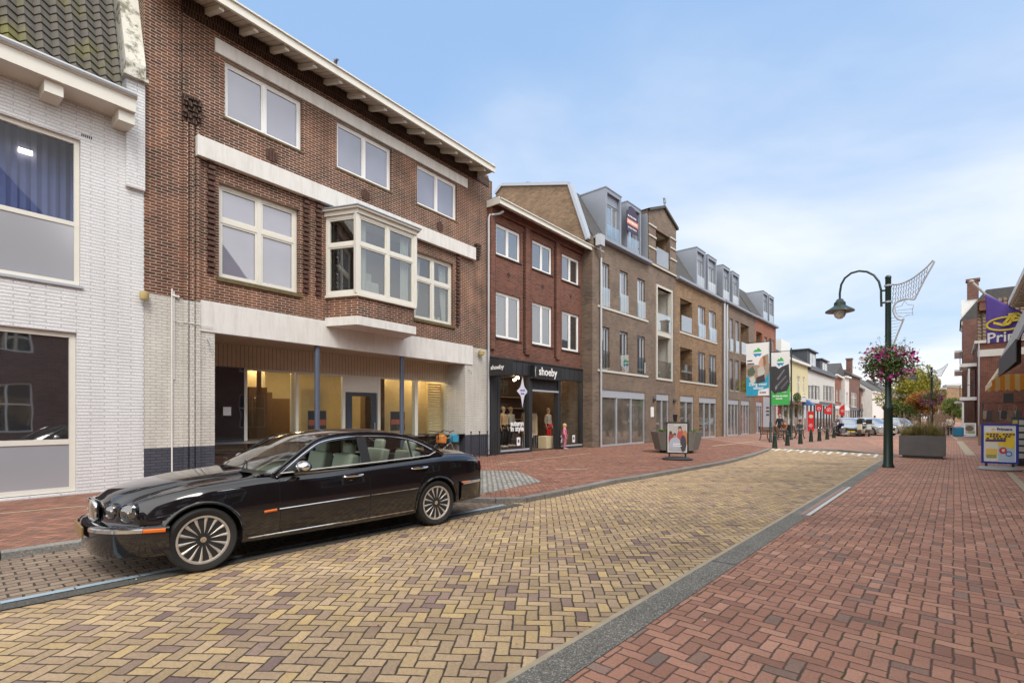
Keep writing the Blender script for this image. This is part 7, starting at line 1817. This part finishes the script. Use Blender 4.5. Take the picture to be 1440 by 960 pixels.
hb = MB(); rg = random.Random(4); leaves(hb, (0,0,0), (.26,.26,.36), 500, .10, rg, 0); hb = hb.build('foliage', BK, None); pz = q.P(-.35); hb.name = 'mast_basket'; hb.location = (pz[0], pz[1], zat(559, pz[1])); tag(hb, 'small dark leafy basket hanging on the right banner mast', 'flower basket')
# ------------------------------------------------------------------ bollards
bd0 = None; bpx = [(1089.5,630),(1107.3,626.5),(1125.5,624),(1140.5,621),(1152.3,620),(1163.3,617.7),(1172.6,615.5)]
bl_ = ['nearest green bollard at the foot of the left banner mast', 'second green bollard in the row, between the two banner masts', 'third green bollard in the row, just right of the right banner mast', 'fourth green bollard in the row, in front of the tall red board', 'fifth green bollard in the row, below the square red sign', 'sixth green bollard in the row, below the red pennant', 'farthest green bollard in the row, beside the cyclist']
for i, (u, v) in enumerate(bpx):
    if bd0 is None:
        bd0 = empty('bollard', (0,0,0)); mb = MB(); mb.lathe([(.125,0),(.12,.05),(.085,.55),(.095,.57),(.095,.62),(.06,.66),(.06,.68)], 12); mb.build('shaft', GREEN, bd0, smooth=True)
        mb = MB(); mb.lathe([(.07,.68),(.075,.74),(.05,.79),(.001,.80)], 12); mb.build('cap', GREEN, bd0, smooth=True); o = bd0
    else: o = copy_tree(bd0)
    o.location = (*G(u, v), 0); tag(o, bl_[i], 'bollard', 'green bollards in a curved row')
# ------------------------------------------------------------------ benches, bins, bicycles
def bench(u, v, rz, label):
    o = empty('park_bench', (*G(u, v), 0), rz, label, 'bench', 'benches by the banners')
    mb = MB()
    for k in range(4): mb.box(-.9, .9, -.22+k*.12, -.13+k*.12, .44, .475)
    mb.build('seat', plain('worn bench wood', (.24,.15,.09), .7, var=.3), o)
    mb = MB()
    for k in range(3): mb.box(-.9, .9, .28+k*.03, .31+k*.03, .56+k*.12, .65+k*.12)
    mb.build('backrest', plain('worn bench wood', (.24,.15,.09), .7, var=.3), o)
    for x in (-.75, .75):
        mb = MB(); mb.tube([(x,-.30,0),(x,-.20,.25),(x,-.22,.44),(x,-.24,.66),(x,.1,.68)], .028, 6); mb.tube([(x,.36,0),(x,.26,.3),(x,.30,.5),(x,.38,.92)], .028, 6); mb.tube([(x,-.2,.42),(x,.28,.42)], .025, 6); mb.build('leg', M['black'], o)
    return o
bench(1086, 619.5, R(100), 'bench seen from its end behind the left banner mast'); bench(1099, 617.5, R(70), 'wooden bench with black legs between the two banner masts'); bench(1122, 616, R(70), 'wooden bench right of the right banner mast with a seated person')
mb = MB(); mb.lathe([(.24,.12),(.26,.85),(.28,.86),(.28,.92),(.10,.98),(.001,.98)], 14); mb.tube([(0,0,0),(0,0,.12)], .1, 8); o = mb.build('litter_bin', M['black'], None, smooth=True); o.location = (*G(1109.5, 614), 0); tag(o, 'black litter bin beside the right banner mast', 'bin')
def bicycle(loc, rz, label, col, group=None, bag=None, basketf=None):
    o = empty('bicycle', loc, rz, label, 'bicycle', group); fm = plain('bicycle frame', col, .35, .2)
    for cx in (-.53, .55):
        w_ = MB(); w_.tube([(cx+.335*math.cos(2*PI*k/28), 0, .34+.335*math.sin(2*PI*k/28)) for k in range(28)], .019, 6, closed=True); w_ = w_.build('wheel', MC['rubber'], o, smooth=True)
        s_ = MB()
        for k in range(12): a = 2*PI*k/12; s_.tube([(cx, .02*(-1)**k, .34), (cx+.32*math.cos(a), 0, .34+.32*math.sin(a))], .002, 3)
        s_.lathe([(.03,-.04),(.03,.04)], 8, (cx,0,.34), 'y'); s_.build('spokes', MC['chrome'], w_)
    mb = MB(); bb_, st, hd_, rw_ = (-.08,0,.30), (-.20,0,.82), (.38,0,.80), (-.53,0,.34)
    mb.tube([bb_, st], .016, 6); mb.tube([bb_, (.40,0,.62)], .018, 6); mb.tube([(-.17,0,.68), hd_], .015, 6); mb.tube([rw_, bb_], .011, 6); mb.tube([rw_, (-.17,0,.70)], .010, 6); mb.tube([(.36,0,.98), (.43,0,.60), (.55,0,.34)], .015, 6); mb.build('frame', fm, o, smooth=True)
    mb = MB(); mb.tube([(.22,-.30,1.03),(.30,-.28,1.06),(.38,-.12,1.02),(.37,0,1.0),(.38,.12,1.02),(.30,.28,1.06),(.22,.30,1.03)], .013, 6); mb.tube([(.36,0,.95),(.37,0,1.02)], .016, 6); mb.build('handlebar', MC['trim'], o, smooth=True)
    mb = MB(); mb.ell((-.26,0,.93), .13, .085, .035, 12, 6); mb.tube([(-.20,0,.80),(-.24,0,.92)], .013, 6); mb.build('saddle', MC['trim'], o, smooth=True)
    mb = MB(); mb.lathe([(.08,-.012),(.08,.012)], 14, (-.08,.04,.30), 'y'); mb.tube([(-.08,.06,.30),(.06,.07,.20)], .01, 5); mb.tube([(-.08,-.06,.30),(-.22,-.07,.40)], .01, 5); mb.box(.03,.10,.06,.15,.185,.21); mb.box(-.26,-.19,-.15,-.06,.39,.415); mb.build('crank', MC['trim'], o)
    mb = MB(); mb.box(-.78,-.32,-.06,.06,.715,.73); mb.tube([(-.53,.05,.36),(-.55,.05,.72)], .007, 4); mb.tube([(-.53,-.05,.36),(-.55,-.05,.72)], .007, 4); mb.build('luggage_rack', MC['trim'], o)
    if bag:
        mb = MB(); mb.prism([(.40,.62),(.66,.60),(.70,.84),(.52,.93),(.40,.86)], -.15, .13); mb.build('front_bag', plain('bag cloth', bag, .8, var=.45, scale=14, bump=.6), o, bevel=.03)
    return o
p1_ = FA.P(FA.s(607, -.25), -.25); bicycle((p1_[0], p1_[1], 0), FA.ang+R(8), 'black bicycle with an orange bag leaning by the shopfront behind the car', (.02,.02,.02), 'bicycles behind the car', (.55,.20,.04))
p2_ = FA.P(FA.s(622, -.05), -.05); bicycle((p2_[0], p2_[1], 0), FA.ang-R(4), 'pale framed bicycle with a blue bag leaning by the shopfront behind the car', (.4,.4,.38), 'bicycles behind the car', (.03,.25,.40))
for i, (u, v, rz, c, l) in enumerate([(1153, 609, .8, (.03,.03,.03), 'black bicycle parked below the square red sign'), (1159, 609.5, 1.0, (.35,.03,.03), 'red bicycle parked below the red pennant'), (1165, 610, .7, (.05,.05,.08), 'dark bicycle parked next to the cyclist'), (1320, 612, 1.3, (.03,.03,.03), 'black bicycle parked right of the trough planter'), (1325, 611, 1.3, (.04,.04,.05), 'second dark bicycle parked right of the trough planter, nearer the walking person')]):
    bicycle((*G(u, v), 0), rz, l, c, 'bicycles parked far down the street')
def scooter(u, v, rz, col, label):
    o = empty('motor_scooter', (*G(u, v), 0), rz, label, 'scooter', 'scooters parked in the distance'); pm = paint('scooter paint', col, .15)
    for cx in (-.55, .60):
        mb = MB(); mb.lathe([(.12,-.05),(.24,-.05),(.25,0),(.24,.05),(.12,.05)], 16, (cx,0,.25), 'y'); mb.build('wheel', MC['rubber'], o)
    mb = MB(); mb.prism([(.35,.28),(.62,.55),(.50,.98),(.40,.98),(.42,.6),(.25,.32),(-.2,.30),(-.25,.55),(-.75,.72),(-.85,.55),(-.6,.30),(-.3,.22)], -.17, .17); mb.build('body', pm, o, bevel=.04)
    mb = MB(); mb.box(-.75,-.10,-.13,.13,.72,.80); mb.build('seat', MC['trim'], o, bevel=.03)
    mb = MB(); mb.tube([(.42,-.32,1.02),(.46,0,1.0),(.42,.32,1.02)], .02, 6); mb.box(.44,.47,-.20,.20,1.0,1.35); mb.build('handlebar', MC['trim'], o)
    return o
scooter(1211.5, 613.5, R(-140), (.50,.42,.30), 'cream motor scooter parked in front of the silver cars'); scooter(1222, 613.3, R(-125), (.35,.33,.30), 'grey beige motor scooter right of the cream one'); scooter(1229, 609, R(-60), (.03,.03,.04), 'dark motor scooter furthest right of the parked scooters')
# ------------------------------------------------------------------ red promotional boards and flags
RED = plain('bright red print', (.62,.015,.02), .55, var=.05)
def redlogo(par, x, z, r, y):
    mb = MB(); mb.tube([(x+r*math.cos(2*PI*k/20), y, z+r*math.sin(2*PI*k/20)) for k in range(20)], r*.11, 4, closed=True); mb.tube([(x+r*.45, y, z+r*.45), (x-r*.2, y, z), (x+r*.4, y, z-r*.45)], r*.11, 4); mb.tube([(x-r*.1,y,z+r*.5),(x-r*.45,y,z),(x-r*.1,y,z-r*.5)], r*.10, 4); mb.build('white_emblem', M['white_pvc'], par)
def redthing(name, lab, u0, u1, vt, vb, Y, cat, shape=None, ground=False):
    p = at((u0+u1)/2, Y); o = empty(name, (*p, 0), -R(38), lab, cat, 'red shop signs and flags'); w_ = (u1-u0)/700*Y*.86; z0, z1 = zat(vb, Y), zat(vt, Y)
    pts = shape(w_, z0, z1) if shape else [(-w_/2,z0),(w_/2,z0),(w_/2,z1),(-w_/2,z1)]
    mb = MB(); mb.prism(pts, -.015, .015); f = mb.build('red_panel', RED, o); redlogo(f, 0 if not shape else w_*.08, z0+(z1-z0)*(.32 if ground else .42), w_*.26, -.03)
    mb = MB()
    if ground: mb.box(-w_/2-.05, w_/2+.05, -.2, .2, 0, .08); mb.tube([(-w_/2-.03,0,0),(-w_/2-.03,0,z1)], .03, 6)
    else: mb.tube([(w_/2+.02, 0, z0-.7), (w_/2+.02, 0, z1+.1)], .03, 6); mb.tube([(w_/2+.02,0,z1),(w_/2+.9,.5,z1-.3)], .025, 5)
    mb.build('support', M['zinc_light'], o)
    if ground: mb = MB(); mb.ell((w_*.05,-.02,z1-(z1-z0)*.25), w_*.34, .02, w_*.32, 14, 8); mb.build('photo_spot', plain('print', (.55,.62,.45), .6), f)
    return o
redthing('red_board', 'tall red standing board with a white round emblem beyond the bollards', 1135.5, 1144.5, 578, 607.3, 50, 'sign', None, True)
redthing('red_sign', 'square red hanging sign with a white emblem above the parked bicycles', 1147, 1156, 569, 578, 58, 'sign')
redthing('red_pennant', 'large red triangular pennant with a white emblem above the parked bicycles', 1159.5, 1170, 566.5, 583, 56, 'flag', lambda w_, a, b_: [(-w_/2,a+.1),(w_/2,a),(w_/2,b_),(-w_/2,a+(b_-a)*.5)])
redthing('red_pennant', 'smaller red pennant right above the cyclist', 1180.5, 1187.5, 568, 584.5, 62, 'flag', lambda w_, a, b_: [(-w_/2,a+.15),(w_/2,a),(w_/2,b_),(-w_/2,a+(b_-a)*.7)])
p = at(1131, 57); o = empty('blue_awning', (*p, 0), FC.ang, 'small slanted blue shop awning between the yellow and white houses', 'awning'); mb = MB(); mb.prism([(-2.6, 2.6), (-2.4, 2.6), (.6, 4.2), (.6, 2.6)], 0, 2.0, 'x') if 0 else mb.prism([(-.9, 2.9), (.2, 2.9), (.2, 3.9)], 0, 1.4, 'x'); mb.build('canvas', plain('blue awning cloth', (.08,.16,.36), .8), o)
# ------------------------------------------------------------------ goods in front of the right hand shop
rp = at(1418, 17.6); rk = empty('clothes_rack', (*rp, 0), -R(42), 'rack hung with bags and dark jackets behind the blue framed sign', 'clothes rack')
mb = MB(); k = 17.6/700; xw_ = 26*k; zt_ = zat(566, 17.6)
mb.tube([(-xw_,0,0),(-xw_,0,zt_),(xw_*1.2,0,zt_),(xw_*1.2,0,0)], .018, 6); mb.tube([(-xw_,0,.9),(xw_*1.2,0,.9)], .012, 5); mb.tube([(0,0,zt_),(0,0,zat(560,17.6))], .015, 5); mb.build('rail', M['anthracite'], rk)
bagc = [(.30,.24,.18),(.05,.04,.04),(.12,.06,.04),(.34,.30,.26),(.03,.03,.035),(.20,.12,.08),(.38,.33,.27),(.06,.05,.05),(.25,.05,.04),(.04,.04,.05),(.02,.02,.02)]
for i, c in enumerate(bagc):
    x = -xw_+.07+i*.125; mb = MB(); h_ = .30+.10*((i*7) % 4)/3; w_ = .15+.04*((i*5) % 3); zb = zt_-.28-h_-(.05*((i*3) % 3))
    mb.prism([(x-w_*.42, zb+h_), (x-w_*.5, zb+.03), (x-w_*.3, zb), (x+w_*.3, zb), (x+w_*.5, zb+.03), (x+w_*.42, zb+h_)], -.06-.05*(i % 3), .05-.03*(i % 2)); mb.tube([(x-w_*.3,-.02,zb+h_),(x,0,zt_+.01),(x+w_*.3,-.02,zb+h_)], .008, 4); mb.build('hanging_bag', plain('bag leather', c, .6, var=.35, scale=12), rk, bevel=.015)
mb = MB(); mb.box(-.13,.13,-.03,.03,zat(565.5,17.6),zat(553,17.6)); mb.build('top_sign', M['black'], rk)
mb = MB(); mb.box(-xw_-.10,-xw_+.34,-.1,.3,zat(596,17.6)-.5,zat(594,17.6)) if 0 else mb.box(-xw_-.12,-xw_+.18,.12,.45,.5,1.25); mb.build('cardboard_box', plain('cardboard', (.36,.25,.15), .9), rk)
cp = at(1441, 15.8); cr2 = empty('card_rack', (*cp, 0), -R(44), 'dark revolving card rack with coloured cards at the right edge', 'card rack')
mb = MB(); mb.box(-.30,.30,-.25,.25,.15,1.55); mb.tube([(0,0,0),(0,0,.15)], .18, 10); mb.build('rack_body', plain('dark rack', (.02,.022,.03), .5), cr2)
cols = [(.6,.5,.1),(.1,.2,.5),(.5,.5,.5),(.05,.3,.35),(.5,.1,.1),(.6,.6,.55),(.1,.3,.1)]
for i in range(24):
    mb = MB(); r_, c_ = divmod(i, 4); mb.box(-.28+c_*.145,-.28+c_*.145+.115,-.268,-.252,.25+r_*.21,.25+r_*.21+.15); mb.build('card', plain('card', mul(cols[(i*5+r_) % 7], .7), .5), cr2)
mb = MB(); mb.box(-.25,.25,-.2,.2,0,.45); o = mb.build('storage_box', plain('blue plastic crate', (.03,.22,.38), .5), None, bevel=.03); o.location = (*G(1347.5, 613.5), 0); o.scale = (1.1,1.1,1.6); tag(o, 'bright blue box standing at the foot of the far balconied house', 'box')
# ------------------------------------------------------------------ people
SK = plain('skin', (.50,.30,.22), .55, var=.05)
def skin_mesh(name, verts, edges, mat, par, root=0, lev=1):
    me = bpy.data.meshes.new(name); me.from_pydata([v[0] for v in verts], edges, []); me.materials.append(mat)
    o = bpy.data.objects.new(name, me); COL.objects.link(o); o.parent = par
    sk = o.modifiers.new('skin', 'SKIN'); sk.use_smooth_shade = True
    lay = me.skin_vertices[0] if me.skin_vertices else None
    if lay is None:
        bm = bmesh.new(); bm.from_mesh(me); bm.verts.layers.skin.verify(); bm.to_mesh(me); bm.free(); lay = me.skin_vertices[0]
    for i, v in enumerate(verts):
        r = v[1]; lay.data[i].radius = r if isinstance(r, tuple) else (r, r); lay.data[i].use_root = (i == root)
    sb = o.modifiers.new('sub', 'SUBSURF'); sb.levels = lev; sb.render_levels = lev
    return o
POSE = dict(pel=(0,0,.95), sp=(0,0,1.13), ch=(0,0,1.33), nk=(0,.0,1.47), h0=(0,.015,1.55), h1=(0,.02,1.65), sL=(-.17,0,1.39), eL=(-.23,-.03,1.13), wL=(-.25,.05,.90), fL=(-.25,.08,.80), sR=(.17,0,1.39), eR=(.23,-.03,1.13), wR=(.25,.05,.90), fR=(.25,.08,.80),
    hL=(-.09,0,.90), kL=(-.10,.03,.50), aL=(-.10,-.02,.10), tL=(-.11,.13,.04), hR=(.09,0,.90), kR=(.10,.03,.50), aR=(.10,-.02,.10), tR=(.11,.13,.04))
WALK = dict(kL=(-.09,.16,.52), aL=(-.09,.20,.11), tL=(-.09,.34,.07), kR=(.09,.0,.50), aR=(.09,-.26,.16), tR=(.09,-.16,.05), eL=(-.23,-.10,1.13), wL=(-.24,-.10,.90), fL=(-.24,-.09,.80), eR=(.23,.06,1.13), wR=(.23,.18,.94), fR=(.23,.22,.86))
SIT = dict(pel=(0,0,.52), sp=(0,-.03,.70), ch=(0,-.03,.90), nk=(0,0,1.05), h0=(0,.03,1.12), h1=(0,.04,1.22), sL=(-.17,-.02,.96), eL=(-.22,.05,.72), wL=(-.15,.25,.62), fL=(-.12,.33,.60), sR=(.17,-.02,.96), eR=(.22,.05,.72), wR=(.15,.25,.62), fR=(.12,.33,.60),
    hL=(-.09,.03,.50), kL=(-.11,.44,.50), aL=(-.11,.42,.10), tL=(-.12,.57,.04), hR=(.09,.03,.50), kR=(.11,.44,.50), aR=(.11,.46,.10), tR=(.12,.61,.04))
RIDE = dict(pel=(0,0,1.00), sp=(0,.08,1.16), ch=(0,.17,1.34), nk=(0,.22,1.48), h0=(0,.26,1.55), h1=(0,.28,1.65), sL=(-.17,.18,1.40), eL=(-.22,.36,1.20), wL=(-.27,.50,1.10), fL=(-.28,.56,1.08), sR=(.17,.18,1.40), eR=(.22,.36,1.20), wR=(.27,.50,1.10), fR=(.28,.56,1.08),
    hL=(-.09,.02,.96), kL=(-.10,.36,.74), aL=(-.10,.24,.32), tL=(-.10,.38,.28), hR=(.09,.02,.96), kR=(.10,.30,.58), aR=(.10,.12,.20), tR=(.10,.26,.16))
def person(loc, rz, label, pose, top, legs, hair, group=None, scale=1.0, fat=1.0, long_hair=False, shoes=(.04,.04,.04), skin=None, name='person', cat='person', top_long=0.0, hat=None):
    P = dict(POSE); P.update(pose); o = empty(name, loc, rz, label, cat, group); o.scale = (scale*fat, scale*fat, scale); sk = skin or SK
    order = [('pel',(.13,.10)),('sp',(.12,.09)),('ch',(.145,.10)),('nk',(.052,.055)),('h0',(.072,.085)),('h1',(.078,.095)),('sL',(.06,.06)),('eL',(.042,.042)),('wL',(.030,.030)),('fL',(.042,.022)),('sR',(.06,.06)),('eR',(.042,.042)),('wR',(.030,.030)),('fR',(.042,.022)),
        ('hL',(.09,.09)),('kL',(.058,.06)),('aL',(.038,.042)),('tL',(.040,.030)),('hR',(.09,.09)),('kR',(.058,.06)),('aR',(.038,.042)),('tR',(.040,.030))]
    ix = {k: i for i, (k, _) in enumerate(order)}
    E = [('pel','sp'),('sp','ch'),('ch','nk'),('nk','h0'),('h0','h1'),('ch','sL'),('sL','eL'),('eL','wL'),('wL','fL'),('ch','sR'),('sR','eR'),('eR','wR'),('wR','fR'),('pel','hL'),('hL','kL'),('kL','aL'),('aL','tL'),('pel','hR'),('hR','kR'),('kR','aR'),('aR','tR')]
    verts = [(P[k], r) for k, r in order]; edges = [(ix[a], ix[b]) for a, b in E]
    # five short fingers on each hand, nose
    for s_, w_, f_ in ((-1,'wL','fL'), (1,'wR','fR')):
        d = (Vector(P[f_])-Vector(P[w_])).normalized(); side = Vector((0,1,0)) if abs(d.z) > .6 else Vector((1,0,0))
        for k in range(5):
            off = side*(-.028+.017*k) if k < 4 else side*(.045); L_ = (.06,.075,.07,.055,.02)[k]
            base = Vector(P[f_])+off*.8+d*.0; verts.append((tuple(base+d*.02), .010)); verts.append((tuple(base+d*(.02+L_)+Vector((0,.008,0))), .007)); n = len(verts); edges += [(ix[f_], n-2), (n-2, n-1)]
    skin_mesh('body', verts, edges, sk, o)
    hd = Vector(P['h1']); up = 1
    tv = [(P[k], tuple(q+.022 for q in r)) for k, r in order if k in ('pel','sp','ch','sL','eL','sR','eR')]; tv += [(tuple(Vector(P['wL']).lerp(Vector(P['eL']), .15)), (.045,.045)), (tuple(Vector(P['wR']).lerp(Vector(P['eR']), .15)), (.045,.045)), (tuple(Vector(P['nk'])+Vector((0,0,-.05))), (.075,.075))]
    te = [(0,1),(1,2),(2,3),(3,4),(2,5),(5,6),(4,7),(6,8),(2,9)]
    if top_long: tv.append((tuple(Vector(P['pel'])+Vector((0,0,-top_long))), (.17,.14))); te.append((0,10))
    skin_mesh('jacket', tv, te, plain('jacket cloth', top, .85, var=.18, scale=9), o)
    lv = [(P[k], tuple(q+.016 for q in r)) for k, r in order if k in ('pel','hL','kL','aL','hR','kR','aR')]; skin_mesh('trousers', lv, [(0,1),(1,2),(2,3),(0,4),(4,5),(5,6)], plain('trouser cloth', legs, .85, var=.15), o)
    for a, t in (('aL','tL'), ('aR','tR')):
        A_, T_ = Vector(P[a]), Vector(P[t]); mb = MB(); m_ = (A_*.4+T_*.6); mb.ell((m_.x, m_.y, max(m_.z-.015, .04)), .05, .14, .045, 12, 8); mb.build('shoe', plain('shoe', shoes, .5), o, smooth=True)
    mb = MB(); mb.ell((hd.x, hd.y-.025, hd.z+.015), .095, .105, .115, 14, 10)
    if long_hair: mb.ell((hd.x, hd.y-.055, hd.z-.10), .085, .06, .14, 12, 8)
    mb.build('hair', plain('hair', hair, .7, var=.3, scale=20), o, smooth=True)
    mb = MB(); mb.ell((hd.x, hd.y+.098, hd.z-.03), .012, .018, .022, 8, 6)
    for sg in (-1, 1): mb.ell((hd.x+sg*.085, hd.y+.0, hd.z-.03), .012, .02, .03, 8, 6)
    mb.build('nose_and_ears', sk, o, smooth=True)
    mb = MB()
    for sg in (-1, 1): mb.ell((hd.x+sg*.032, hd.y+.085, hd.z-.005), .012, .008, .007, 8, 6)
    mb.build('eyes', MC['gap'], o)
    mb = MB(); mb.ell((hd.x, hd.y+.088, hd.z-.065), .024, .008, .006, 8, 6); mb.build('mouth', plain('lips', (.35,.10,.09), .5), o)
    if hat: mb = MB(); mb.lathe([(.16,.05),(.15,.065),(.10,.075),(.095,.14),(.06,.155),(.001,.16)], 16, (hd.x, hd.y-.01, hd.z)); mb.build('hat', plain('felt hat', hat, .8), o, smooth=True)
    return o
away = math.atan2(ddir[1], ddir[0])-PI/2
wp = G(1335.5, 614); o = person((*wp, 0), away, 'person walking away in a cream jacket and black trousers with a dark bag', WALK, (.62,.56,.47), (.015,.015,.018), (.16,.06,.03), scale=.93, long_hair=False, shoes=(.7,.7,.7), top_long=.05)
mb = MB(); mb.prism([(-.12,.62),(.12,.62),(.14,.86),(-.14,.86)], -.05, .05); mb.tube([(-.08,0,.86),(0,0,1.0),(.08,0,.86)], .01, 5); b_ = mb.build('handbag', MC['trim'], None); b_.location = (wp[0]-.26, wp[1]+.22, -.08); b_.rotation_euler = (0,0,away+PI/2); tag(b_, 'dark handbag carried by the person in the cream jacket', 'bag')
cyp = G(1179, 613.6); rz_ = math.atan2(SN[1], SN[0]); bc = bicycle((*cyp, 0), rz_-R(12), 'bicycle ridden by the person in the striped grey jersey', (.03,.03,.03))
rd = person((cyp[0]-math.cos(rz_)*.22, cyp[1]-math.sin(rz_)*.22, 0), rz_-R(12)-PI/2, 'person cycling to the left in a grey striped jersey beyond the bollards', RIDE, (.20,.20,.24), (.02,.02,.03), (.45,.32,.22), scale=1.0, long_hair=True)
person((*G(1096.5, 613.5), 0), R(150), 'person in a long dark coat standing behind the bench near the left banner mast', {}, (.02,.02,.028), (.02,.02,.02), (.30,.26,.22), scale=1.0, long_hair=True, top_long=.35, group='people by the benches')
person((*G(1103, 615.0), 0), R(110), 'person in a rust brown coat sitting between the two banner masts', SIT, (.26,.10,.05), (.10,.07,.05), (.16,.12,.08), group='people by the benches')
person((*G(1125, 614.2), 0), R(130), 'person in dark clothes and a brown hat sitting right of the right banner mast', SIT, (.07,.08,.08), (.05,.05,.06), (.10,.06,.04), group='people by the benches', hat=(.10,.055,.03))
person((*G(1230, 608), 0), R(120), 'person in dark clothes standing by the scooters near the parked cars', {}, (.02,.025,.05), (.02,.02,.02), (.04,.03,.02), scale=.95)
cf = sh.f; cps = cf.P(cf.s(794, -.35), -.35)
person((cps[0], cps[1], 0), FB.ang+PI+R(30), 'small blonde child in a pink coat standing before the right window of the black shopfront', {}, (.58,.16,.26), (.45,.16,.22), (.52,.38,.18), scale=.70, fat=1.35, long_hair=True, shoes=(.3,.25,.25), top_long=.10)
MN = plain('mannequin skin', (.45,.30,.20), .5)
def mannequin(u, off, top, legs, lab, rot=0.0, hair=(.40,.24,.12), sc_=1.02):
    q = FB.P(FB.s(u, off), off); person((q[0], q[1], .20), FB.ang+PI+rot, lab, {}, top, legs, hair, group='mannequins in the clothing shop', scale=sc_, name='mannequin', cat='mannequin', skin=MN, shoes=(.6,.56,.5), top_long=.10)
mannequin(707.5, .75, (.50,.28,.12), (.012,.012,.014), 'mannequin in an orange brown jacket at the left edge of the shop window', .1)
mannequin(718, .95, (.45,.38,.28), (.012,.012,.014), 'mannequin in a checked beige jacket and black trousers in the left shop window', -.1)
mannequin(771, 1.3, (.45,.38,.30), (.55,.02,.02), 'mannequin with red trousers inside the black shop doorway', .0)
# ------------------------------------------------------------------ camera, sky, sun
cam = bpy.data.cameras.new('camera'); co_ = bpy.data.objects.new('camera', cam); COL.objects.link(co_); sc.camera = co_
co_.location = (0, 0, H); co_.rotation_euler = (PI/2, 0, 0)
cam.sensor_width = 36; cam.lens = 17.5; cam.shift_y = 106/1440; cam.clip_end = 3000; cam.clip_start = .05
w = bpy.data.worlds.new('World'); sc.world = w; w.use_nodes = True; t = w.node_tree
bg = t.nodes['Background']
SUN_EL, SUN_AZ = 50, 160       # azimuth clockwise from +Y
sky = t.nodes.new('ShaderNodeTexSky'); sky.sky_type = 'NISHITA'; sky.sun_disc = False; sky.sun_elevation = R(SUN_EL); sky.sun_rotation = R(SUN_AZ)
sky.air_density = 1.0; sky.dust_density = 1.0; sky.ozone_density = 1.5
tc = t.nodes.new('ShaderNodeTexCoord'); sp = t.nodes.new('ShaderNodeSeparateXYZ'); t.links.new(tc.outputs['Generated'], sp.inputs[0])
def wm(op, a, b=None, c=None, cl=False):
    x = t.nodes.new('ShaderNodeMath'); x.operation = op; x.use_clamp = cl
    for i, v in enumerate((a, b, c)):
        if v is None: continue
        if isinstance(v, (int, float)): x.inputs[i].default_value = v
        else: t.links.new(v, x.inputs[i])
    return x.outputs[0]
dz = wm('ADD', wm('MAXIMUM', sp.outputs[2], 0.0), .16)
cx = t.nodes.new('ShaderNodeCombineXYZ'); t.links.new(wm('DIVIDE', sp.outputs[0], dz), cx.inputs[0]); t.links.new(wm('DIVIDE', sp.outputs[1], dz), cx.inputs[1])
nz = t.nodes.new('ShaderNodeTexNoise'); nz.inputs['Scale'].default_value = .55; nz.inputs['Detail'].default_value = 7; nz.inputs['Roughness'].default_value = .52; nz.inputs['Distortion'].default_value = .25
t.links.new(cx.outputs[0], nz.inputs['Vector'])
# thin cloud everywhere, thicker towards the horizon
hz = wm('ADD', wm('SUBTRACT', .80, wm('MULTIPLY', sp.outputs[2], 1.25)), wm('MULTIPLY', sp.outputs[0], .12))
cov = wm('ADD', wm('MULTIPLY', wm('SUBTRACT', nz.outputs['Fac'], .5), 2.2), hz)
cov = wm('ADD', cov, wm('MULTIPLY', wm('MAXIMUM', wm('SUBTRACT', sp.outputs[2], .66), 0.0), 6.0))  # extra cloud added overhead, above the view, to whiten the light on the ground
mr = t.nodes.new('ShaderNodeMapRange'); mr.interpolation_type = 'SMOOTHSTEP'; t.links.new(cov, mr.inputs[0]); mr.inputs[1].default_value = -.05; mr.inputs[2].default_value = .95; mr.inputs[3].default_value = .0; mr.inputs[4].default_value = 1.0
m0 = t.nodes.new('ShaderNodeMix'); m0.data_type = 'RGBA'; m0.inputs[0].default_value = .72; t.links.new(sky.outputs[0], m0.inputs[6]); m0.inputs[7].default_value = (2.7, 4.25, 6.7, 1)
mx = t.nodes.new('ShaderNodeMix'); mx.data_type = 'RGBA'; t.links.new(mr.outputs[0], mx.inputs[0]); t.links.new(m0.outputs[2], mx.inputs[6]); mx.inputs[7].default_value = (6.6, 6.75, 6.95, 1)
# brighter cloud added behind the viewer, out of view, as soft fill light
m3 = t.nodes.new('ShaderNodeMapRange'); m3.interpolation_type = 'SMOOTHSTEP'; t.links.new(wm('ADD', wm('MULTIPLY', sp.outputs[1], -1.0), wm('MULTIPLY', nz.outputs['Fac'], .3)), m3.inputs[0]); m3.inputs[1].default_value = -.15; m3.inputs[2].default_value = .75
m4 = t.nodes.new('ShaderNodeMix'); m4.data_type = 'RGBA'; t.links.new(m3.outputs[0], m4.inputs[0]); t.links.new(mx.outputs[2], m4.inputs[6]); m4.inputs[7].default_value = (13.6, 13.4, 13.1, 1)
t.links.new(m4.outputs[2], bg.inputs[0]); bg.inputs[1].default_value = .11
sl = bpy.data.lights.new('sun', 'SUN'); sl.energy = 1.5; sl.angle = R(24); sl.color = (1, .96, .91); so = bpy.data.objects.new('sun', sl); COL.objects.link(so)
az = R(SUN_AZ); dv = Vector((math.sin(az)*math.cos(R(SUN_EL)), math.cos(az)*math.cos(R(SUN_EL)), math.sin(R(SUN_EL))))
so.rotation_euler = dv.to_track_quat('Z', 'Y').to_euler(); so.location = (0, 0, 30)
vs = sc.view_settings; vs.view_transform = 'Standard'; vs.look = 'None'; vs.exposure = 0.55; vs.gamma = 1
sc.cycles.max_bounces = 6; sc.cycles.transparent_max_bounces = 8; sc.cycles.diffuse_bounces = 3; sc.cycles.glossy_bounces = 4; sc.cycles.caustics_reflective = False; sc.cycles.caustics_refractive = False
